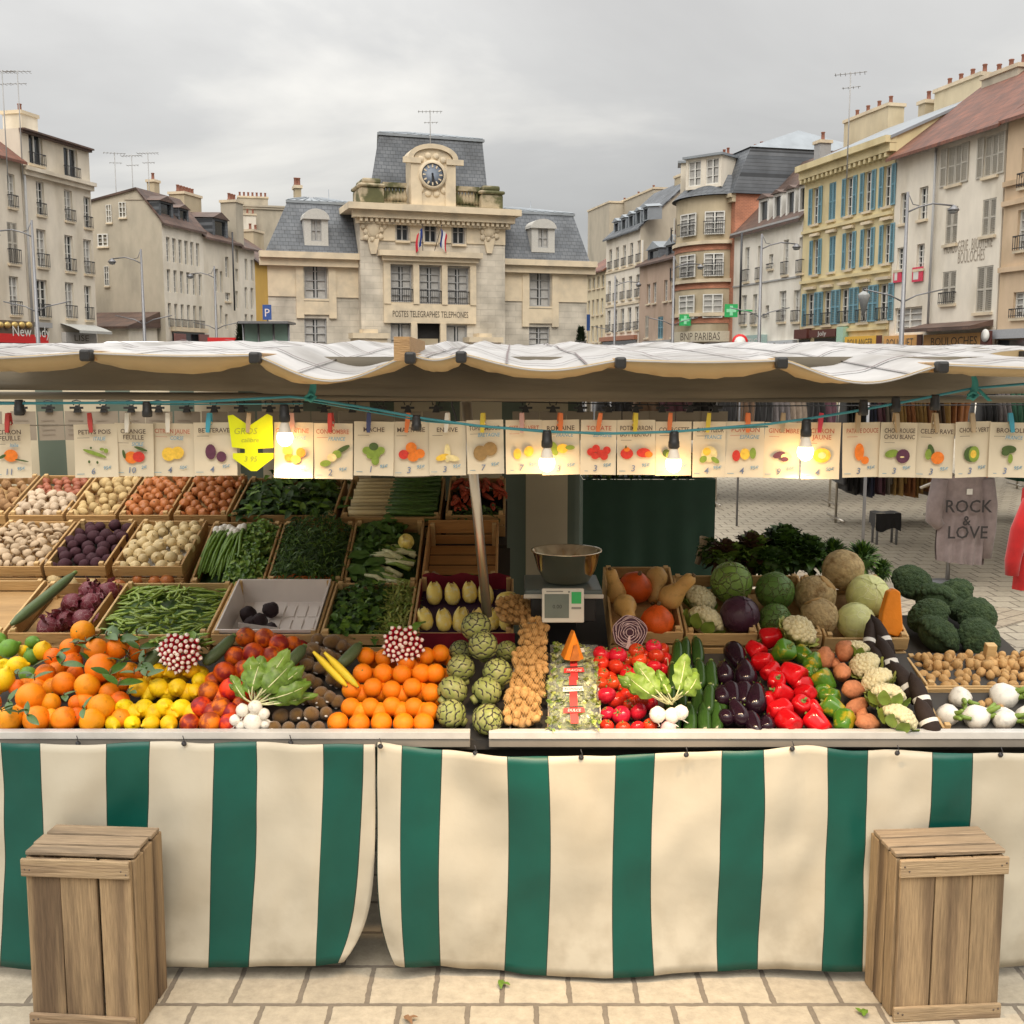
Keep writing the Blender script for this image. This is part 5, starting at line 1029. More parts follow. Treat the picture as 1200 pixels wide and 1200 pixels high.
# ---------- teal cable with lamp holders and four lit bulbs
TEAL = mat('teal_cable', (.03, .20, .24), .5, .1, 30); YL = 2.94
path = [(-70, 474), (0, 473), (120, 472), (230, 471), (340, 465), (362, 467), (430, 478), (500, 491), (560, 499), (640, 506), (720, 508), (790, 506), (850, 501), (900, 497), (945, 491), (1000, 482), (1060, 471), (1110, 461), (1140, 455), (1200, 450), (1280, 446)]
q = MB(); q.tube([atY(x, y, YL) for x, y in path], .0035, 8); tag(q.build('festoon_cable', TEAL), 'teal festoon cable sagging across the price cards', 'cable')
q = MB(); q.tube([atY(x, y, YL+.01) for x, y in ((-70, 470), (60, 472), (200, 474), (355, 473))], .002, 6); q.tube([atY(x, y, YL+.006) for x, y in ((362, 470), (500, 494), (700, 509), (900, 500))], .0022, 6); tag(q.build('cord', TEAL), 'thinner teal cord running along the festoon cable', 'cord')
for i, (x, y) in enumerate(((364, 452), (1140, 450))):
    q = MB(); q.grid(lambda u, v: (lambda p: (p.x+.012*(v-.5)*(1+u), p.y, p.z))(atY(x+3*sin(u*4), y-12+30*u, YL-.006)), 8, 2); q.tube([atY(x-6, y+14, YL-.01), atY(x, y+18, YL-.014), atY(x+6, y+13, YL-.01), atY(x, y+9, YL-.012), atY(x-6, y+14, YL-.01)], .005, 6)
    if i: q.grid(lambda u, v: (lambda p: (p.x, p.y, p.z))(atY(x+4+14*u+5*v, y+6+14*u, YL-.006+.003*v)), 6, 2)
    o = q.build('ribbon_tie', mat('teal_ribbon', (.03, .22, .20), .6)); s_ = o.modifiers.new('t', 'SOLIDIFY'); s_.thickness = .002; tag(o, 'teal ribbon tying the festoon cable up, %s' % ('just right of the yellow arrow sign' if not i else 'above the card headed CHOUX VERT'), 'ribbon')
BULB = mat('lit_bulb', (.9, .85, .7), .3, emit=(1, .62, .26), estr=BULB_E); NECK = mat('bulb_neck', (.70, .64, .55), .4)
def socket(t=None, loc=(0, 0, 0)):
    q = MB(); q.lathe([(.0, .004), (.011, .004), (.0125, -.004), (.0135, -.022), (.015, -.024), (.015, -.038), (.0125, -.042), (0, -.042)], 12); return q.build('lamp_holder', BLACKP, t, loc)
PTS = []
for x, y, lab in ((333, 476, 'lit bulb beside the yellow arrow sign, behind the others'), (641, 506, 'lit bulb hanging in front of the ROMAINE card'), (790, 507, 'lit bulb hanging in front of the COURGETTE card'), (945, 493, 'lit bulb hanging between the GINGEMBRE and lemon cards')):
    p = atY(x, y, YL); t = E('light_bulb', p, 0, lab, 'light bulb', 'lit bulbs on the cable'); socket(t)
    q = MB(); q.lathe([(.010, -.040), (.0125, -.050), (.0185, -.070)], 16, cap=False); q.build('bulb_neck', NECK, t)
    q = MB(); q.lathe([(.0187, -.0695), (.0215, -.078), (.0215, -.086), (.018, -.097), (.010, -.1045), (.0, -.107)], 18); q.build('bulb_glass', BULB, t)
    PTS.append(p+V((0, 0, -.085)))
for p in PTS:
    l = bpy.data.lights.new('bulb_light', 'POINT'); l.energy = BULB_W; l.color = (1, .60, .26); l.shadow_soft_size = .024; o = bpy.data.objects.new('bulb_light', l); col.objects.link(o); o.location = p+V((0, -.0, -.035))
    l = bpy.data.lights.new('bulb_beam', 'SPOT'); l.energy = BULB_S*(.45 if p.x < -.4 else 1); l.color = (1, .70, .40); l.shadow_soft_size = .03; l.spot_size = radians(112); l.spot_blend = 1.; o = bpy.data.objects.new('bulb_beam', l); col.objects.link(o); o.location = p+V((0, -.012, -.030)); o.rotation_euler = (radians(8), 0, 0)
for x, y, lab in ((22, 470, 'empty black lamp holder at the left end of the cable'), (172, 472, 'empty black lamp holder above the orange card'), (488, 488, 'empty black lamp holder over the MALTAISE card'), (1012, 470, 'empty black lamp holder above the sweet potato card'), (1050, 466, 'empty black lamp holder above the red cabbage card'), (1096, 464, 'empty black lamp holder above the celeriac card')):
    s = socket(None, atY(x, y, YL)); s.scale = (.9, .9, .9); s.name = 'empty_lamp_holder'; tag(s, lab, 'lamp holder', 'empty lamp holders on the cable')
# ---------- second row of cards clipped along a cable at the back, seen from behind
YK = 4.95; q = MB(); q.tube([atY(-60, 473, YK), atY(560, 470, YK), atY(840, 476, YK), atY(1260, 474, YK)], .003, 6); tag(q.build('back_cable', BLACKP), 'dark cable carrying the clipped cards at the back of the stall', 'cable')
xs_ = [-30, 10, 42, 75, 106, 138, 170, 203, 235, 267, 300, 332, 364, 397, 430, 462, 495, 600, 632, 664, 697, 729, 760, 792, 822]
for i, x in enumerate(xs_):
    p = atY(x+16, 482, YK); q = MB(); wd = 31*m_px(p); hh = 34*m_px(p)
    q.grid(lambda u, v: ((u-.5)*wd, .006*(2*u-1)**2, -hh*v), 4, 2)
    for k in range(4): z = -hh*(.3+.16*k); q.add([(-wd*.36, -.002, z), (wd*R.uniform(-.1, .38), -.002, z), (wd*.2, -.002, z-.004), (-wd*.36, -.002, z-.004)], [(0, 1, 2, 3)], 1)
    if i == 1: el(q, 0, -hh*.75, .03, .02, 'r', .3, -.003)
    tag(q.build('order_card', [PAPERB, mat('faint_ink', (.22, .18, .14), .9), INKR, PEN, PENB]+[AMAT[k] for k in KEY], None, p, (0, R.uniform(-.03, .03), R.uniform(-.1, .1))), 'dull card clipped to the dark cable along the back of the stall', 'card', 'cards clipped at the back')
    q = MB(); q.prism([(-.016, -.02), (.016, -.02), (.006, .012), (-.006, .012)], -.012, .008); q.tube([(-.012, -.012, .012), (-.018, -.012, .03), (0, -.012, .034), (.018, -.012, .03), (.012, -.012, .012)], .003, 5); q.prism([(-.03, -.004), (.03, -.004), (.03, .006), (-.03, .006)], -.016, -.012)
    tag(q.build('binder_clip', BLACKP, None, atY(x+16, 478, YK)), 'black clip on the dark cable along the back of the stall', 'clip', 'black clips at the back')

# ---------- the two standing apple crates
AW_ = mat('old_crate_wood', (.31, .215, .12), .8, .36, 28, stretch=(7, 7, .4), bump=.5, bscale=30, c2=(.125, .08, .045), c2scale=1.4, rnd=.15); AWH = mat('old_crate_wood_cross', (.34, .245, .145), .78, .34, 26, stretch=(.4, 7, 7), bump=.5, bscale=30, c2=(.22, .15, .09), c2scale=4, rnd=.1); AWD = mat('old_crate_top', (.29, .215, .14), .8, .36, 26, stretch=(.4, 7, 7), bump=.5, bscale=30, c2=(.2, .15, .1), c2scale=5); NAIL = mat('nail', (.08, .06, .05), .6)
def apple_crate(name, w, d, h, loc, rz, label):
    t = E(name, loc, rz, label, 'crate', 'standing apple crates'); th = .014
    n = 3; gaps = [0, .335, .69, 1] 
    def pl(nm, a, b, m):
        q = MB(); q.box(a, b); jx = R.uniform(-.0025, .0025); return bevel(q.build(nm, m, t, (jx, R.uniform(-.001, .001), 0), (0, R.uniform(-.006, .006), 0)), .003)
    for i in range(3):                                                   # front panel: three upright boards
        pl('front_board', (w*gaps[i]+.003, 0, .0+R.uniform(0, .004)), (w*gaps[i+1]-.003, th, h-.004), AW_)
    pl('front_batten', (.0, -.013, h-.052), (w, -.001, h), AWH); pl('front_batten', (.0, -.013, 0), (w, -.001, .045), AWH)
    for s in (0, 1):                                                     # sides
        for i in range(3):
            a, b = d*i/3+th+.004, d*(i+1)/3+th-.006; x = -.0005 if s == 0 else w-th+.0005
            pl('side_board', (x, a, .003), (x+th, b, h-.006), AW_)
    for i in range(3): a, b = d*i/3+.002, d*(i+1)/3-.006; pl('top_board', (-.002, a+ (th if i == 0 else 0), h-.002), (w+.002, b-.003, h+.011), AWD)
    for i in range(3): pl('back_board', (w*gaps[i]+.003, d+.002, 0), (w*gaps[i+1]-.003, d+.014, h-.01), AW_)
    q = MB()
    for x in (.018, w-.018):
        for z in (h-.026, .022): 
            for dx in (-.006, .008): q.ball((x+dx, -.0135, z+R.uniform(-.012, .012)), (.003, .002, .003), 6, 4)
    q.build('nail', NAIL, t); return t
pL, pR = atZ(38, 1202, 0), atZ(170, 1202, 0); w1 = pR.x-pL.x
zt1 = atY(90, 1000, pL.y).z
apple_crate('apple_crate', w1*.97, .215, zt1-.011, (pL.x, pL.y, 0), radians(-4.5), 'weathered wooden apple crate standing on end at the left, darker stained')
pL2, pR2 = atZ(1045, 1196, 0), atZ(1175, 1196, 0); zt2 = atY(1110, 1003, pL2.y).z
apple_crate('apple_crate', pR2.x-pL2.x, .195, zt2-.011, (pL2.x, pL2.y, 0), radians(4.5), 'weathered wooden apple crate standing on end at the right, paler wood')

# ---------- other stalls' canopies beyond
def canopy(x0, x1, y0, y1, z, label, m=TARP_TOP, seed=0, name='market_canopy'):
    t = E(name, ((x0+x1)/2, y0, 0), 0, label, 'canopy', 'white canopies of other stalls'); w = x1-x0; q = MB(); nb = max(2, int(w/1.1)); NU = nb*8
    def zz(u, v): return z+.05*abs(sin(u*nb*pi))*-1*(1-v*.5)+.12*v+.03*noise.noise(V((u*14, v*6, seed)))
    q.grid(lambda u, v: ((u-.5)*w, v*(y1-y0), zz(u, v)), NU, 10); o = q.build('sheet', m, t); s = o.modifiers.new('t', 'SOLIDIFY'); s.thickness = .01
    q = MB(); q.grid(lambda u, v: ((u-.5)*w, -.01, zz(u, 0)-.004-(.05+.04*abs(sin(u*nb*pi)))*v), NU, 1); q.build('hem', TARP_IN, t)
    q = MB()
    for j in range(1, 10, 2): 
        for i in range(NU): a, b = ((i/NU-.5)*w, j/10*(y1-y0), zz(i/NU, j/10)+.008), (((i+1)/NU-.5)*w, j/10*(y1-y0), zz((i+1)/NU, j/10)+.008); q.add([a, b, (b[0], b[1]+.04, b[2]), (a[0], a[1]+.04, a[2])], [(0, 1, 2, 3)])
    q.build('seam', SEAM, t)
    for i in range(nb+1):
        x = (i/nb-.5)*w; q = MB(); q.box((x-.022, -.09, z-.05), (x+.022, .5, z-.005)); q.build('awning_bar', WOODO if (i+seed) % 2 else BLACKP, t)
    for x in (-w/2+.1, w/2-.1):
        for y in (.1, y1-y0-.1): q = MB(); q.tube([(x, y, 0), (x, y, z-.02)], .013, 8); q.build('post', LAMP, t)
canopy(-5.2, -.3, 7.6, 10.4, 2.0, 'white canopy of another stall directly behind the striped back wall', seed=1); canopy(1.2, 7.2, 14.6, 18, 2.16, 'white canopy over the clothes racks on the right', seed=2); canopy(-8, .5, 12.2, 16, 2.12, 'white canopy in the second row behind, on the left', seed=3)
canopy(2.62, 8.6, 8.4, 13.4, 2.03, 'white canopy over the grey T-shirt stand on the right', seed=7); canopy(7.6, 13, 16, 20, 2.16, 'white canopy at the far right of the clothes racks', seed=4); canopy(-3, 8, 22, 27, 2.3, 'long white canopy in the third row behind', seed=5); canopy(-14, -4, 19, 24, 2.3, 'white canopy far behind on the left', seed=6)
p = atY(731, 409, 26); t = E('parasol', (p.x, 28, 0), 0, 'pale pink market parasol showing above the canopies', 'parasol'); z = atY(731, 408, 28).z; q = MB(); q.lathe([(1.7, z-.45), (.9, z-.2), (.02, z)], 8); q.build('parasol_cloth', mat('pink_cloth', (.62, .34, .33), .8), t); q = MB(); q.tube([(0, 0, 0), (0, 0, z)], .025, 8); q.build('pole', STEEL, t)
# ================= produce
def nzr(seed, amp, sc_=1.6): return lambda d: 1+amp*noise.noise(d*sc_+V((seed*7.3, seed*3.1, seed)))
def fruit(name, c, rough=.42, **k): k.setdefault('spec', .32); k.setdefault('var', .06); k.setdefault('rnd', .13); k.setdefault('c2', tuple(v*.74 for v in c)); k.setdefault('c2scale', 1.7); k.setdefault('c2lo', .5); k.setdefault('c2hi', .72); return mat(name, c, rough, **k)
def vein_mat(name, base, vein, scale=3., w=.05, rough=.5, bump=.5, rnd=.12):
    if name in MATS: return MATS[name]
    m = mat(name, base, rough, .18, 3, rnd=rnd); nt = m.node_tree; N = nt.nodes; L = nt.links; b = N['Principled BSDF']
    hs = [n for n in N if n.type == 'HUE_SAT'][0]; av = [n for n in N if n.type == 'VECT_MATH'][0]
    vo = N.new('ShaderNodeTexVoronoi'); vo.feature = 'DISTANCE_TO_EDGE'; vo.inputs['Scale'].default_value = scale
    nz = N.new('ShaderNodeTexNoise'); nz.inputs['Scale'].default_value = scale*1.3; L.new(av.outputs[0], nz.inputs['Vector'])
    mxv = N.new('ShaderNodeMix'); mxv.data_type = 'RGBA'; mxv.inputs[0].default_value = .18; L.new(av.outputs[0], mxv.inputs[6]); L.new(nz.outputs['Color'], mxv.inputs[7]); L.new(mxv.outputs[2], vo.inputs['Vector'])
    mr = N.new('ShaderNodeMapRange'); mr.inputs[1].default_value = 0; mr.inputs[2].default_value = w; mr.inputs[3].default_value = 1; mr.inputs[4].default_value = 0; L.new(vo.outputs['Distance'], mr.inputs[0])
    mx = N.new('ShaderNodeMix'); mx.data_type = 'RGBA'; L.new(mr.outputs[0], mx.inputs[0]); L.new(hs.outputs[0], mx.inputs[6]); mx.inputs[7].default_value = (*vein, 1); L.new(mx.outputs[2], b.inputs['Base Color'])
    bp = N.new('ShaderNodeBump'); bp.inputs['Strength'].default_value = bump; bp.inputs['Distance'].default_value = .02; L.new(mr.outputs[0], bp.inputs['Height']); L.new(bp.outputs[0], b.inputs['Normal'])
    return m
F_OR = fruit('orange_peel', (.88, .225, .006), .42, bump=.25, bscale=28, c2=(.86, .29, .008), c2scale=1.2, sss=.05); F_MAL = fruit('orange_peel_red', (.86, .235, .006), .40, bump=.22, bscale=28, rnd=.12, hue=.018)
F_LE = fruit('lemon_peel', (.90, .58, .008), .4, bump=.2, bscale=22, hue=.012); F_LI = fruit('lime_peel', (.12, .26, .03), .4, bump=.2, bscale=22)
F_BL = fruit('blood_orange_peel', (.72, .11, .008), .36, bump=.2, bscale=26, c2=(.28, .02, .015), c2scale=1.1, c2lo=.42, c2hi=.62, hue=.02, rnd=.2)
F_KI = fruit('kiwi_skin', (.20, .105, .028), .85, bump=.5, bscale=40, sheen=.3); STEM = mat('stem_green', (.13, .19, .04), .6, .2, 6); STEMB = mat('stem_brown', (.14, .09, .04), .8, .2, 6)
F_TO = fruit('tomato_skin', (.62, .035, .015), .18, hue=.015, rnd=.15); F_RP = fruit('red_pepper_skin', (.50, .006, .010), .14, rnd=.15); F_GP = fruit('green_pepper_skin', (.06, .16, .015), .16, c2=(.34, .26, .015), c2scale=.9, c2lo=.52, c2hi=.66, rnd=.2)
F_EG = fruit('aubergine_skin', (.016, .006, .012), .13); F_ZU = fruit('courgette_skin', (.025, .062, .012), .22, var=.3, stretch=(6, 6, .5), scale=4); F_CU = fruit('cucumber_skin', (.085, .12, .05), .45, var=.3, stretch=(6, 6, .5), scale=4)
F_PO = fruit('potato_skin', (.52, .31, .125), .7, var=.14, scale=3, bump=.2); F_POD = fruit('dark_potato_skin', (.34, .19, .085), .75, var=.2, scale=3, bump=.2); F_POP = fruit('pale_potato_skin', (.52, .37, .17), .65, var=.1, bump=.1)
F_SP = fruit('sweet_potato_skin', (.50, .19, .085), .7, var=.18, scale=3, bump=.3); F_ON = fruit('onion_skin', (.46, .16, .05), .35, var=.22, stretch=(5, 5, .4), scale=3); F_BE = fruit('beet_skin', (.055, .014, .022), .65, var=.3, bump=.4); F_BEC = fruit('cooked_beet_skin', (.018, .006, .008), .55, var=.3, bump=.4)
F_TU = fruit('turnip_skin', (.60, .46, .24), .5, var=.1); F_GA = fruit('garlic_skin', (.52, .40, .28), .6, var=.15, stretch=(4, 4, .4), scale=3); F_SH = fruit('shallot_skin', (.34, .11, .06), .5, var=.25, stretch=(5, 5, .4), scale=3)
F_EN = fruit('endive_leaf', (.92, .74, .20), .42, c2=(.90, .82, .50), c2scale=1.4, rnd=.06, var=.08); F_WH = fruit('white_root', (.80, .76, .68), .4, rnd=.04); F_PIN = fruit('pink_root', (.62, .40, .42), .45)
F_CE = fruit('celeriac_skin', (.50, .37, .19), .85, var=.3, scale=4, bump=1., bscale=6, c2=(.30, .19, .08), c2scale=2.2); F_BN = fruit('butternut_skin', (.60, .36, .12), .5, var=.08); F_PK = fruit('pumpkin_skin', (.66, .10, .012), .4, var=.12, bump=.1); PUMP = fruit('pumpkin_flesh', (.86, .26, .015), .5, var=.1, bump=.3, bscale=30)
F_BA = fruit('banana_skin', (.80, .60, .04), .45, c2=(.45, .50, .05), c2scale=3, c2lo=.5, c2hi=.7, stretch=(1, 1, .3)); RAD = fruit('radish_red', (.46, .012, .03), .35); RADW = fruit('radish_white', (.85, .76, .70), .4); BRAD = fruit('black_radish', (.025, .014, .010), .75, bump=.4, var=.3); BANDP = mat('paper_band', (.70, .67, .62), .7)
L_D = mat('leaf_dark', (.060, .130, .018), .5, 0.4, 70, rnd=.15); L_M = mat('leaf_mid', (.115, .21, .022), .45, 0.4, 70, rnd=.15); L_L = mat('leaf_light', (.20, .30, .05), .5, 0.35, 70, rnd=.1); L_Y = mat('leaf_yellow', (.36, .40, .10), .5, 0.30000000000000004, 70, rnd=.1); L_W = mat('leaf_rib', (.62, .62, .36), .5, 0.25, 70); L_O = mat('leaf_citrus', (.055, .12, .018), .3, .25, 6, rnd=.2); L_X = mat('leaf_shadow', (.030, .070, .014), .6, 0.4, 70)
CAB = vein_mat('cabbage_leaf', (.17, .28, .045), (.42, .47, .18), 2.6, .06, bump=.9); SAVOY = vein_mat('savoy_leaf', (.10, .20, .032), (.30, .38, .12), 3.4, .06, bump=.9); RCAB = vein_mat('red_cabbage_leaf', (.055, .016, .035), (.12, .05, .08), 2.2, .02, .4); WCAB = vein_mat('white_cabbage_leaf', (.60, .62, .26), (.70, .70, .40), 2.0, .03, .45, .25); RADIC = vein_mat('radicchio_leaf', (.14, .018, .03), (.50, .30, .30), 2.4, .03); CAUL = mat('cauliflower_curd', (.76, .68, .42), .75, .12, 6, bump=.5, bscale=30); BROC = mat('broccoli_head', (.042, .080, .026), .85, .4, 30, bump=.9, bscale=60, c2=(.07, .115, .038), c2scale=3)


class Kind:
    def __init__(s, name, cat, mesh, kids=()): s.name, s.cat, s.mesh, s.kids = name, cat, mesh, kids
    def put(s, loc, r, label, group=None, rot=None):
        me = R.choice(s.mesh) if isinstance(s.mesh, list) else s.mesh
        o = ob(s.name, me, None, loc, rot or (R.uniform(-3, 3), R.uniform(-3, 3), R.uniform(-3, 3))); o.scale = r if isinstance(r, tuple) else (r, r, r)
        for n, m in s.kids: ob(n, m, o)
        return tag(o, label, s.cat, group)
def lathe_mesh(name, prof, mats, n=20, fn=None, extra=None):
    b = MB(); b.lathe(prof, n, 0, fn); extra and extra(b); return b.mesh(name, mats)
def sphere_prof(k=12, dim=0.12, sq=1.): 
    return [(max(.001, sin(pi*i/k)), -cos(pi*i/k)*sq + (dim*max(0, 1-(pi-pi*i/k)/.5)*-1 if i > k*.8 else 0)) for i in range(k+1)]
def mb_mesh(name, fn, mats): b = MB(); fn(b); return b.mesh(name, mats)
def orange_m(m, nm='orange'):
    return mb_mesh(nm, lambda b: (b.lathe(sphere_prof(14, .05), 22), b.lathe([(.09, .93), (.07, .97), (.0, .98)], 6, 1)), [m, STEM])
ORANGE = Kind('orange', 'orange', orange_m(F_OR)); CLEM = Kind('leafy_orange', 'orange', orange_m(F_MAL)); BLOOD = Kind('blood_orange', 'orange', orange_m(F_BL))
lp = [(.001, -1.25), (.14, -1.2), (.2, -1.08)]+[(cos(a)*.92, sin(a)*1.0) for a in [radians(-70+i*14) for i in range(11)]]+[(.2, 1.06), (.17, 1.2), (.001, 1.3)]
LEMON = Kind('lemon', 'lemon', lathe_mesh('lemon', lp, [F_LE])); LIME = Kind('lime', 'lime', lathe_mesh('lime', lp, [F_LI]))
KIWI = Kind('kiwi', 'kiwi', lathe_mesh('kiwi', [(max(.01, sin(pi*i/10)*.86), -cos(pi*i/10)*1.12) for i in range(11)], [F_KI]), [('sticker', mb_mesh('sticker', lambda b: b.ball((.1, -.62, .62), (.25, .2, .2), 8, 6), [BANDP]))])
def star(b, m=1, z=.85, r=.5, n=5):
    for i in range(n):
        a = 2*pi*i/n; c = V((cos(a), sin(a), 0)); s = V((-sin(a), cos(a), 0)); b.add([V((0, 0, z+.04))+s*.09, V((0, 0, z+.04))-s*.09, c*r*.6-s*.1+V((0, 0, z+.05)), c*r+V((0, 0, z+.12)), c*r*.6+s*.1+V((0, 0, z+.05))], [(0, 1, 2, 3, 4)], m)
    b.tube([(0, 0, z-.05), (.03, 0, z+.14), (.1, .03, z+.3)], [.08, .06, .07], 6, m)
TOM = Kind('tomato', 'tomato', mb_mesh('tomato', lambda b: (b.lathe(sphere_prof(12, .14, .84), 24, 0, lambda a, z: 1+.035*cos(a*6)*abs(z)), star(b, 1, .68)), [F_TO, STEM]))
def pepper(b):
    pr = [(.02, -1.0), (.4, -1.12), (.66, -1.0), (.80, -.6), (.92, .0), (1.0, .45), (.94, .8), (.66, .98), (.3, .9), (.12, .8)]
    b.lathe(pr, 28, 0, lambda a, z: 1+.13*abs(cos(a*2))*1.0-.06); b.tube([(0, 0, .8), (.03, 0, 1.05), (.12, 0, 1.35)], [.16, .11, .14], 8, 1); b.lathe([(.3, .86), (.2, .93), (.05, .95)], 10, 1)
RPEP = Kind('red_pepper', 'pepper', mb_mesh('red_pepper', pepper, [F_RP, STEM])); GPEP = Kind('green_pepper', 'pepper', mb_mesh('green_pepper', pepper, [F_GP, STEM]))
EGG = Kind('aubergine', 'aubergine', mb_mesh('aubergine', lambda b: (b.lathe([(.02, -1.6), (.5, -1.5), (.85, -1.1), (1., -.5), (.92, .3), (.7, 1.1), (.5, 1.7), (.3, 1.85)], 22), star(b, 1, 1.75, .62, 5)), [F_EG, STEM]))
def longv(L_, bend, m, nm, tip=STEM):
    def f(b):
        pts = [(bend*(1-(t/5-1)**2)*.5-bend*.25, 0, -L_+2*L_*t/10) for t in range(11)]; rs = [.35, .8, .95, 1, 1, 1, .98, .95, .9, .75, .4]; b.tube(pts, rs, 16); b.tube([pts[-1], (pts[-1][0], 0, L_+.35)], [.42, .36], 8, 1)
    return mb_mesh(nm, f, [m, tip])
ZUC = Kind('courgette', 'courgette', [longv(3.4, .5, F_ZU, 'courgette'), longv(3.2, -.3, F_ZU, 'courgette')]); CUC = Kind('cucumber', 'cucumber', longv(3.2, .5, F_CU, 'cucumber'))
def pot_m(seed, m, nm, a=(1, .78, .72), amp=.16): return mb_mesh(nm, lambda b: b.ball((0, 0, 0), a, 14, 10, 0, nzr(seed, amp)), [m])
POT_ = Kind('potato', 'potato', [pot_m(i, F_PO, 'potato') for i in range(4)]); POTD = Kind('potato', 'potato', [pot_m(i, F_POD, 'potato') for i in range(3)]); POTP = Kind('potato', 'potato', [pot_m(i+9, F_POP, 'potato') for i in range(3)]); SWP = Kind('sweet_potato', 'sweet potato', [pot_m(i+3, F_SP, 'sweet_potato', (1.5, .8, .8), .25) for i in range(3)])
def onion_m(m, nm, dark=STEMB): return mb_mesh(nm, lambda b: (b.lathe([(.05, -.95), (.5, -.86), (.86, -.5), (1, 0), (.88, .42), (.55, .72), (.2, .88), (.1, 1.1), (.05, 1.35)], 18), b.lathe([(.12, -.98), (.1, -.9), (0, -.9)], 8, 1)), [m, dark])
ONION = Kind('onion', 'onion', onion_m(F_ON, 'onion')); BEET = Kind('beetroot', 'beetroot', [pot_m(i+20, F_BE, 'beetroot', (1, .95, .95), .1) for i in range(2)]); CBEET = Kind('cooked_beetroot', 'beetroot', [pot_m(i+24, F_BEC, 'cooked_beetroot', (1, .9, .9), .22) for i in range(2)])
TURN = Kind('turnip', 'turnip', onion_m(F_TU, 'turnip')); GARL = Kind('garlic_bulb', 'garlic', lathe_mesh('garlic_bulb', [(.3, -.8), (.8, -.65), (1, -.2), (.85, .25), (.4, .6), (.15, .9), (.1, 1.3)], [F_GA], 20, lambda a, z: 1+.07*cos(a*8))); SHAL = Kind('shallot', 'shallot', onion_m(F_SH, 'shallot'))
ENDI = Kind('endive', 'endive', mb_mesh('endive', lambda b: [b.lathe([(.2, -1.55), (.7, -1.2), (.98, -.5), (.95, .2), (.66, 1.), (.3, 1.5), (.02, 1.75)], 18, 0, lambda a, z: 1+.05*cos(a*3+z*2))]+[b.grid((lambda k: lambda u, v: ((1.0-.008*k)*sin(pi*(.12+.8*v*.9))**.75*cos(k*1.3+(u-.5)*1.7*(1-v*.75)), (1.0-.008*k)*sin(pi*(.12+.8*v*.9))**.75*sin(k*1.3+(u-.5)*1.7*(1-v*.75)), -1.35+2.9*v))(k), 5, 8) for k in range(5)], [F_EN]))
def leaf(b, p, d, L_, w, m=0, droop=.3, fold=.25, side=None, n=5, wav=.0):
    d = V(d).normalized(); s = side or d.cross(V((0, 0, 1))); s = s.normalized() if s.length > .05 else V((1, 0, 0)); u = s.cross(d)
    P = V(p); vs = []
    for i in range(n+1):
        t = i/n; c = P+d*(L_*t*(1-.15*t*droop))-V((0, 0, 1))*(droop*L_*t*t*.6); ww = w*sin(pi*min(.97, .08+t*.92))**.8*.5; k = u*(fold*ww)+u*(wav*w*sin(t*11+P.x*99))
        vs += [c-s*ww+k, c, c+s*ww+k]
    b.add(vs, [(i*3+j, i*3+j+1, i*3+j+4, i*3+j+3) for i in range(n) for j in range(2)], m, True)
def rdir(up=.3): 
    v = V((R.gauss(0, 1), R.gauss(0, 1), R.gauss(0, 1)+up)); return v.normalized()
# citrus with leaves: the first few carry twigs with leaves
LEAFM = [mb_mesh('citrus_leaf', lambda b: (leaf(b, (0, 0, .0), (1, .2*k, .1), 1.5, .62, 0, .25), leaf(b, (0, 0, 0), (-.6, .8, .2), 1.25, .5, 0, .2), b.tube([(0, 0, -.15), (.05, 0, .15), (.2, .1, .3)], .05, 5, 1)), [L_O, STEMB]) for k in (-1, 0, 1)]
GO = 'oranges with leaves at the left'
for i, (x, y, r) in enumerate([(97, 741, 14), (82, 760, 12), (113, 762, 14), (137, 760, 13), (153, 753, 10), (53, 790, 12), (117, 783, 17), (88, 789, 10), (75, 801, 14), (102, 804, 15), (119, 829, 16), (108, 845, 15), (75, 843, 15), (43, 843, 16), (11, 843, 16), (36, 817, 17), (59, 824, 12), (90, 824, 10), (20, 806, 10), (143, 802, 9), (-14, 825, 15), (62, 770, 11), (128, 812, 12), (-10, 800, 14)]):
    lift = (1+1.3*max(0, min(1, (845-y)/70))); q = front(x, y, .04*lift); rr = r*m_px(q); q = front(x, y, rr*lift)
    CLEM.put(q, rr, 'orange with leaves in the loose heap left of the lemons' if i else 'topmost leafy orange, resting at the corner of the peas crate', GO)
for x, y, r in [(85, 776, 12), (130, 795, 12), (62, 806, 12), (100, 822, 12), (45, 805, 11), (140, 822, 12), (152, 788, 12), (112, 797, 12), (66, 786, 11), (33, 802, 11), (90, 840, 11), (142, 842, 12), (160, 765, 11), (125, 775, 11), (60, 842, 12), (26, 835, 12), (165, 790, 10)]:
    k = .9+.55*max(0, min(1, (845-y)/70)); q = front(x, y, .034*k); CLEM.put(q, r*m_px(q), 'partly hidden orange lower in the loose leafy heap', GO)
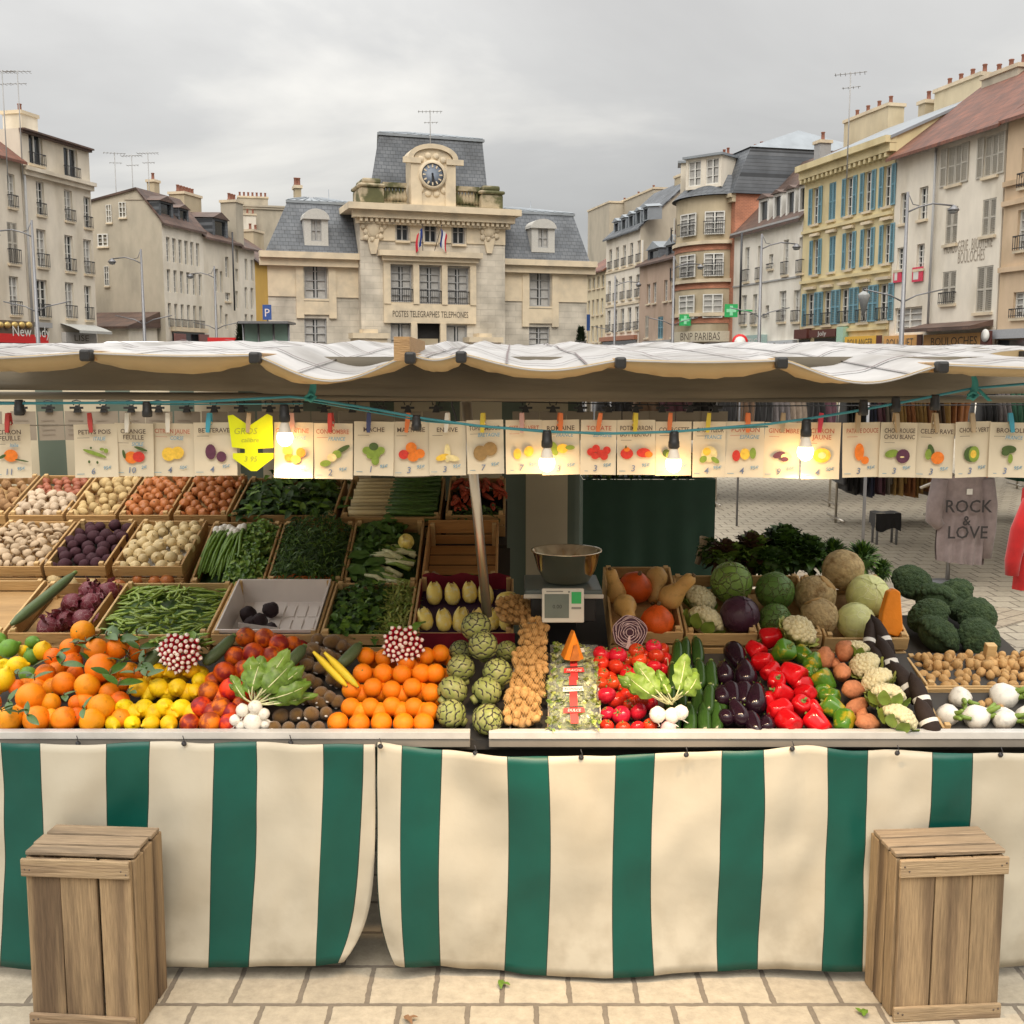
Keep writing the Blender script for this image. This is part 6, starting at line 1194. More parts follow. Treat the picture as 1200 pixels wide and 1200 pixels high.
for i, (x, y, L_, an) in enumerate([(88, 755, 26, .4), (100, 752, 24, -1.2), (72, 778, 30, .2), (60, 772, 24, 2.6), (128, 790, 30, -.8), (138, 802, 32, -.5), (125, 745, 30, .8), (140, 748, 30, .3), (150, 745, 24, 2.4), (75, 815, 22, 1.3), (32, 838, 24, .4), (22, 835, 20, 2.8), (98, 830, 24, 1.1), (40, 795, 24, -.2), (10, 822, 26, .9), (2, 832, 22, 2.2), (70, 765, 24, 1.), (106, 775, 22, -1.), (145, 775, 26, -1.4), (166, 778, 26, .6), (157, 788, 24, -.9), (172, 792, 24, .2), (152, 770, 26, 2.1), (163, 760, 26, -.4), (150, 812, 24, .8), (180, 765, 26, 1.9), (160, 742, 28, .9), (20, 790, 20, .3), (112, 748, 20, 1.7), (150, 765, 20, -2.)]):
    q = front(x, y, .12); o = ob('citrus_leaf_sprig', R.choice(LEAFM), None, q, (R.uniform(-.2, .9), R.uniform(-.3, .3), -an)); s = L_*m_px(q)/1.6; o.scale = (s, s, s); tag(o, 'small sprig of green leaves among the leafy oranges', 'leaf sprig', 'leaf sprigs among the oranges')
def pile(kind, items, label, group, lift=1.2, y0=848, rot=None, under=True, lab_under=None):
    its = []
    for x, y, r in items:
        k = 1+lift*max(0, min(1.2, (y0-y)/60)); q = front(x, y, .035*k); rr = r*m_px(q); q = front(x, y, rr*k); kind.put(q, rr, label(x, y) if callable(label) else label, group, rot() if rot else None); its.append((q, rr)); rr *= R.uniform(.95, 1.06)
    if under:
        for (x, y, r), (q, rr) in zip(items, its):
            if y < y0-14:
                q2 = front(x+r*.95, y+r*.45, rr*(.9+lift*max(0, min(1.2, (y0-y)/60))*.35)); kind.put(q2, rr*.98, lab_under or (label(x, y) if callable(label) else label), group, rot() if rot else None)
pile(LEMON, [(-1, 765, 9), (27, 763, 8), (50, 763, 12), (20, 780, 12), (4, 797, 14), (5, 780, 9)], 'lemon lying with limes at the left end of the counter', 'lemons at the left end', under=False)
pile(LIME, [(10, 760, 12), (37, 770, 10), (33, 791, 11), (38, 753, 9), (-2, 750, 10)], 'green lime between lemons at the left end of the counter', 'limes at the left end', under=False)
lrot = lambda: (radians(90+R.uniform(-30, 30)), R.uniform(-3, 3), R.uniform(-.9, .9))
rowl = lambda d: (lambda x, y: d)
for it, lb_ in (([(133, 848, 10.5), (155, 848, 10.5), (177, 848, 10.5), (198, 848, 11)], 'lemon in the lowest row of the lemon pile'), ([(146, 830, 12), (169, 830, 12), (193, 829, 12), (213, 830, 12)], 'lemon in the second row from the bottom of the lemon pile'), ([(163, 806, 12), (186, 806, 12), (208, 806, 12), (228, 810, 10)], 'lemon in the third row from the bottom of the lemon pile'), ([(184, 787, 11), (204, 786, 11), (224, 785, 11), (234, 797, 10), (175, 796, 8)], 'lemon in the top row of the lemon pile, under the radishes')):
    pile(LEMON, it, lb_, 'lemons in the pile', rot=lrot)
pile(BLOOD, [(288, 747, 12), (310, 748, 12), (327, 755, 12), (343, 755, 10), (275, 769, 12), (297, 766, 13), (319, 769, 12), (335, 777, 11)], 'orange-red blood orange in the upper part of its heap', 'blood oranges'); pile(BLOOD, [(263, 788, 13), (286, 785, 12), (325, 788, 11), (245, 811, 13), (271, 808, 14), (293, 808, 13), (250, 797, 10), (310, 800, 12)], 'reddish blood orange in the middle of its heap', 'blood oranges'); pile(BLOOD, [(236, 829, 13), (259, 830, 13), (284, 826, 12), (222, 848, 12), (246, 847, 13), (268, 848, 12), (290, 848, 11)], 'dark red blood orange at the bottom of its heap', 'blood oranges')
krot = lambda: (R.uniform(-.5, .5)+1.2, R.uniform(-.5, .5), R.uniform(-1, 1))
pile(KIWI, [(372, 750, 9), (389, 752, 10), (366, 761, 10), (384, 769, 10), (360, 779, 9), (376, 782, 9), (352, 770, 9), (400, 757, 8), (345, 790, 9), (362, 797, 9), (376, 812, 9), (387, 818, 9), (329, 839, 10), (347, 838, 9.5), (365, 837, 10.5), (382, 836, 9), (322, 853, 9), (338, 853, 9), (355, 853, 9.5), (373, 853, 9.5), (390, 795, 9), (368, 820, 9), (350, 815, 9)], 'brown kiwi in the heap between blood oranges and bananas', 'kiwis in the heap', rot=krot)
for rows_, lb_ in (([(396, 847), (421, 848), (447, 847), (473, 848), (496, 848)], 'orange in the front row of the neat orange stack'), ([(411, 829), (434, 829), (459, 828), (485, 829), (503, 834)], 'orange in the second row from the front of the orange stack'), ([(412, 808), (437, 806), (459, 809), (483, 806), (505, 812)], 'orange in the middle row of the orange stack'), ([(425, 789), (449, 789), (471, 790), (494, 789), (510, 789)], 'orange in the fourth row from the front of the orange stack'), ([(429, 769), (450, 771), (476, 776), (499, 769), (516, 766)], 'orange in the back row of the orange stack, by the radishes')):
    pile(ORANGE, [(x, y, 12.6 if y > 840 else 11.6 if y > 780 else 10.8) for x, y in rows_], lb_, 'oranges in the neat stack', lift=1.5)
trot = lambda: (R.uniform(-.2, 1.1), R.uniform(-.5, .5), R.uniform(-3, 3))
pile(TOM, [(705, 767, 11), (724, 768, 11), (746, 763, 10), (749, 774, 10), (766, 758, 10), (769, 769, 10), (704, 777, 10), (722, 781, 10), (767, 781, 9), (706, 790, 9), (704, 801, 9), (736, 790, 10), (752, 790, 9), (711, 815, 12), (735, 814, 11), (728, 838, 11.5), (748, 834, 11), (718, 800, 9), (712, 836, 9), (711, 851, 9), (730, 853, 9), (747, 853, 9), (762, 850, 9), (738, 824, 9), (752, 820, 10)], 'red vine tomato in the tomato crate', 'vine tomatoes', rot=trot)
zr0 = lambda: (radians(-66)+R.uniform(-.05, .05), R.uniform(-.04, .04), R.uniform(-.08, .08))
for i, (x, y) in enumerate([(793, 768), (803, 765), (817, 764), (788, 795), (806, 795), (820, 790), (834, 792), (800, 826), (817, 822), (831, 820), (846, 826), (808, 845), (826, 843), (840, 842), (786, 822), (790, 846)]):
    q = front(x, y, .03 if y > 820 else .055); ZUC.put(q, .0215*R.uniform(.9, 1.05), 'dark green courgette laid lengthwise between tomatoes and aubergines', 'courgettes', (radians(-62)+R.uniform(-.06, .06), 0, radians(-8)+R.uniform(-.06, .06)))
for i, (x, y, r) in enumerate([(862, 768, 13), (849, 789, 11), (874, 790, 13), (858, 812, 11), (886, 820, 13), (866, 836, 11), (882, 847, 11), (899, 848, 9), (850, 840, 10), (872, 812, 11), (846, 815, 10)]):
    q = front(x, y, .05 if y < 840 else .035); EGG.put(q, r*m_px(q), 'glossy dark aubergine in the heap beside the red peppers', 'aubergines', (radians(-70)+R.uniform(-.5, .5)+(pi if i % 3 == 0 else 0), R.uniform(-.2, .2), R.uniform(-.3, .3)))
prot = lambda: (R.uniform(.6, 2.0), R.uniform(-.5, .5), R.uniform(-3, 3))
pile(RPEP, [(903, 747, 12), (886, 762, 11), (894, 775, 11), (903, 787, 11), (909, 799, 11), (916, 812, 12), (914, 832, 13), (925, 846, 14), (930, 790, 14), (944, 813, 12), (938, 828, 12), (952, 832, 11), (958, 847, 14), (900, 820, 10), (940, 802, 11)], 'glossy red pepper in the heap between aubergines and green peppers', 'red peppers', rot=prot, lift=.8, under=False)
pile(GPEP, [(918, 764, 13), (941, 768, 11), (953, 777, 12), (965, 798, 13), (972, 816, 11), (977, 830, 13), (989, 846, 13), (948, 790, 10), (966, 812, 10)], 'green pepper in the sloping line beside the red peppers', 'green peppers', rot=prot, lift=.8, under=False)
pile(SWP, [(967, 770, 13), (990, 762, 14), (987, 788, 13), (1000, 808, 13), (1004, 828, 11), (1017, 847, 14), (1010, 838, 9), (978, 778, 9)], 'sweet potato in the sloping line beside the green peppers', 'sweet potatoes', under=False, lift=.8, rot=lambda: (R.uniform(-.4, .4), R.uniform(-.4, .4), R.uniform(.4, 1.4)))
# cucumbers lying upright in the citrus, bananas
for x, y, lab, ln in ((257, 762, 'dull green cucumber between the radishes and the blood oranges', .14), (343, 772, 'dull green cucumber between the blood oranges and the kiwis', .12), (410, 768, 'dark cucumber end standing behind the bananas', .11), (180, 770, 'dark cucumber between the leafy oranges and the radishes', .13)):
    q = front(x, y, .11); o = CUC.put(q, ln/6.4, lab, None, (radians(-58), radians(12), radians(-34))); o.scale = (.021, .021, ln/6.4)
def banana(b):
    pts = [(.18*(1-(t/4-1)**2), 0, -1+.25*t) for t in range(9)]; b.tube(pts, [.05, .13, .16, .17, .17, .16, .14, .09, .05], 6, 0, True, True); b.tube([pts[-1], (pts[-1][0]-.05, 0, 1.2)], [.05, .045], 5, 1); b.ball(pts[0], .045, 6, 4, 1)
BAN = Kind('banana', 'banana', mb_mesh('banana', banana, [F_BA, STEMB]))
for x, y, lab in ((388, 789, 'left one of two ripe bananas on the kiwis'), (401, 790, 'right one of two ripe bananas on the kiwis')): q = front(x, y, .115); BAN.put(q+V((0, -.02, .02)), .078, lab, None, (radians(-42), radians(14), radians(100)))
# artichokes
def arti(b):
    N_ = 38; b.ball((0, 0, 0), (.78, .78, .78), 14, 10, 2)
    for i in range(N_):
        t = i/(N_-1); th = .10+t*2.3; ph = i*2.39996; d = V((sin(th)*cos(ph), sin(th)*sin(ph), cos(th))); up = V((-cos(th)*cos(ph), -cos(th)*sin(ph), sin(th))) if th > .2 else V((cos(ph), sin(ph), 0)); up = -V((cos(th)*cos(ph), cos(th)*sin(ph), -sin(th))); s = d.cross(up)
        L_ = .36+.48*sin(th)**.8; w_ = .20+.33*sin(th)**.8; vs = []; NV, NU = 6, 4
        for k in range(NV+1):
            v = k/NV; ww = w_*(.85+.25*sin(pi*min(1, v*1.1)))*(1-max(0, v-.5)**1.6*2.6)
            rad = .84+.07*(1-t)*0+.02+.13*v-.20*max(0, v-.62)**1.2
            for u in range(NU+1):
                q = (u/NU-.5)*2; p = (d+up*(L_*(v-.42))+s*(ww*q)).normalized()*(rad-.05*q*q*(1-v*.6)); vs.append(p)
        fs = []; n0 = len(b.v); b.v += [tuple(p) for p in vs]; W_ = NU+1
        for k in range(NV):
            for u in range(NU):
                b.f.append([n0+k*W_+u, n0+k*W_+u+1, n0+(k+1)*W_+u+1, n0+(k+1)*W_+u]); b.m.append(1 if k == NV-1 or (k == NV-2 and u in (0, NU-1)) else 0); b.s.append(True)
    b.tube([(0, 0, -.75), (0, 0, -1.05)], [.3, .27], 10, 0)
ART = Kind('artichoke', 'artichoke', mb_mesh('artichoke', arti, [mat('artichoke_bract', (.24, .27, .075), .5, .2, 3, rnd=.12, c2=(.31, .31, .12), c2scale=2), mat('bract_rim', (.035, .03, .02), .7), mat('artichoke_core', (.04, .055, .02), .8)]))
for x, y, r, k, lab in ((558, 735, 20, 3.6, 'topmost artichoke, at the foot of the leaning tent pole'), (540, 764, 16, 1.6, 'artichoke half hidden at the left of the pyramid, second row from the top'), (594, 764, 15, 1.6, 'artichoke half hidden at the right of the pyramid, behind the potato net'), (566, 757, 20, 3.0, 'artichoke facing front just below the topmost one'), (540, 784, 19, 2.0, 'artichoke at the left in the third row from the bottom'), (583, 789, 20, 2.0, 'artichoke at the right in the third row from the bottom'), (530, 810, 20, 1.4, 'artichoke at the left in the second row from the bottom'), (570, 811, 20, 1.4, 'artichoke at the right in the second row from the bottom'), (529, 837, 20, .95, 'pale artichoke at the bottom left of the pyramid'), (571, 843, 21, .95, 'pale artichoke at the bottom right, poking through the gap in the rail')):
    q = front(x, y, .055*k); r_ = r*m_px(q)/1.04; q = front(x, y, r_*k); ART.put(q, r_, lab, 'artichokes in the pyramid', (radians(-8 if y < 800 else 58 if x > 560 and y > 835 else 30)+R.uniform(-.1, .1)+.5, R.uniform(-.15, .15), R.uniform(-3, 3)))
q = MB()
for i in range(5): pass
# cardboard dividers
for xa, ya, xb, yb, lab in ((602, 785, 597, 856, 'white cardboard divider between artichokes and potato nets'), (699, 785, 704, 856, 'white cardboard divider between bagged lettuce and tomatoes'), (645, 790, 641, 856, 'brown cardboard divider between potato nets and bagged lettuce'), (781, 770, 790, 850, 'cardboard divider between tomatoes and courgettes')):
    a, c = front(xa, ya, 0.05), front(xb, yb, .012); b = MB(); h1, h0 = .065, .02; b.add([a-V((0, 0, h1)), c-V((0, 0, h0+.02)), c+V((0, 0, .01)), a+V((0, 0, .01))], [(0, 1, 2, 3)]); o = b.build('divider', mat('cardboard_white' if 'white' in lab else 'cardboard', (.62, .58, .52) if 'white' in lab else (.38, .25, .13), .8)); s = o.modifiers.new('t', 'SOLIDIFY'); s.thickness = .004; tag(o, lab, 'divider')
# potato nets: each bag moves as one
NET = mat('net_thread', (.70, .42, .14), .6)
def net_bag(cx, cy, wpx, hpx, rot, label, lift=.05, n=44, pr=.0135):
    q = front(cx, cy, lift); s = m_px(q); t = E('potato_net', q, 0, label, 'net of potatoes', 'nets of small potatoes'); t.rotation_euler = (radians(-52), 0, rot); a, c = wpx*s/2, hpx*s/2*1.12
    placed = []
    for i in range(n*14):
        if len(placed) >= n: break
        u, v = R.uniform(-1, 1), R.uniform(-1, 1)
        if u**4+v**4 > .8: continue
        p = V((u*a, -.022*(1-(u*u*.7+v*v*.5))-.010, v*c))
        if all((p-o_).length > pr*1.5 for o_ in placed): placed.append(p)
    for p in placed: o = ob('potato', R.choice(POT_.mesh), t, p, (R.uniform(-3, 3),)*3); k = pr*R.uniform(.85, 1.25); o.scale = (k, k, k)
    b = MB(); b.ball((0, .0, 0), (a*.95, .018, c*.95), 16, 10); b.build('inner_potatoes', F_PO, t)
    b = MB(); K = 9
    for k in range(-K, K+1):
        for sg in (-1, 1):
            pts = []
            for i in range(13):
                v = -1+2*i/12; u = k/K*1.3+sg*v*.5
                if abs(u) <= 1 and u**4+v**4 < 1.0: pts.append((u*a*1.02, -.028*(1-(u*u*.7+v*v*.5))-.020, v*c*1.02))
            if len(pts) > 2: b.tube(pts, .0005, 3, cap=False)
    b.tube([(0, -.01, c*.95), (.003, -.014, c*1.08), (.014, -.012, c*1.16)], [.008, .004, .010], 7); b.build('net', NET, t)
net_bag(612, 833, 45, 44, .04, 'net of potatoes at the bottom of the column, nearest the rail', .045, 40, .0155); net_bag(618, 805, 43, 36, .06, 'net of potatoes second from the bottom of the column', .06, 36); net_bag(621, 778, 42, 34, .04, 'net of potatoes third from the bottom of the column', .085, 36); net_bag(625, 748, 34, 42, .0, 'net of potatoes at the top of the column, under the scale', .11, 36); net_bag(603, 718, 52, 34, .55, 'tilted net of potatoes beside the endive tray', .12, 36, .0125)
# bagged lettuce hearts in four rows with red printed tape
FILM = mat('clear_film', (.9, .95, .9), .12, alpha=.16, spec=.6)
for i, (x, y, w_, h_, wrd) in enumerate(((672, 841, 60, 30, 'DULCE'), (671, 816, 60, 30, 'ROMAINE'), (672, 794, 58, 28, 'FRAICHE'), (673, 771, 56, 26, 'DULCE'))):
    q = front(x, y, .055); s = m_px(q); t = E('lettuce_bag', q, 0, 'bag of pale lettuce hearts with red printed tape, %s' % ('nearest the rail', 'second from the rail', 'third from the rail', 'farthest back under the pumpkin slice')[i], 'bag of lettuce', 'bags of lettuce hearts'); t.rotation_euler = (radians(-48), 0, 0); a, c = w_*s/2, h_*s/2*1.2
    b = MB()
    for k in range(3):
        cx_ = (k-1)*a*.66
        for j in range(34): p = V((cx_+R.uniform(-.3, .3)*a, -.012+R.uniform(-.014, .01), R.uniform(-.9, .9)*c)); leaf(b, p, (R.uniform(-.7, .7), -.5, R.uniform(-1, 1)), R.uniform(.016, .034), R.uniform(.012, .022), R.choice((0, 0, 0, 1, 2)), .3, .5, wav=.2)
    b.ball((0, .006, 0), (a*.96, .012, c*.95), 14, 8, 0); b.build('lettuce_heart', [mat('lettuce_pale', (.42, .47, .13), .5, .3, 40), L_L, L_W], t)
    b = MB(); b.grid(lambda u, v: ((u-.5)*2*a, -.030*sin(pi*min(1, max(0, u)))**.5*sin(pi*v)**.4-.012+.004*noise.noise(V((u*9, v*9, i))), (v-.5)*2*c), 14, 10); b.build('bag', FILM, t)
    b = MB(); b.box((-.012, -.0445, -c*.95), (.012, -.0435, c*.95)); b.prism([(-.034, -.012), (.034, -.008), (.030, .009), (-.032, .006)], -.0475, -.0465, 1 if i % 2 else 0); put_text(b, wrd, 0, -.0480, -.006, .013, 1 if i % 2 == 0 else 2, shear=.2); b.prism([(-.03, .009), (.03, .011), (.03, .014), (-.03, .012)], -.0475, -.0465, 2); b.build('label_tape', [MATS['sign_red'], WFRAME, BLACKP], t)
# pumpkin pieces
def wedge(b, h=.105, w=.075, d=.05):
    n = 10; P = [(0, 0, h)]
    for i in range(n+1): a = i/n; P.append((w*(a-.5)*(1+.25*sin(pi*a)), -d*sin(pi*a)*.3-.01, .012*sin(pi*a*2)*0))
    k = len(P); P += [(0, d*.9, h*.88)]+[(x*1.0, d, z-.006) for x, y, z in P[1:]]
    fs = [(0, i, i+1) for i in range(1, n+1)]+[(k, k+i+1, k+i) for i in range(1, n+1)]
    b.add(P, fs, 0); b.add(P, [(i, k+i, k+i+1, i+1) for i in range(1, n+1)], 1); b.add(P, [(0, k, k+1, 1), (0, n+1, k+n+1, k)], 0)
    b.prism([(-.017, .0), (.017, .0), (.006, .052), (-.004, .05)], -d*.32-.012, -d*.3, 2)
q = front(672, 771, .115); b = MB(); wedge(b, .094, .066); tag(b.build('pumpkin_slice', [PUMP, F_PK, mat('pumpkin_hollow', (.55, .17, .03), .6, .3, 40)], None, q-V((0, 0, .0)), (.1, 0, .15)), 'pointed pumpkin slice standing on the bags of lettuce', 'pumpkin slice')
# radish bunches
def bunch(name, x, y, rpx, n, label, lift):
    q = front(x, y, lift); s = m_px(q)*rpx; t = E(name, q, 0, label, 'bunch of radishes', 'bunches of radishes'); pos = []; b = MB(); sp = V((0, -1, .45)).normalized()
    i = 0
    while i < n:
        d = V((cos(i*2.4)*sqrt(i/n)*1.0, 0, sin(i*2.4)*sqrt(i/n)*.95)); o = d+V((0, -.62*(1-d.length**2*.75), 0))
        M_ = Matrix.Translation(o*s) @ ((o+V((0, -.75, .1))).normalized().to_track_quat('Z', 'Y').to_matrix().to_4x4()) @ Matrix.Scale(s*.15, 4)
        r = MB(); r.lathe([(.45, -1.8), (.8, -1.), (.95, -.2), (.92, .35), (.74, .80)], 10, 0, cap=False); r.lathe([(.74, .80), (.60, 1.08), (.36, 1.34), (.12, 1.5), (.03, 2.0)], 10, 1)
        for (vv, m_) in ((r, 0),): o_ = r.build('radish', [RAD, RADW], t); o_.matrix_local = M_
        i += 1
    b = MB()
    for i in range(26): leaf(b, (R.uniform(-.4, .4)*s, .15*s, R.uniform(-.2, .4)*s), (R.uniform(-1, 1), .9, R.uniform(-.3, .9)), s*R.uniform(1., 1.9), s*.55, R.choice((0, 0, 1)), .5, .3, wav=.1)
    b.build('radish_leaves', [L_M, L_L], t)
bunch('radish_bunch', 213, 763, 24, 52, 'bunch of red radishes with white tips on the lemons', .14); bunch('radish_bunch', 473, 754, 23, 50, 'bunch of red radishes with white tips behind the orange stack', .14)
# bunched white turnips with big leaves
def turnips(x, y, roots, leaves, label, lift):
    q = front(x, y, lift); s = m_px(q); t = E('turnip_bunch', q, 0, label, 'bunch of turnips', 'bunches of white turnips')
    for dx, dy, r, pk in roots:
        b = MB(); b.lathe([(.02, -1.), (.5, -.85), (.9, -.4), (1, .1), (.8, .6), (.35, .9), (.2, 1.)], 18); o = b.build('turnip', F_PIN if pk else F_WH, t, (dx*s, -.012-R.uniform(0, .01), -dy*s), (radians(-35)+R.uniform(-.2, .2), 0, R.uniform(-.4, .4))); o.scale = (r*s,)*3
        b = MB(); e = V((dx*s*1.5+R.uniform(-.02, .02), -.02, -dy*s-r*s*1.4)); b.tube([(dx*s, -.02, -dy*s-r*s*.8), ((dx*s+e.x)/2+.006, -.03, -dy*s-r*s*1.2), e], [.0025, .0014, .0006], 5); b.build('root', F_WH, t)
    for (ex, ey, w_, pal) in leaves:
        for rep in range(2):
            if rep: ex, ey, w_, pal = ex+R.uniform(-14, 14), ey*R.uniform(.6, .95), w_*.8, 1-pal
            a = V((R.uniform(-4, 4)*s, .004*rep, 8*s)); e = V((ex*s, .02+.015*rep, -ey*s)); ax = e-a; L_ = ax.length; sd = ax.cross(V((0, 1, 0))).normalized(); up = V((0, -1, .0)); ph = R.uniform(0, 9); b = MB()
            def P(t): return a+ax*t+up*(.030*sin(pi*t)+.012*sin(t*5+ph))
            b.tube([P(t/8) for t in range(8)], [.0032, .003, .0026, .0022, .002, .0016, .0012, .0008], 5, 1)
            def lf(u, v):
                t = .34+.66*v; q = (u-.5)*2; wd = w_*s*.5*(sin(pi*min(.98, .06+v*.92))**.65)*(1+.16*sin(v*19+ph+3*q)); return P(t)+sd*(q*wd)+up*(-.012*q*q+.009*sin(v*15+ph)*abs(q)+.006*noise.noise(V((q*2, v*6, ph))))
            b.grid(lf, 6, 10); b.build('leaf', [L_M if pal else mat('leaf_fresh', (.15, .25, .03), .5, .3, 70), L_W], t)
turnips(298, 832, [(0, 12, 12, 0), (-12, -2, 8, 0), (3, -6, 8.5, 0), (-21, 10, 7, 0), (13, 2, 7, 0), (-15, 17, 7, 0), (13, 15, 7, 0)], [(-4, -62, 24, 0), (8, -62, 22, 1), (-30, -38, 13, 0), (24, -56, 30, 1), (45, -55, 26, 1), (58, -50, 20, 1), (66, -30, 20, 1), (60, -16, 16, 1), (40, -70, 22, 0)], 'bunch of white turnips with long leaves lying on the blood oranges', .075)
turnips(785, 832, [(-15, 4, 10, 0), (2, 5, 9.5, 0), (12, 1, 9, 0), (-2, 20, 10, 1)], [(-52, -40, 22, 0), (-40, -54, 22, 0), (-14, -46, 15, 1), (20, -64, 21, 0), (34, -42, 22, 0), (-30, -40, 16, 1)], 'bunch of white turnips with broad leaves lying on the tomatoes', .075)
# cauliflowers, celery-like lettuce, long black radishes on the right
def caul_mesh(nm='cauliflower', k=90, mats=None, leaves=9, hb=.2):
    def f(b):
        for i in range(k):
            t = (i+.5)/k; th = math.acos(1-t*.98); ph = i*2.39996; d = V((sin(th)*cos(ph), sin(th)*sin(ph), cos(th)*.72)); r = hb*R.uniform(.8, 1.2); b.ball(d*.86, r, 8, 6, 0, nzr(i, .25, 3))
        b.ball((0, 0, -.05), (.85, .85, .6), 14, 8, 0)
        for i in range(leaves): a = 2*pi*i/leaves; leaf(b, (cos(a)*.6, sin(a)*.6, -.6), (cos(a)*.75, sin(a)*.75, .9), 1.15, .75, 1, .25, -.4, None, 6, .06)
    return mb_mesh(nm, f, mats or [CAUL, L_L])
CAU = Kind('cauliflower', 'cauliflower', [caul_mesh(), caul_mesh()]); BRO = Kind('broccoli', 'broccoli', [caul_mesh('broccoli', 170, [BROC, L_M], 0, .155) for i in range(2)])
def lettuce_m(nm, mats, n=120, L_=.75, W_=.55):
    def f(b):
        b.ball((0, 0, -.1), (.55, .55, .5), 10, 8, 0)
        for i in range(n): d = rdir(.5); leaf(b, d*.35, d+V((0, 0, .3)), L_*R.uniform(.7, 1.1), W_*R.uniform(.6, 1.1), R.choice(range(len(mats))), .35, .4, None, 5, .12)
    return mb_mesh(nm, f, mats)
HEAD = Kind('leafy_cauliflower', 'cauliflower', [caul_mesh('leafy_cauliflower', 60, [CAUL, L_Y], 14, .22), caul_mesh('leafy_cauliflower', 60, [CAUL, L_L], 12, .2)])
for x, y, r, lab, K in ((936, 740, 20, 'small leafy cauliflower on top of the peppers', HEAD), (1004, 764, 16, 'leafy cauliflower highest in the sloping row by the black radishes', HEAD), (1014, 780, 17, 'leafy cauliflower second from the top of the row by the black radishes', HEAD), (1028, 798, 18, 'leafy cauliflower in the middle of the row by the black radishes', HEAD), (1040, 818, 20, 'pale cauliflower second from the rail by the black radishes', CAU), (1053, 843, 21, 'round white cauliflower nearest the rail by the black radishes', CAU)):
    q = front(x, y, .07); r_ = r*m_px(q); K.put(front(x, y, r_*(1 if y > 830 else 1.5)), r_, lab, None, (.55, R.uniform(-.2, .2), R.uniform(-3, 3)))
for i, (x, y, an, ln, rr, lab) in enumerate(((1019, 747, .32, 40, 7, 'long black radish with a pointed tip at the top of its row'), (1033, 746, -.30, 44, 9, 'long black radish leaning on the pumpkin slab at the top of its row'), (1040, 772, -.25, 46, 10, 'long black radish with a white paper band, second from the top'), (1028, 775, -.1, 30, 8, 'short black radish beside the cauliflowers'), (1061, 800, -.5, 46, 11, 'long black radish in the middle of its row'), (1078, 815, -.2, 44, 10, 'long black radish with a paper band near the onion crate'), (1086, 842, -.28, 40, 11, 'black radish nearest the rail beside the onion crate'))):
    q = front(x, y, .075 if y < 830 else .055); s = m_px(q); t = E('black_radish', q, 0, lab, 'black radish', 'long black radishes'); t.rotation_euler = (radians(-40), an, 0); L_ = ln*s*.62; b = MB(); b.lathe([(.15, -1), (.75, -.9), (1, -.5), (.98, .2), (.75, .7), (.25, 1.0), (.05, 1.12)], 14, M=Matrix.Diagonal((rr*s, rr*s, L_, 1))); b.build('root', BRAD, t)
    if i != 3: b = MB(); b.lathe([(1.03, -.34), (1.05, -.14)], 16, 0, cap=False, M=Matrix.Diagonal((rr*s, rr*s, L_, 1))); b.build('paper_band', BANDP, t)

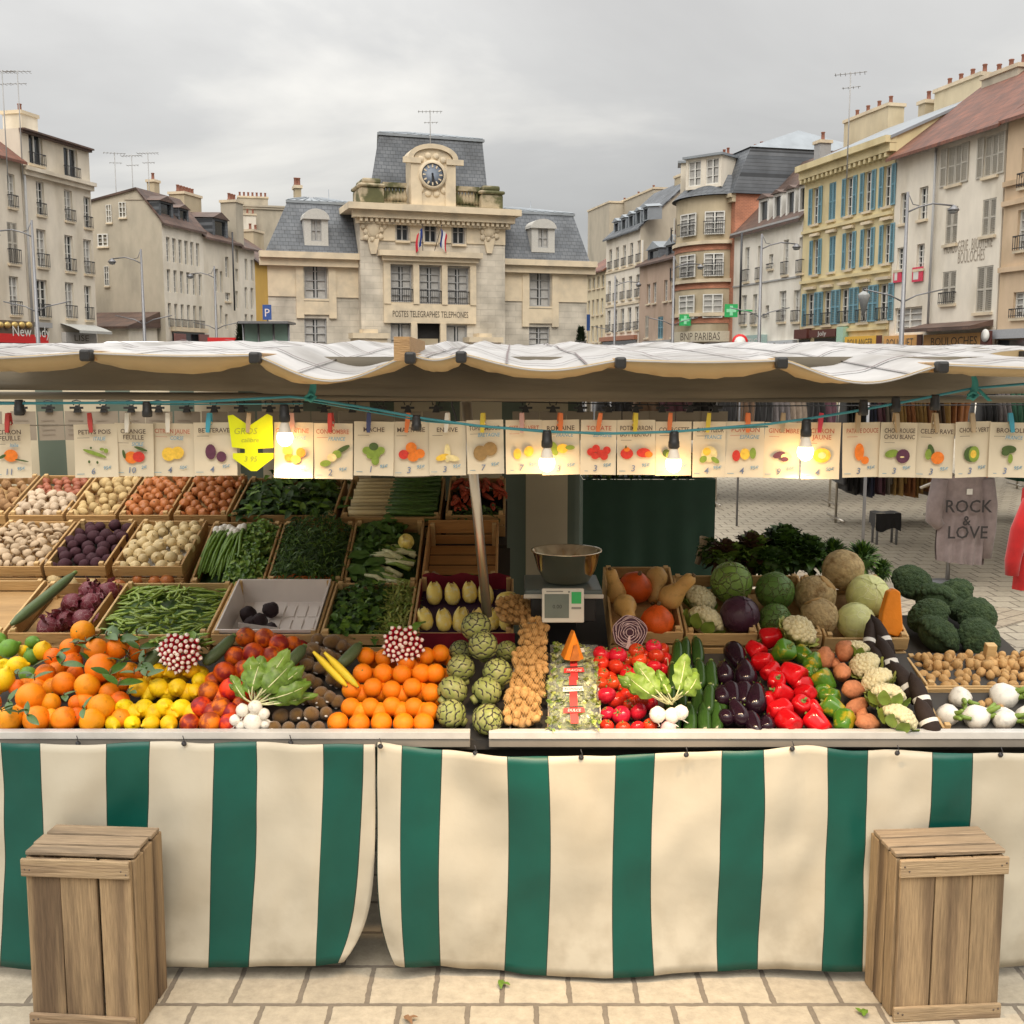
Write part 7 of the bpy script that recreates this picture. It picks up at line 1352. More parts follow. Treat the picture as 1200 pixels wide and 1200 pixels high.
# ---------- slatted crates
CW = mat('crate_wood', (.44, .265, .105), .7, .2, 5, stretch=(.6, 5, 5), bump=.3, bscale=30, rnd=.12); CWL = mat('crate_wood_pale', (.56, .37, .165), .7, .15, 5, stretch=(.6, 5, 5), bump=.3, bscale=30, rnd=.1)
class Crate:
    def __init__(s, x0, x1, yf, yb, Yf, Yb, label, h=.10, mat_=CW, posts=True, gap=0, base=True, backh=.0, zf=None):
        a = atY(x0, yf, Yf); c = atY(x1, yf, Yf); bk = atY(x0, yb, Yb); s.w = c.x-a.x; s.ang = atan2(bk.z-a.z, Yb-Yf); s.d = sqrt((Yb-Yf)**2+(bk.z-a.z)**2); s.h = h
        s.t = t = E('produce_crate', a, 0, label, 'crate', 'slatted produce crates'); t.rotation_euler = (s.ang, 0, 0); s.M = Matrix.Translation(a) @ Matrix.Rotation(s.ang, 4, 'X'); w, d = s.w, s.d; th = .006
        def bd(nm, p, q, m=mat_): b = MB(); b.box(p, q); o = b.build(nm, m, t); return bevel(o, .0015, 1)
        bd('front_slat', (0, 0, -h*.42), (w, th, 0)); bd('front_slat', (0, 0, -h), (w, th, -h*.52))
        bd('back_slat', (0, d-th, -h*.42), (w, d, backh)); bd('back_slat', (0, d-th, -h), (w, d, -h*.52))
        for x in (0, w-.009): bd('side_board', (x, th+.001, -h*.5), (x+.009, d-th-.001, .004), mat_); bd('side_board', (x+.001, th+.001, -h), (x+.008, d-th-.001, -h*.55))
        if posts:
            for x in (.0095, w-.0095-.018):
                for y in (th+.001, d-th-.019): bd('corner_post', (x, y, -h), (x+.018, y+.018, .012), CWL)
        if base:
            n = 5
            for k in range(n): bd('base_slat', (.0095, th+.002+(d-2*th-.004)*k/n, -h+.001), (w-.0095, th+.002+(d-2*th-.004)*(k+.86)/n, -h+.006))
    def P(s, fx, fy, z): return s.M @ V((s.w*fx, s.d*fy, z))
    def fill(s, kind, r, label, group, z=-.02, x0=.03, x1=.97, y0=.03, y1=.97, jit=.42, rot=None, mound=0., layers=1):
        sx, sy = 1.86*r, 1.62*r; ny = max(1, int((y1-y0)*s.d/sy)); nx = max(1, int((x1-x0)*s.w/sx))
        for j in range(ny):
            for i in range(nx):
                fx = x0+(x1-x0)*(i+.5+(.25 if j % 2 else -.25)*(nx > 1))/nx; fy = y0+(y1-y0)*(j+.5)/ny; c = mound*sin(pi*fx)*sin(pi*fy)
                p = s.P(fx, fy, z+c+R.uniform(-1, 1)*jit*r)+V((R.uniform(-1, 1)*jit*r, R.uniform(-1, 1)*jit*r, 0)); kind.put(p, r*R.uniform(.82, 1.16), label, group, rot() if rot else None)
    def bed(s, m, z=-.045, name='liner'):
        b = MB(); w, d = s.w, s.d; b.box((.012, .01, z-.01), (w-.012, d-.01, z)); return b.build(name, m, s.t)
    def leaves(s, name, label, n, L_, W_, mats, z=-.03, x0=.04, x1=.96, y0=.04, y1=.96, up=.5, dirf=None, mound=.03, cat='greens', wav=.1, droop=.5, ny=5):
        b = MB()
        for i in range(n):
            fx, fy = R.uniform(x0, x1), R.uniform(y0, y1); p = V((s.w*fx, s.d*fy, z+mound*sin(pi*(fx-x0)/(x1-x0))*R.uniform(.2, 1)+R.uniform(-.008, .012))); d = dirf() if dirf else V((R.gauss(0, 1), R.gauss(-.3, 1), up+R.uniform(-.3, .4))); leaf(b, p, d, L_*R.uniform(.6, 1.15), W_*R.uniform(.6, 1.2), R.randrange(len(mats)), droop, .35, None, ny, wav)
        o = b.build(name, mats); o.matrix_world = s.M; return tag(o, label, cat)
UP = lambda: (R.uniform(-.35, .35), R.uniform(-.35, .35), R.uniform(-3, 3))
# row A (lowest), left to right
YA0, YA1 = 3.80, 4.18
c = Crate(-75, 4, 742, 680, YA0, YA1, 'slatted crate cut off by the left edge in the lowest back row', mat_=CWL); c.bed(CW)
c = Crate(8, 97, 742, 683, YA0, YA1, 'slatted crate of radicchio and a cucumber in the lowest back row'); c.bed(CW, -.06)
RDK = Kind('radicchio', 'radicchio', [mb_mesh('radicchio', lambda b: [b.ball((0, 0, 0), 1, 16, 12, 0, nzr(k, .12, 2))]+[leaf(b, d*.85, d+V((0, 0, .5)), .9, .9, 0, .7, .5, None, 5, .1) for d in [rdir() for i in range(14)]], [RADIC]) for k in range(2)])
for fx, fy in ((.60, .30), (.84, .30), (.52, .62), (.78, .62), (.62, .88), (.90, .86), (.45, .15)): RDK.put(c.P(fx, fy, -.012), .040, 'dark red radicchio head in the leftmost full crate', 'radicchio heads')
q = c.P(.22, .50, .035); o = CUC.put(q, .03, 'long cucumber lying across the radicchio crate', None, (radians(-72), radians(2), radians(-14))); o.scale = (.020, .020, .058)
c = Crate(107, 243, 744, 683, YA0, YA1, 'slatted crate heaped with green pea pods in the lowest back row', mat_=CWL); c.bed(L_D, -.035)
POD = Kind('pea_pod', 'pea pod', [mb_mesh('pea_pod', lambda b: b.tube([(bx*(1-(t/3-1)**2), 0, -1+t/3) for t in range(7)], [.03, .12, .15, .16, .15, .12, .03], 7, 0), [mat('pea_pod_green', (.22, .31, .045), .4, .25, 6, rnd=.2)]) for bx in (.12, .25, -.2)])
for i in range(250):
    fx, fy = R.uniform(.04, .96), R.uniform(.02, .98); POD.put(c.P(fx, fy, -.022+.05*sin(pi*fx)*sin(pi*fy)*R.random()+R.uniform(0, .012)), (.036, .036*.8, .036*R.uniform(.8, 1.2)), 'green pea pod heaped in the pea crate', 'pea pods', (pi/2+R.uniform(-.35, .35), R.uniform(-.4, .4), R.uniform(-1.9, 1.9)))
for i in range(14): q = front(155+i*7+R.uniform(-4, 4), 745+R.uniform(-4, 10), .12); POD.put(q, .034, 'green pea pod spilled in front of the pea crate', 'pea pods', (pi/2+R.uniform(-.4, .4), 0, R.uniform(-2, 2)))
c = Crate(247, 373, 744, 681, YA0, YA1, 'slatted crate holding the white tray of cooked beetroot', mat_=CWL, base=False)
def tray(b, w, d, h, t=.004):
    o = [(.012, .010), (w-.012, .010), (w-.012, d-.010), (.012, d-.010)]; i_ = [(.030, .028), (w-.030, .028), (w-.030, d-.028), (.030, d-.028)]
    vs = [(x, y, .014) for x, y in o]+[(x+(.006 if x < w/2 else -.006), y+(.006 if y < d/2 else -.006), .014) for x, y in o]+[(x, y, -h) for x, y in i_]+[(x, y, .003) for x, y in o]
    b.add(vs, [(k, (k+1) % 4, 4+(k+1) % 4, 4+k) for k in range(4)]+[(4+k, 4+(k+1) % 4, 8+(k+1) % 4, 8+k) for k in range(4)]+[(8, 9, 10, 11)]+[(12+k, 12+(k+1) % 4, (k+1) % 4, k) for k in range(4)])
    for k in range(7):
        for j in range(3): b.box((.04+(w-.08)*k/7, .04+(d-.08)*j/3, -h+.001), (.04+(w-.08)*(k+.7)/7, .04+(d-.08)*(j+.8)/3, -h+.004))
b = MB(); tray(b, c.w, c.d, .075); o = b.build('plastic_tray', mat('white_plastic', (.74, .68, .64), .3, .08, 6, c2=(.62, .40, .40), c2scale=4, c2lo=.56, c2hi=.75)); o.matrix_world = c.M; tag(o, 'white plastic tray with a few cooked beetroots left in it', 'tray')
for fx, fy, r in ((.22, .52, .036), (.42, .62, .032), (.36, .38, .034), (.50, .26, .026), (.28, .36, .03)): CBEET.put(c.P(fx, fy, -.040), r, 'nearly black cooked beetroot in the white tray', 'cooked beetroots')
CBEET.put(c.P(.80, .18, -.066), .012, 'small scrap of cooked beetroot alone at the right of the white tray')
b = MB(); b.box((0, 0, 0), (.17, .002, .05)); tag(b.build('tray_divider', mat('clear_plastic', (.62, .56, .52), .2, alpha=.6), None, c.P(.18, .30, -.07), (c.ang, .05, -.3)), 'clear plastic divider in the white beetroot tray', 'divider')
c = Crate(375, 479, 744, 683, YA0, YA1, 'slatted crate of dark salad leaves and pale green frisée in the lowest back row', mat_=CWL); c.bed(L_D, -.05)
c.leaves('salad_leaves', 'glossy dark green salad leaves filling the left of their crate', 420, .045, .030, [L_D, L_D, L_M, L_X], -.035, .03, .68, .03, .97, .5, None, .05); c.leaves('frisee', 'pale yellow-green frisée in the right of the salad crate', 520, .060, .008, [L_Y, L_L, L_Y], -.03, .66, .97, .03, .97, .9, None, .03, wav=.3)
c = Crate(482, 602, 742, 678, YA0, YA1, 'crate lined with crimson paper holding rows of endives', mat_=CWL)
CRIM = mat('crimson_paper', (.20, .012, .030), .5, .25, 8, bump=.5, bscale=14); VIO = mat('violet_paper', (.045, .02, .06), .6, .2, 8)
b = MB(); w, d = c.w, c.d; b.grid(lambda u, v: (w*(-.01+1.02*u), -.006-.008*sin(u*23)*v, .004-.105*v), 20, 4, 0); b.grid(lambda u, v: (.012+(w-.024)*u, d-.008, .022+.008*sin(u*17)-.07*v), 16, 2, 0); b.grid(lambda u, v: (.011, d*u, .012-.06*v), 8, 2, 0); b.grid(lambda u, v: (w-.012, d*u, .018-.06*v+.006*sin(u*15)), 8, 2, 0); b.grid(lambda u, v: (.012+(w-.024)*u, .008+(d-.016)*v, -.042+.006*sin(u*20)*sin(v*9)), 14, 10, 1); o = b.build('liner_paper', [CRIM, VIO], c.t)
for fx, fy in ((.11, .27), (.30, .25), (.47, .26), (.64, .27), (.80, .27), (.17, .74), (.36, .73), (.54, .76), (.71, .72)): ENDI.put(c.P(fx, fy, -.008), .0285*R.uniform(.92, 1.1), 'plump yellow-white endive in the crimson crate', 'endives', (c.ang-radians(62)+R.uniform(-.1, .1)+pi*(R.random() < .3)*0, R.uniform(-.25, .25), R.uniform(-.3, .3)))
ENDI.put(c.P(.92, .62, .0), .024, 'curled endive right of the tent pole in the crimson crate', None, (1.2, .8, 1.2)); ENDI.put(c.P(.93, .22, .0), .028, 'endive by the tilted potato net in the crimson crate', None, (-.9, .1, .1))
# row B, with the lower crates showing under it
YB0, YB1 = 4.22, 4.60
c = Crate(52, 122, 684, 672, YB0-.01, YB0+.20, 'low crate of turnips showing under the beetroot crate', .06, posts=False); c.fill(TURN, .030, 'turnip in the low crate under the beetroot crate', 'turnips in the low crate', .0, .04, .96, .1, .8)
c = Crate(130, 212, 684, 672, YB0-.01, YB0+.20, 'low crate of onions showing under the turnip crate', .06, posts=False); c.fill(ONION, .030, 'onion in the low crate under the turnip crate', 'onions in the low crate', .0, .04, .96, .1, .8)
c = Crate(-30, 46, 684, 672, YB0-.01, YB0+.20, 'low crate of potatoes under the mushroom crate at the left', .06, posts=False); c.fill(POTD, .030, 'potato in the low crate at the far left', 'potatoes in the low crate', .0, .04, .96, .1, .8)
c = Crate(-40, 47, 664, 611, YB0, YB1, 'slatted crate of cream mushrooms at the left of the middle row'); c.bed(CW, -.05)
MUSH = Kind('mushroom', 'mushroom', mb_mesh('mushroom', lambda b: (b.lathe([(.35, -.9), (.32, -.2), (.3, .0)], 12), b.lathe([(.3, .0), (.95, .02), (1, .2), (.8, .6), (.4, .82), (.01, .9)], 16)), [fruit('mushroom_skin', (.46, .34, .22), .7)]))
c.fill(MUSH, .021, 'cream mushroom in the crate at the left of the middle row', 'cream mushrooms', -.012, rot=lambda: (R.uniform(-1.2, 1.2), R.uniform(-1.2, 1.2), 0), mound=.02)
c = Crate(51, 123, 664, 610, YB0, YB1, 'slatted crate of dark beetroots in the middle row'); c.bed(DARKW, -.05); c.fill(BEET, .026, 'dark purple beetroot in the middle row crate', 'raw beetroots', -.018, mound=.012)
c = Crate(131, 213, 664, 610, YB0, YB1, 'slatted crate of pale round turnips in the middle row'); c.bed(BANDP, -.04); c.fill(TURN, .024, 'pale round turnip in the middle row crate', 'turnips in the middle row', -.016, rot=lambda: (R.uniform(-2.5, 2.5), R.uniform(-1.5, 1.5), 0), mound=.012)
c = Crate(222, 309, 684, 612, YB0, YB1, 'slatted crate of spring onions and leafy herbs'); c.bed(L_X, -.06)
for i in range(13):
    fx = .10+.028*i*1.15; t = E('spring_onion', c.P(fx, .80+R.uniform(-.07, .1), -.005+R.uniform(0, .02)), 0, 'white spring onion with long green tops in the herb crate', 'spring onion', 'spring onions'); t.rotation_euler = (c.ang, 0, 0); b = MB(); b.ball((0, 0, 0), (.017, .021, .017), 10, 8); b.build('bulb', F_WH, t)
    b = MB(); dx = R.uniform(-.03, .02); b.tube([(0, -.015, 0), (dx*.3, -.08, .012), (dx, -.17, .0), (dx*1.4, -.28, -.02)], [.009, .007, .007, .004], 7, 0); b.tube([(0, -.015, 0), (dx*.2-.01, -.08, .006), (dx-.025, -.27, -.022)], [.006, .006, .004], 6, 0); b.build('green_top', [L_M], t)
c.leaves('herb_bunch', 'leafy dark green herbs right of the spring onions', 620, .040, .018, [L_M, L_D, L_M, L_L], -.02, .46, .97, .03, .97, .3, lambda: V((R.gauss(0, .6), R.gauss(-.8, .7), R.uniform(0, 1))), .05)
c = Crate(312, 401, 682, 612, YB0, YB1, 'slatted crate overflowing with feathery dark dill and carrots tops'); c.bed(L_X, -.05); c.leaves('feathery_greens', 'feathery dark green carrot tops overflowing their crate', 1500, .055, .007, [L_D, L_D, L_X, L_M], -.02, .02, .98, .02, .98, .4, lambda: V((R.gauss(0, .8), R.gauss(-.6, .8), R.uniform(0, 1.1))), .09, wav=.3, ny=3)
for i in range(16): p = c.P(.1+.05*i, .04+R.uniform(0, .06), .0); b = MB(); b.lathe([(.012, 0), (.014, -.02), (.008, -.08)], 8); tag(b.build('carrot', fruit('carrot_skin', (.62, .16, .03), .5), None, p, (.9, 0, R.uniform(-.4, .4))), 'carrot tip peeping from under the feathery greens', 'carrot', 'carrots under the greens')
c = Crate(402, 489, 684, 611, YB0, YB1, 'slatted crate of leafy chard with thick pale ribs', backh=.02); c.bed(L_X, -.05)
for i in range(26):
    fx, fy = R.uniform(.02, .42), R.uniform(.05, .62); b = MB(); b.tube([(0, 0, 0), (.05, -.012, .01), (.11, -.03+R.uniform(-.02, .02), .0)], [.006, .009, .011], 7, 1); leaf(b, (.0, 0, .0), (-1, R.uniform(-.1, .5), .15), .10, .06, 0, .3, .35, None, 6, .08); o = b.build('chard_stalk', [L_D, L_W if i % 3 else L_L]); o.matrix_world = Matrix.Translation(c.P(fx+.2, fy, -.02+.03*R.random())) @ Matrix.Rotation(c.ang, 4, 'X') @ Matrix.Rotation(R.uniform(-.5, .2), 4, 'Z'); tag(o, 'chard stalk with a pale rib and dark leaf in the chard crate', 'chard', 'chard stalks')
c.leaves('chard_leaves', 'dark crinkled chard leaves at the back of their crate', 150, .07, .05, [L_D, L_X, L_D], -.03, .05, .65, .45, .97, .4, None, .04); ENDI.put(c.P(.78, .62, .01), .033, 'pale pointed cabbage lying on the chard', None, (1.4, -1.1, .3))
c = Crate(494, 583, 676, 614, YB0, YB1, 'nearly empty slatted crate with three mushrooms left', base=True, mat_=mat('crate_wood_orange', (.44, .22, .07), .7, .2, 8, stretch=(.6, 5, 5), bump=.3, bscale=30), backh=.02)
for fx, fy in ((.06, .10), (.16, .07), (.14, .22)): MUSH.put(c.P(fx, fy, -.055), .024, 'mushroom left in the corner of the nearly empty crate', 'last mushrooms')
c.leaves('green_scraps', 'scraps of green leaves at the front of the nearly empty crate', 26, .05, .02, [L_M, L_D], -.07, .5, .95, .03, .3, .3, None, .02)
# row C (top)
YC0, YC1 = 4.64, 5.02
for x0, x1, lab in ((-66, 5, 'potato'), (9, 73, 'mix'), (77, 135, 'pale'), (139, 198, 'on'), (203, 266, 'on2')):
    c = Crate(x0, x1, 604, 557, YC0, YC1, {'potato': 'top row crate of brown potatoes at the left edge', 'mix': 'top row crate of garlic and shallots', 'pale': 'top row crate of pale potatoes', 'on': 'top row crate of onions beside the pale potatoes', 'on2': 'top row crate of onions beside the dark greens'}[lab]); c.bed(CW, -.05)
    if lab == 'potato': c.fill(POTD, .026, 'brown potato in the top row crate at the left edge', 'brown potatoes', -.015)
    if lab == 'mix': c.fill(GARL, .022, 'garlic bulb in the top row crate of garlic and shallots', 'garlic bulbs', -.012, .06, .97, .04, .55, mound=.01); c.fill(SHAL, .020, 'brown shallot in the top row crate of garlic and shallots', 'shallots', -.015, .05, .95, .5, .97)
    if lab == 'pale': c.fill(POTP, .026, 'pale potato in the top row crate', 'pale potatoes', -.012, mound=.015)
    if lab in ('on', 'on2'): c.fill(ONION, .023, 'onion in the left one of the two top row onion crates' if lab == 'on' else 'onion in the right one of the two top row onion crates', 'onions in the top row', -.012, rot=lambda: (R.uniform(-3, 3), R.uniform(-2, 2), 0), mound=.015)
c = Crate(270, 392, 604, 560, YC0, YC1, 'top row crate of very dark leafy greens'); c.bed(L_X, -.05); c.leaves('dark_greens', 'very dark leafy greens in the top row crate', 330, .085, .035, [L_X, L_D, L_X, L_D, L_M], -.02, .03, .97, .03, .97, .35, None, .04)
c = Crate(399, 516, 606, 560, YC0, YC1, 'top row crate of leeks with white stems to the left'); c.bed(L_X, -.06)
for i in range(30):
    fy = .06+.9*(i % 10)/10; lay = i//10; t = E('leek', c.P(.06+R.uniform(0, .03), fy, -.03+lay*.018), 0, 'leek lying with its white stem left and green leaves right', 'leek', 'leeks'); t.rotation_euler = (c.ang, 0, R.uniform(-.06, .06)); k = c.w; b = MB(); b.tube([(0, 0, 0), (k*.12, 0, .002), (k*.42, 0, .003)], [.013, .012, .0125], 10); b.build('white_stem', fruit('leek_white', (.66, .54, .30), .5), t); b = MB()
    for j in range(3): b.tube([(k*.38, 0, .004), (k*.6, R.uniform(-.012, .012), .006), (k*.88, R.uniform(-.03, .03), R.uniform(-.005, .02))], [.0125, .011, .004], 6, 0)
    b.build('green_leaves', [L_D], t)
c = Crate(522, 592, 604, 560, YC0, YC1, 'top row crate of bunched carrots behind the tent pole'); c.bed(DARKW, -.06)
for i in range(48):
    b = MB(); b.lathe([(.003, -.085), (.009, -.04), (.013, .02), (.010, .03)], 8); o = b.build('bunched_carrot', fruit('carrot_dark', (.42, .07, .03), .55)) if i == 0 else ob('bunched_carrot', proto_c.data)
    proto_c = o; o.location = c.P(R.uniform(.05, .95), R.uniform(.25, .95), -.02+R.uniform(0, .03)); o.rotation_euler = (1.35+c.ang+pi, 0, R.uniform(-.4, .4)); tag(o, 'bunched carrot in the top row crate behind the tent pole', 'carrot', 'bunched carrots')
c.leaves('carrot_tops', 'dark carrot tops at the front of the bunched carrots', 160, .04, .012, [L_D, L_X], -.02, .05, .95, .02, .25, .4, None, .02)  # leafy tops of the bunched carrots, modelled as a separate object

# ---------- right side, back row
YD0, YD1 = 3.82, 4.18
c = Crate(716, 801, 741, 664, YD0, YD1, 'slatted crate of butternut and red kuri squashes', mat_=CWL, h=.12); c.bed(CW, -.06)
BUT = Kind('butternut', 'squash', mb_mesh('butternut', lambda b: (b.lathe([(.05, -1.2), (.6, -1.1), (.95, -.6), (.98, -.1), (.75, .4), (.58, .9), (.55, 1.6), (.5, 2.0), (.3, 2.2), (.05, 2.22)], 20), b.tube([(0, 0, 2.15), (0, 0, 2.4)], [.14, .17], 8, 1), b.lathe([(.18, -1.24), (.14, -1.16), (0, -1.16)], 10, 1)), [F_BN, STEMB]))
KURI = Kind('red_kuri_squash', 'squash', mb_mesh('red_kuri_squash', lambda b: (b.lathe([(.05, -.75), (.6, -.7), (.95, -.3), (1, .1), (.85, .5), (.5, .85), (.22, 1.02), (.1, 1.05)], 24, 0, lambda a, z: 1+.02*cos(a*10)), b.tube([(0, 0, 1.), (.03, 0, 1.25)], [.12, .1], 8, 1)), [F_PK, STEMB]))
def at_row(x, y, rpx, Y): p = atY(x, y, Y); return p, rpx*m_px(p)
for K, x, y, r, Y, rot, lab in ((BUT, 722, 692, 13, 4.02, (.3, -.3, 0), 'dull butternut squash standing at the left of the squash crate'), (KURI, 744, 689, 20, 4.05, (.5, .2, 0), 'round red kuri squash at the back of the squash crate'), (BUT, 769, 680, 13, 4.10, (pi-.6, .25, 0), 'butternut showing its stem end at the top of the squash crate'), (BUT, 789, 697, 15, 3.95, (.15, .75, -.2), 'long butternut leaning to the right in the squash crate'), (BUT, 733, 712, 14, 3.88, (1.9, .3, .2), 'butternut showing its base at the front of the squash crate'), (KURI, 770, 729, 20, 3.87, (.1, .05, 0), 'red kuri squash at the front of the squash crate')):
    p, rr = at_row(x, y, r, Y); K.put(p, rr, lab, 'squashes in the crate', rot)
# half red cabbage
def halfcab(b):
    b.ball((0, 0, 0), (1, .9, 1), 20, 14, 0, lambda d: 1 if d.y > 0 else .0001+abs(.0)); 
    for k in range(6):
        r = .97-.15*k; pts = [(r*cos(t)*(1+.05*sin(t*5+k)), -.012-.004*k, r*sin(t)*(1+.06*sin(t*4+k*2))) for t in [2*pi*i/40 for i in range(41)]]; b.tube(pts, .022, 5, 1, cap=False)
        for j in range(5): t0 = R.uniform(0, 6.28); b.tube([(r*cos(t0+i*.12)*(1-.03*i), -.016, r*sin(t0+i*.12)*(1-.03*i)) for i in range(6)], .016, 4, 1)
    b.add([(.99*cos(t), -.004, .99*sin(t)) for t in [2*pi*i/40 for i in range(40)]], [tuple(range(40))], 0); b.prism([(-.14, -.95), (.14, -.95), (.05, -.2), (-.05, -.2)], -.03, -.01, 1)
p, rr = at_row(738, 741, 20, 3.74); o = mb_mesh('half_red_cabbage', halfcab, [RCAB, mat('cabbage_cut_white', (.62, .48, .50), .5)]); o = ob('half_red_cabbage', o, None, p, (-.12, .1, .05)); o.scale = (rr*1.02, rr, rr); tag(o, 'halved red cabbage showing its white-veined cut face behind the tomatoes', 'cabbage')
c = Crate(804, 888, 743, 674, YD0, YD1, 'slatted crate of cauliflowers and cabbages behind the aubergines', mat_=CWL, h=.12); c2 = Crate(891, 964, 745, 674, YD0, YD1, 'slatted crate of cabbages and celeriac', mat_=CWL, h=.12); c3 = Crate(967, 1066, 748, 675, YD0, YD1, 'slatted crate of celeriac and white cabbages', mat_=CWL, h=.12); [k.bed(CW, -.08) for k in (c, c2, c3)]
def cab_m(nm, m, sd): return mb_mesh(nm, lambda b: [b.ball((0, 0, 0), (1, 1, .95), 24, 16, 0, nzr(sd, .05, 2.2))]+[b.grid((lambda k: lambda u, v: (lambda th, ph, rr: (rr*sin(th)*cos(ph), rr*sin(th)*sin(ph), rr*cos(th)*.95))(.15+v*2.0, k*1.3+(u-.5)*1.9*sin(pi*min(1, .25+v*.6)), 1.0+.035*(1-v)*abs(u-.5)*2+.012+.010*sin(u*20+k)*(v < .5)))(k), 8, 8) for k in range(5)], [m])
CABG = Kind('green_cabbage', 'cabbage', [cab_m('green_cabbage', CAB, 1)]); CABS = Kind('savoy_cabbage', 'cabbage', [cab_m('savoy_cabbage', SAVOY, 5)]); CABR = Kind('red_cabbage', 'cabbage', [cab_m('red_cabbage', RCAB, 2)]); CABW = Kind('white_cabbage', 'cabbage', [cab_m('white_cabbage', WCAB, 3)])
CELE = Kind('celeriac', 'celeriac', [mb_mesh('celeriac', lambda b: (b.ball((0, 0, 0), 1, 26, 18, 0, lambda d: 1+.07*noise.noise(d*3)+.05*noise.noise(d*8)), b.lathe([(.55, .86), (.45, .95), (.2, 1.0), (0, .98)], 14, 1)), [F_CE, fruit('celeriac_cut', (.48, .30, .12), .8)])])
for K, x, y, r, Y, rot, lab in ((CAU, 820, 703, 19, 4.06, (.5, 0, 1), 'yellowish cauliflower at the back, beside the squashes'), (CAU, 826, 729, 22, 3.92, (.6, 0, 2), 'white cauliflower at the front, beside the red cabbage'), (CABG, 857, 683, 25, 4.10, (.9, 0, 1), 'green cabbage with pale veins at the back, left of the other'), (CABS, 908, 693, 23, 4.06, (1., .2, 2), 'green cabbage at the back, between the other cabbage and celeriac'), (CABR, 867, 721, 23, 3.92, (.5, .2, 0), 'whole dark red cabbage at the front of the crates'), (CABS, 908, 727, 20, 3.94, (1.2, 0, 4), 'crinkled green cabbage at the front beside the red one'), (CELE, 955, 698, 24, 4.06, (.7, .2, 1), 'celeriac at the back left of the celeriac group'), (CELE, 988, 668, 24, 4.16, (1.4, 0, 2), 'celeriac highest of all, on top of the back rail'), (CELE, 960, 723, 22, 3.93, (.3, .4, 3), 'celeriac at the front of the celeriac group'), (CABW, 1017, 698, 25, 4.06, (.9, 0, 0), 'white cabbage at the back beside the pumpkin slab'), (CABW, 1003, 729, 23, 3.92, (.6, .3, 1), 'white cabbage at the front beside the black radish tips')):
    p, rr = at_row(x, y, r, Y); K.put(p, rr, lab, None, rot)
p = atY(1030, 742, 3.86); s = m_px(p); b = MB(); P = [(0, 2), (22, 0), (26, 10), (14, 52), (7, 55), (0, 50), (-2, 25)]; b.prism([(x*s, z*s) for x, z in P][::1], -.012, .03); o = bevel(b.build('pumpkin_slice', PUMP, None, p, (-.1, .2, .0)), .006, 3); tag(o, 'tall orange pumpkin slab leaning between white cabbage and broccoli', 'pumpkin slice')
for x, y, r, Y in ((1068, 684, 24, 4.30), (1095, 703, 25, 4.22), (1119, 700, 24, 4.26), (1144, 722, 23, 4.12), (1089, 724, 25, 4.06), (1146, 748, 25, 3.95), (1098, 745, 27, 3.96), (1122, 715, 18, 4.18)):
    p, rr = at_row(x, y, r*1.02, Y); BRO.put(p, rr, 'dark green broccoli head in the mound at the right', 'broccoli heads', (.7+R.uniform(-.2, .2), R.uniform(-.2, .2), R.uniform(-3, 3)))
# crates of potatoes and bulb fennel at the right end
c = Crate(1086, 1260, 804, 768, 3.58, 3.80, 'slatted crate of small brown potatoes under the broccoli', mat_=CWL, h=.06); c.bed(CW, -.04); c.fill(POT_, .0205, 'small brown potato in the crate under the broccoli', 'small potatoes', -.008, mound=.008); c.fill(POT_, .019, 'small brown potato in the crate under the broccoli', 'small potatoes', .012, .05, .9, .5, .95)
o = SWP.put(c.P(.50, .5, .02), .026, 'long pale root lying across the small potatoes', None, (0, .3, .6)); o.data = POT_.mesh[0]
b = MB(); b.box((0, 0, 0), (.035, .03, .09)); bevel(b.build('corner_block', CWL, c.t, (c.w*.52, c.d*.7, -.02)), .003)
c = Crate(1105, 1262, 855, 806, 3.345, 3.57, 'slatted crate of white fennel bulbs at the right end of the counter', mat_=CWL, h=.07); c.bed(CW, -.04)
FEN = Kind('fennel_bulb', 'fennel', mb_mesh('fennel_bulb', lambda b: (b.lathe([(.2, -.9), (.75, -.75), (1., -.2), (.92, .3), (.6, .75), (.3, 1.05)], 20, 0, lambda a, z: 1+.06*cos(a*4+z)), [b.tube([(cos(a)*.2, sin(a)*.2, .7), (cos(a)*.4, sin(a)*.3, 1.3), (cos(a)*.8, sin(a)*.5, 1.8)], [.28, .2, .15], 8, 1) for a in (0, 2.2, 4.)]), [F_WH, L_L]))
for fx, fy, r in ((.10, .30, .036), (.30, .25, .042), (.50, .22, .038), (.70, .28, .036), (.28, .72, .036), (.62, .75, .046), (.85, .3, .04), (.9, .8, .04)): FEN.put(c.P(fx, fy, .004), r, 'white fennel bulb with green stalks in the crate at the right end', 'fennel bulbs', (R.uniform(1.0, 1.7), R.uniform(-.4, .4), R.uniform(-1.6, 1.6)))
for fx, fy in ((.42, .62), (.5, .7), (.46, .5), (.55, .55)): POT_.put(c.P(fx, fy, -.01), .018, 'small potato strayed into the fennel crate', 'stray potatoes')
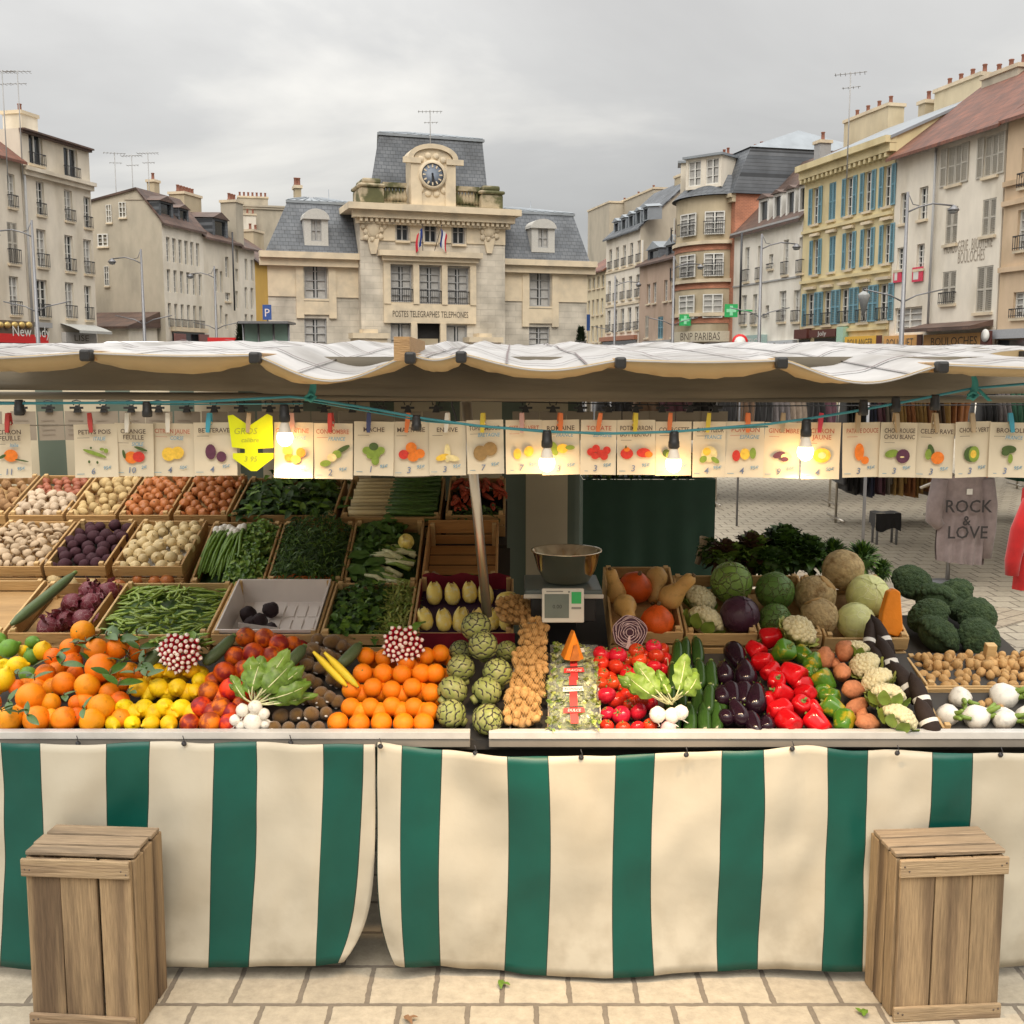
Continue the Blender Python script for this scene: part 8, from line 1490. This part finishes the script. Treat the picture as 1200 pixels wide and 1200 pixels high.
# lettuces behind the cabbages
RL = mat('red_leaf', (.07, .035, .018), .5, .3, 6); LETT = Kind('lettuce', 'lettuce', [lettuce_m('lettuce', [L_M, RL, L_L, RL], 150, .65, .5), lettuce_m('lettuce', [L_D, L_X, L_D], 170, .6, .5), lettuce_m('lettuce', [L_D, L_M, L_X], 260, .7, .12)])
for x, y, r, Y, k, lab in ((852, 655, 30, 4.34, 0, 'bronze tinged lettuce at the left behind the cabbages'), (883, 648, 32, 4.38, 0, 'green and bronze lettuce behind the two green cabbages'), (917, 642, 36, 4.42, 1, 'tall dark green lettuce in the middle behind the cabbages'), (944, 650, 32, 4.40, 1, 'dark green lettuce behind the celeriac'), (905, 660, 26, 4.30, 1, 'low dark lettuce behind the cabbage and celeriac'), (976, 650, 24, 4.46, 2, 'feathery dark herbs behind the topmost celeriac'), (1010, 655, 26, 4.48, 2, 'feathery dark herbs right of the topmost celeriac'), (1034, 668, 16, 4.46, 2, 'small feathery herbs left of the broccoli mound'), (832, 645, 20, 4.5, 1, 'small dark lettuce beside the paper wrapped bunch')):
    p, rr = at_row(x, y, r, Y); o = Kind('lettuce', 'lettuce', LETT.mesh[k]).put(p, rr, lab, None, (R.uniform(-.2, .2), R.uniform(-.2, .2), R.uniform(-3, 3)))
b = MB(); p = atY(824, 640, 4.5); b.lathe([(.0, -.08), (.012, -.08), (.018, .01), (.026, .035)], 12, cap=False); tag(b.build('paper_cone', mat('kraft_paper', (.42, .33, .22), .8), None, p, (.2, .25, 0)), 'small twist of brown paper beside the dark lettuces', 'paper'); 
# shelf under the back right items
board(4.24, .90, 4.62, .93, x0=690, x1=1180)

# ---------- weighing scale with steel bowl
SCB = mat('scale_body', (.60, .58, .52), .45, .06, 6); SCG = mat('scale_grey', (.10, .13, .13), .35, .1, 6); LCD = mat('lcd_screen', (.16, .19, .17), .25)
a, e = atY(615, 697, 3.78), atY(706, 697, 3.78); t = E('weighing_scale', ((a.x+e.x)/2, 3.78, 0), 0, 'market weighing scale with a grey platform and small white display', 'scale'); w = e.x-a.x; zp = atY(660, 694, 3.78).z; 
def bx(nm, p, q, m, bw_=.004, rot=(0, 0, 0), loc=(0, 0, 0)): b = MB(); b.box(p, q); o = b.build(nm, m, t, loc, rot); return bevel(o, bw_, 3)
zpb = atY(660, 667, 4.05).z
bx('platform', (-w/2, 0, zp-.016), (w/2, .29, zp+.008), SCG, .006); bx('platform_rim', (-w/2-.004, -.008, zp-.022), (w/2+.004, -.0005, zp-.006), SCB); bx('base', (-w*.42, .02, zp-.11), (w*.42, .27, zp-.017), BLACKP)
dp = atY(660, 729, 3.70); dt = atY(660, 687, 3.74); b0 = atY(635, 708, 3.72); b1 = atY(684, 708, 3.72); dw = b1.x-b0.x; dh = (dt.z-dp.z); cxd = (b0.x+b1.x)/2-t.location.x
d = bx('display_housing', (-dw/2, 0, 0), (dw/2, .03, dh), mat('display_white', (.66, .64, .58), .4, .05, 5), .004, (-.12, 0, 0), (cxd, -.09, dp.z))
b = MB(); b.box((-dw*.44, -.002, dh*.14), (dw*.14, .0, dh*.84)); put_text(b, '0.00', -dw*.14, -.0026, dh*.42, dh*.16, 1); b.build('screen', [LCD, BLACKP], d)
b = MB(); b.box((dw*.20, -.002, dh*.56), (dw*.43, .0, dh*.90)); b.build('green_badge', GRN, d); b = MB(); b.box((dw*.20, -.002, dh*.40), (dw*.43, -.0005, dh*.46)); b.box((-dw*.4, -.002, dh*.9), (dw*.0, -.0005, dh*.93)); b.box((dw*.12, -.0025, dh*.88), (dw*.16, -.0005, dh*.93)); b.build('print', [mat('grey_print', (.25, .25, .23), .7)], d)
b = MB(); b.box((-.05, .1, .80), (.05, .2, zp-.11)); b.build('column', BLACKP, t)
rim = atY(664, 640, 3.93); s = m_px(rim); b = MB(); rr = 41*s; hb = .115
b.lathe([(.0, .003), (rr*.58, .003), (rr*.64, .010), (rr*.80, .045), (rr*.96, hb), (rr*1.02, hb+.002), (rr*1.02, hb-.002), (rr*.97, hb-.004), (rr*.82, .043), (rr*.65, .006), (rr*.58, 0), (0, 0)], 40); o = b.build('steel_bowl', mat('polished_steel', (.90, .80, .62), .15, .03, 3, metal=1.), None, (rim.x, 3.93, zp+.0085)); tag(o, 'round stainless steel bowl on the weighing scale', 'bowl')
b = MB(); p = atY(660, 742, 3.80); b.box((X(600), -.01, zr_-.05+.12), (X(716), .36, zr_+.10)); b.build('scale_shelf', DARKW, stall, (0, .5, 0))

# ---------- beyond the stall on the right: green counter, clothes racks, shirt stand, red coat
a, e = atY(683, 600, 5.9), atY(838, 600, 5.9); zt = atY(760, 562, 5.9).z; t = E('green_counter', ((a.x+e.x)/2, 5.9, 0), 0, 'dark green covered counter behind the scale, topped with lettuces', 'counter'); w = e.x-a.x; b = MB(); n = 40
b.grid(lambda u, v: ((u-.5)*w, .010*sin(u*31)*v+.012*sin(u*13+1)*v, .02+(zt-.02)*(1-v)), n, 6); b.grid(lambda u, v: ((u-.5)*w, .7*v, zt+.002), 4, 2); b.grid(lambda u, v: (w/2, .7*v, .02+(zt-.02)*u), 4, 4); b.grid(lambda u, v: (-w/2, .7*v, .02+(zt-.02)*u), 4, 4); b.build('cloth', mat('dark_green_cloth', (.010, .045, .026), .7, .15, 6), t)
for i in range(9): fx = i/8; p = V((a.x+.06+(w-.12)*fx, 5.98+R.uniform(0, .1), zt+.07)); Kind('lettuce', 'lettuce', LETT.mesh[0 if i else 0]).put(p, R.uniform(.08, .11), 'green lettuce on top of the dark green counter', 'lettuces on the green counter', (0, 0, R.uniform(-3, 3)))
def cloth_col(n, c): return mat('cloth_'+n, c, .9, .2, 14, sheen=.2)
CC = [('black', (.012, .011, .012)), ('rust', (.30, .12, .04)), ('mustard', (.36, .22, .07)), ('plum', (.12, .05, .07)), ('brown', (.12, .07, .04)), ('grey', (.16, .14, .14)), ('navy', (.03, .035, .07)), ('green', (.03, .12, .07)), ('teal', (.02, .16, .10)), ('taupe', (.28, .22, .17)), ('patterned', (.22, .19, .16))]
def garment(x, Y, ztop, zbot, w, d, cn, label, group):
    n, c = cn; b = MB(); sd = R.uniform(0, 9); h = ztop-zbot
    def P(u, v): a = 2*pi*u; wf = (.55+.6*min(1, v*3))*(1+.12*v); fold = 1+.16*sin(a*5+sd)*v+.1*sin(a*3+v*3+sd); return (w/2*cos(a)*wf*fold, d/2*sin(a)*wf*fold, -h*v-.04*(1-abs(cos(a)))*(v == 0))
    b.grid(P, 22, 10); o = b.build('garment', cloth_col(n, c)); o.location = (x, Y, ztop); t = tag(o, label, 'garment', group)
    q = MB(); q.tube([(0, 0, .0), (0, 0, .05), (.02, 0, .08), (0, 0, .1)], .004, 5); q.build('hanger', STEEL, o); return o
def rack(x0, x1, Y, z, zb, n, cols_, lab, glab, group, leg=True):
    a, e = atY(x0, 431, Y).x, atY(x1, 431, Y).x; t = E('clothes_rack', ((a+e)/2, Y, 0), 0, lab, 'clothes rack', 'clothes racks'); w = e-a; b = MB(); b.tube([(-w/2, 0, z+.1), (w/2, 0, z+.1)], .014, 8); b.build('rail', STEEL, t)
    for sx in (-1, 1):
        b = MB(); b.tube([(sx*w/2, 0, z+.1), (sx*w/2, 0, .0)], .016, 8); b.tube([(sx*w/2, -.35, .06), (sx*w/2, .35, .06)], .016, 8); b.build('leg', STEEL, t)
    for i in range(n):
        cn = CC[cols_[int(i*len(cols_)/n)]]; garment(a+w*(i+.5)/n, Y+R.uniform(-.03, .03), z+.01, zb+R.uniform(-.08, .1), w/n*1.25, .42, cn, '%s garment hanging on the %s' % (cn[0], glab), group)
rack(986, 1104, 13.6, 1.66, .42, 24, [0, 0, 6, 3, 10, 2, 1, 2, 1, 4], 'clothes rack of long dresses right of the middle, behind the shirt stand', 'rack left of the shirt stand', 'clothes on the middle rack')
rack(1146, 1230, 13.9, 1.66, .55, 14, [0, 5, 7, 8, 7], 'clothes rack of green dresses at the right edge, behind the red coat', 'rack right of the shirt stand', 'clothes on the right rack')
rack(842, 978, 15.2, 1.55, 1.05, 20, [0, 4, 0, 5, 9, 0, 3], 'clothes rack of dark short clothes above the paved gap', 'rack above the paved gap', 'clothes on the left rack')
rack(700, 840, 16.5, 1.5, 1.1, 14, [0, 4, 3, 0], 'clothes rack half hidden above the green counter', 'rack above the green counter', 'clothes on the rack above the green counter')
rack(1020, 1200, 17.5, 1.75, .9, 20, [8, 7, 2, 1, 5, 0], 'clothes rack in the back row of the clothes stall', 'rack in the back row', 'clothes on the back row rack')
# shirt on a stand
p = atZ(1110, 683, 0); Y = p.y; s = Y/F; t = E('shirt_stand', (p.x, Y, 0), 0, 'round-footed display stand carrying the grey shirt', 'display stand'); zt = atY(1115, 556, Y).z; b = MB(); b.tube([(0, 0, 0), (0, 0, zt)], .02, 8); b.build('pole', STEEL, t); b = MB(); b.lathe([(.0, 0), (.17, 0), (.17, .012), (.03, .03), (0, .03)], 18); b.build('foot', LAMP, t); b = MB(); b.tube([(-.28, 0, zt-.12), (0, 0, zt), (.3, 0, zt-.12)], .014, 6); b.build('hanger_arm', STEEL, t)
def wpx(x, y, yy=Y): q = atY(x, y, yy); return (q.x-p.x, q.z)
SH = cloth_col('mauve_grey', (.27, .215, .21)); t = E('grey_shirt', (p.x, Y-.06, 0), 0, 'grey long T-shirt reading ROCK & LOVE on a display stand', 'T-shirt'); b = MB(); zl = wpx(1097, 562); zr2 = wpx(1158, 562)
L_ = [(1098, 556), (1096, 580), (1095, 610), (1093, 640), (1094, 655)]; Rr = [(1152, 556), (1153, 580), (1152, 610), (1150, 640), (1148, 660)]
def prof(side, v): 
    f = v*(len(side)-1); i = min(int(f), len(side)-2); k = f-i; q0, q1 = wpx(*side[i]), wpx(*side[i+1]); return q0[0]+(q1[0]-q0[0])*k, q0[1]+(q1[1]-q0[1])*k
def shirt(u, v, fr):
    l, r = prof(L_, v), prof(Rr, v); return (l[0]+(r[0]-l[0])*u, fr*(.10*sin(pi*u)**.6+.022*sin(u*28+v*2)*v), l[1]+(r[1]-l[1])*u+.0)
b.grid(lambda u, v: shirt(u, v, -1), 36, 12); b.grid(lambda u, v: shirt(u, v, 1), 24, 8); b.build('body', SH, t)
for sd, P in (('l', [(1098, 560), (1092, 590), (1090, 607), (1097, 615)]), ('r', [(1151, 560), (1154, 590), (1153, 620), (1150, 652)])):
    pts = [V((wpx(*q)[0], -.02, wpx(*q)[1])) for q in P]; b = MB(); b.tube(pts, [.07, .075, .07, .05], 10); b.build('sleeve', SH, t)
b = MB(); TXT = mat('shirt_print', (.045, .04, .04), .9)
for w_, x, y, sz in (('ROCK', 1124, 597, .155), ('&', 1122, 612, .12), ('LOVE', 1123, 627, .155)): q = wpx(x, y); put_text(b, w_, q[0], -.135, q[1], sz, 0, sx=.95, bold=.0015)
b.build('lettering', TXT, t); b = MB(); q = wpx(1126, 573); b.box((q[0]-.02, -.12, q[1]-.03), (q[0]+.03, -.112, q[1]+.02)); b.build('neck_label', BANDP, t)
b = MB(); pts = [V((wpx(x, y)[0], .10, wpx(x, y)[1])) for x, y in ((1155, 556), (1160, 590), (1163, 622), (1152, 640))]; b.tube(pts, [.05, .08, .07, .04], 10); tag(b.build('coral_top', cloth_col('coral', (.62, .17, .08)), None, (p.x, Y, 0)), 'coral pink top behind the grey T-shirt', 'garment')
# red coat
Yc = 7.2; q0 = atY(1200, 600, Yc); t = E('red_coat', (q0.x, Yc, 0), 0, 'bright red coat hanging at the right edge of the picture', 'coat'); RED = cloth_col('scarlet', (.40, .006, .006)); b = MB(); zt, zb = atY(1200, 572, Yc).z, atY(1200, 690, Yc).z; wl, wr = atY(1188, 650, Yc).x-q0.x, atY(1262, 650, Yc).x-q0.x
b.grid(lambda u, v: ((wl+(wr-wl)*u)*(.8+.2*v)+.02*(1-v), -.11*sin(2*pi*u)*0-.10*sin(pi*u)**.5-.012*sin(u*22)*v, zt+(zb-zt)*v), 24, 10); b.grid(lambda u, v: ((wl+(wr-wl)*u)*(.8+.2*v)+.02*(1-v), .08*sin(pi*u)**.5, zt+(zb-zt)*v), 16, 8); b.build('body', RED, t)
b = MB(); pts = [V((atY(x, y, Yc).x-q0.x, -.06, atY(x, y, Yc).z)) for x, y in ((1203, 585), (1190, 620), (1182, 655), (1181, 672))]; b.tube(pts, [.05, .058, .05, .042], 12); b.build('sleeve', RED, t)
b = MB(); z = atY(1199, 658, Yc).z; b.box((.02, -.125, z-.02), (.06, -.112, z+.02)); b.build('badge', BLUE, t); b = MB(); b.tube([(.2, 0, zt), (.2, 0, 0)], .016, 8); b.lathe([(0, 0), (.16, 0), (.16, .015), (0, .02)], 16, M=Matrix.Translation((.2, 0, 0))); b.build('stand', STEEL, t)
# stool with a dark cloth
p = atZ(1036, 637, 0); t = E('draped_stool', p, 0, 'low stool draped with a dark cloth on the paving behind the herbs', 'stool'); t.scale = (.62, .62, .75); k = p.y/F; b = MB(); b.grid(lambda u, v: (-.22+.44*u, -.17-.02*v+.015*sin(u*19)*v, .46-(.24+.03*sin(u*7))*v), 18, 4); b.grid(lambda u, v: (-.22+.44*u, -.17+.34*v, .462+.008*sin(u*9)), 12, 4)
for sx in (-.22, .22): b.grid(lambda u, v: (sx*(1+.06*v), -.17+.34*u, .46-(.2+.04*sin(u*6))*v), 8, 4)
b.build('cloth', cloth_col('black', CC[0][1]), t)
for x in (-.17, .17):
    for y in (-.12, .12): b = MB(); b.tube([(x, y, .44), (x, y, 0)], .022, 7); b.build('leg', LAMP, t)

# leaf scraps dropped on the paving
for x, y, lab in ((587, 1150, 'small green leaf scrap on the paving under the middle of the skirt'), (1012, 1192, 'green leaf scrap on the paving beside the right apple crate'), (474, 1192, 'tiny reddish leaf scrap on the paving near the gap in the skirt')):
    p = atZ(x, y, .006); b = MB(); leaf(b, (0, 0, .004), (1, .4, .15), .045, .02, 0, .3, .4, None, 5, .15); leaf(b, (.01, .01, .004), (.3, 1, .2), .03, .014, 0, .2, .3, None, 4, .1); tag(b.build('leaf_scrap', mat('dry_leaf', (.22, .12, .06), .8) if 'green' not in lab else L_M, None, p, (0, 0, R.uniform(-3, 3))), lab, 'leaf')
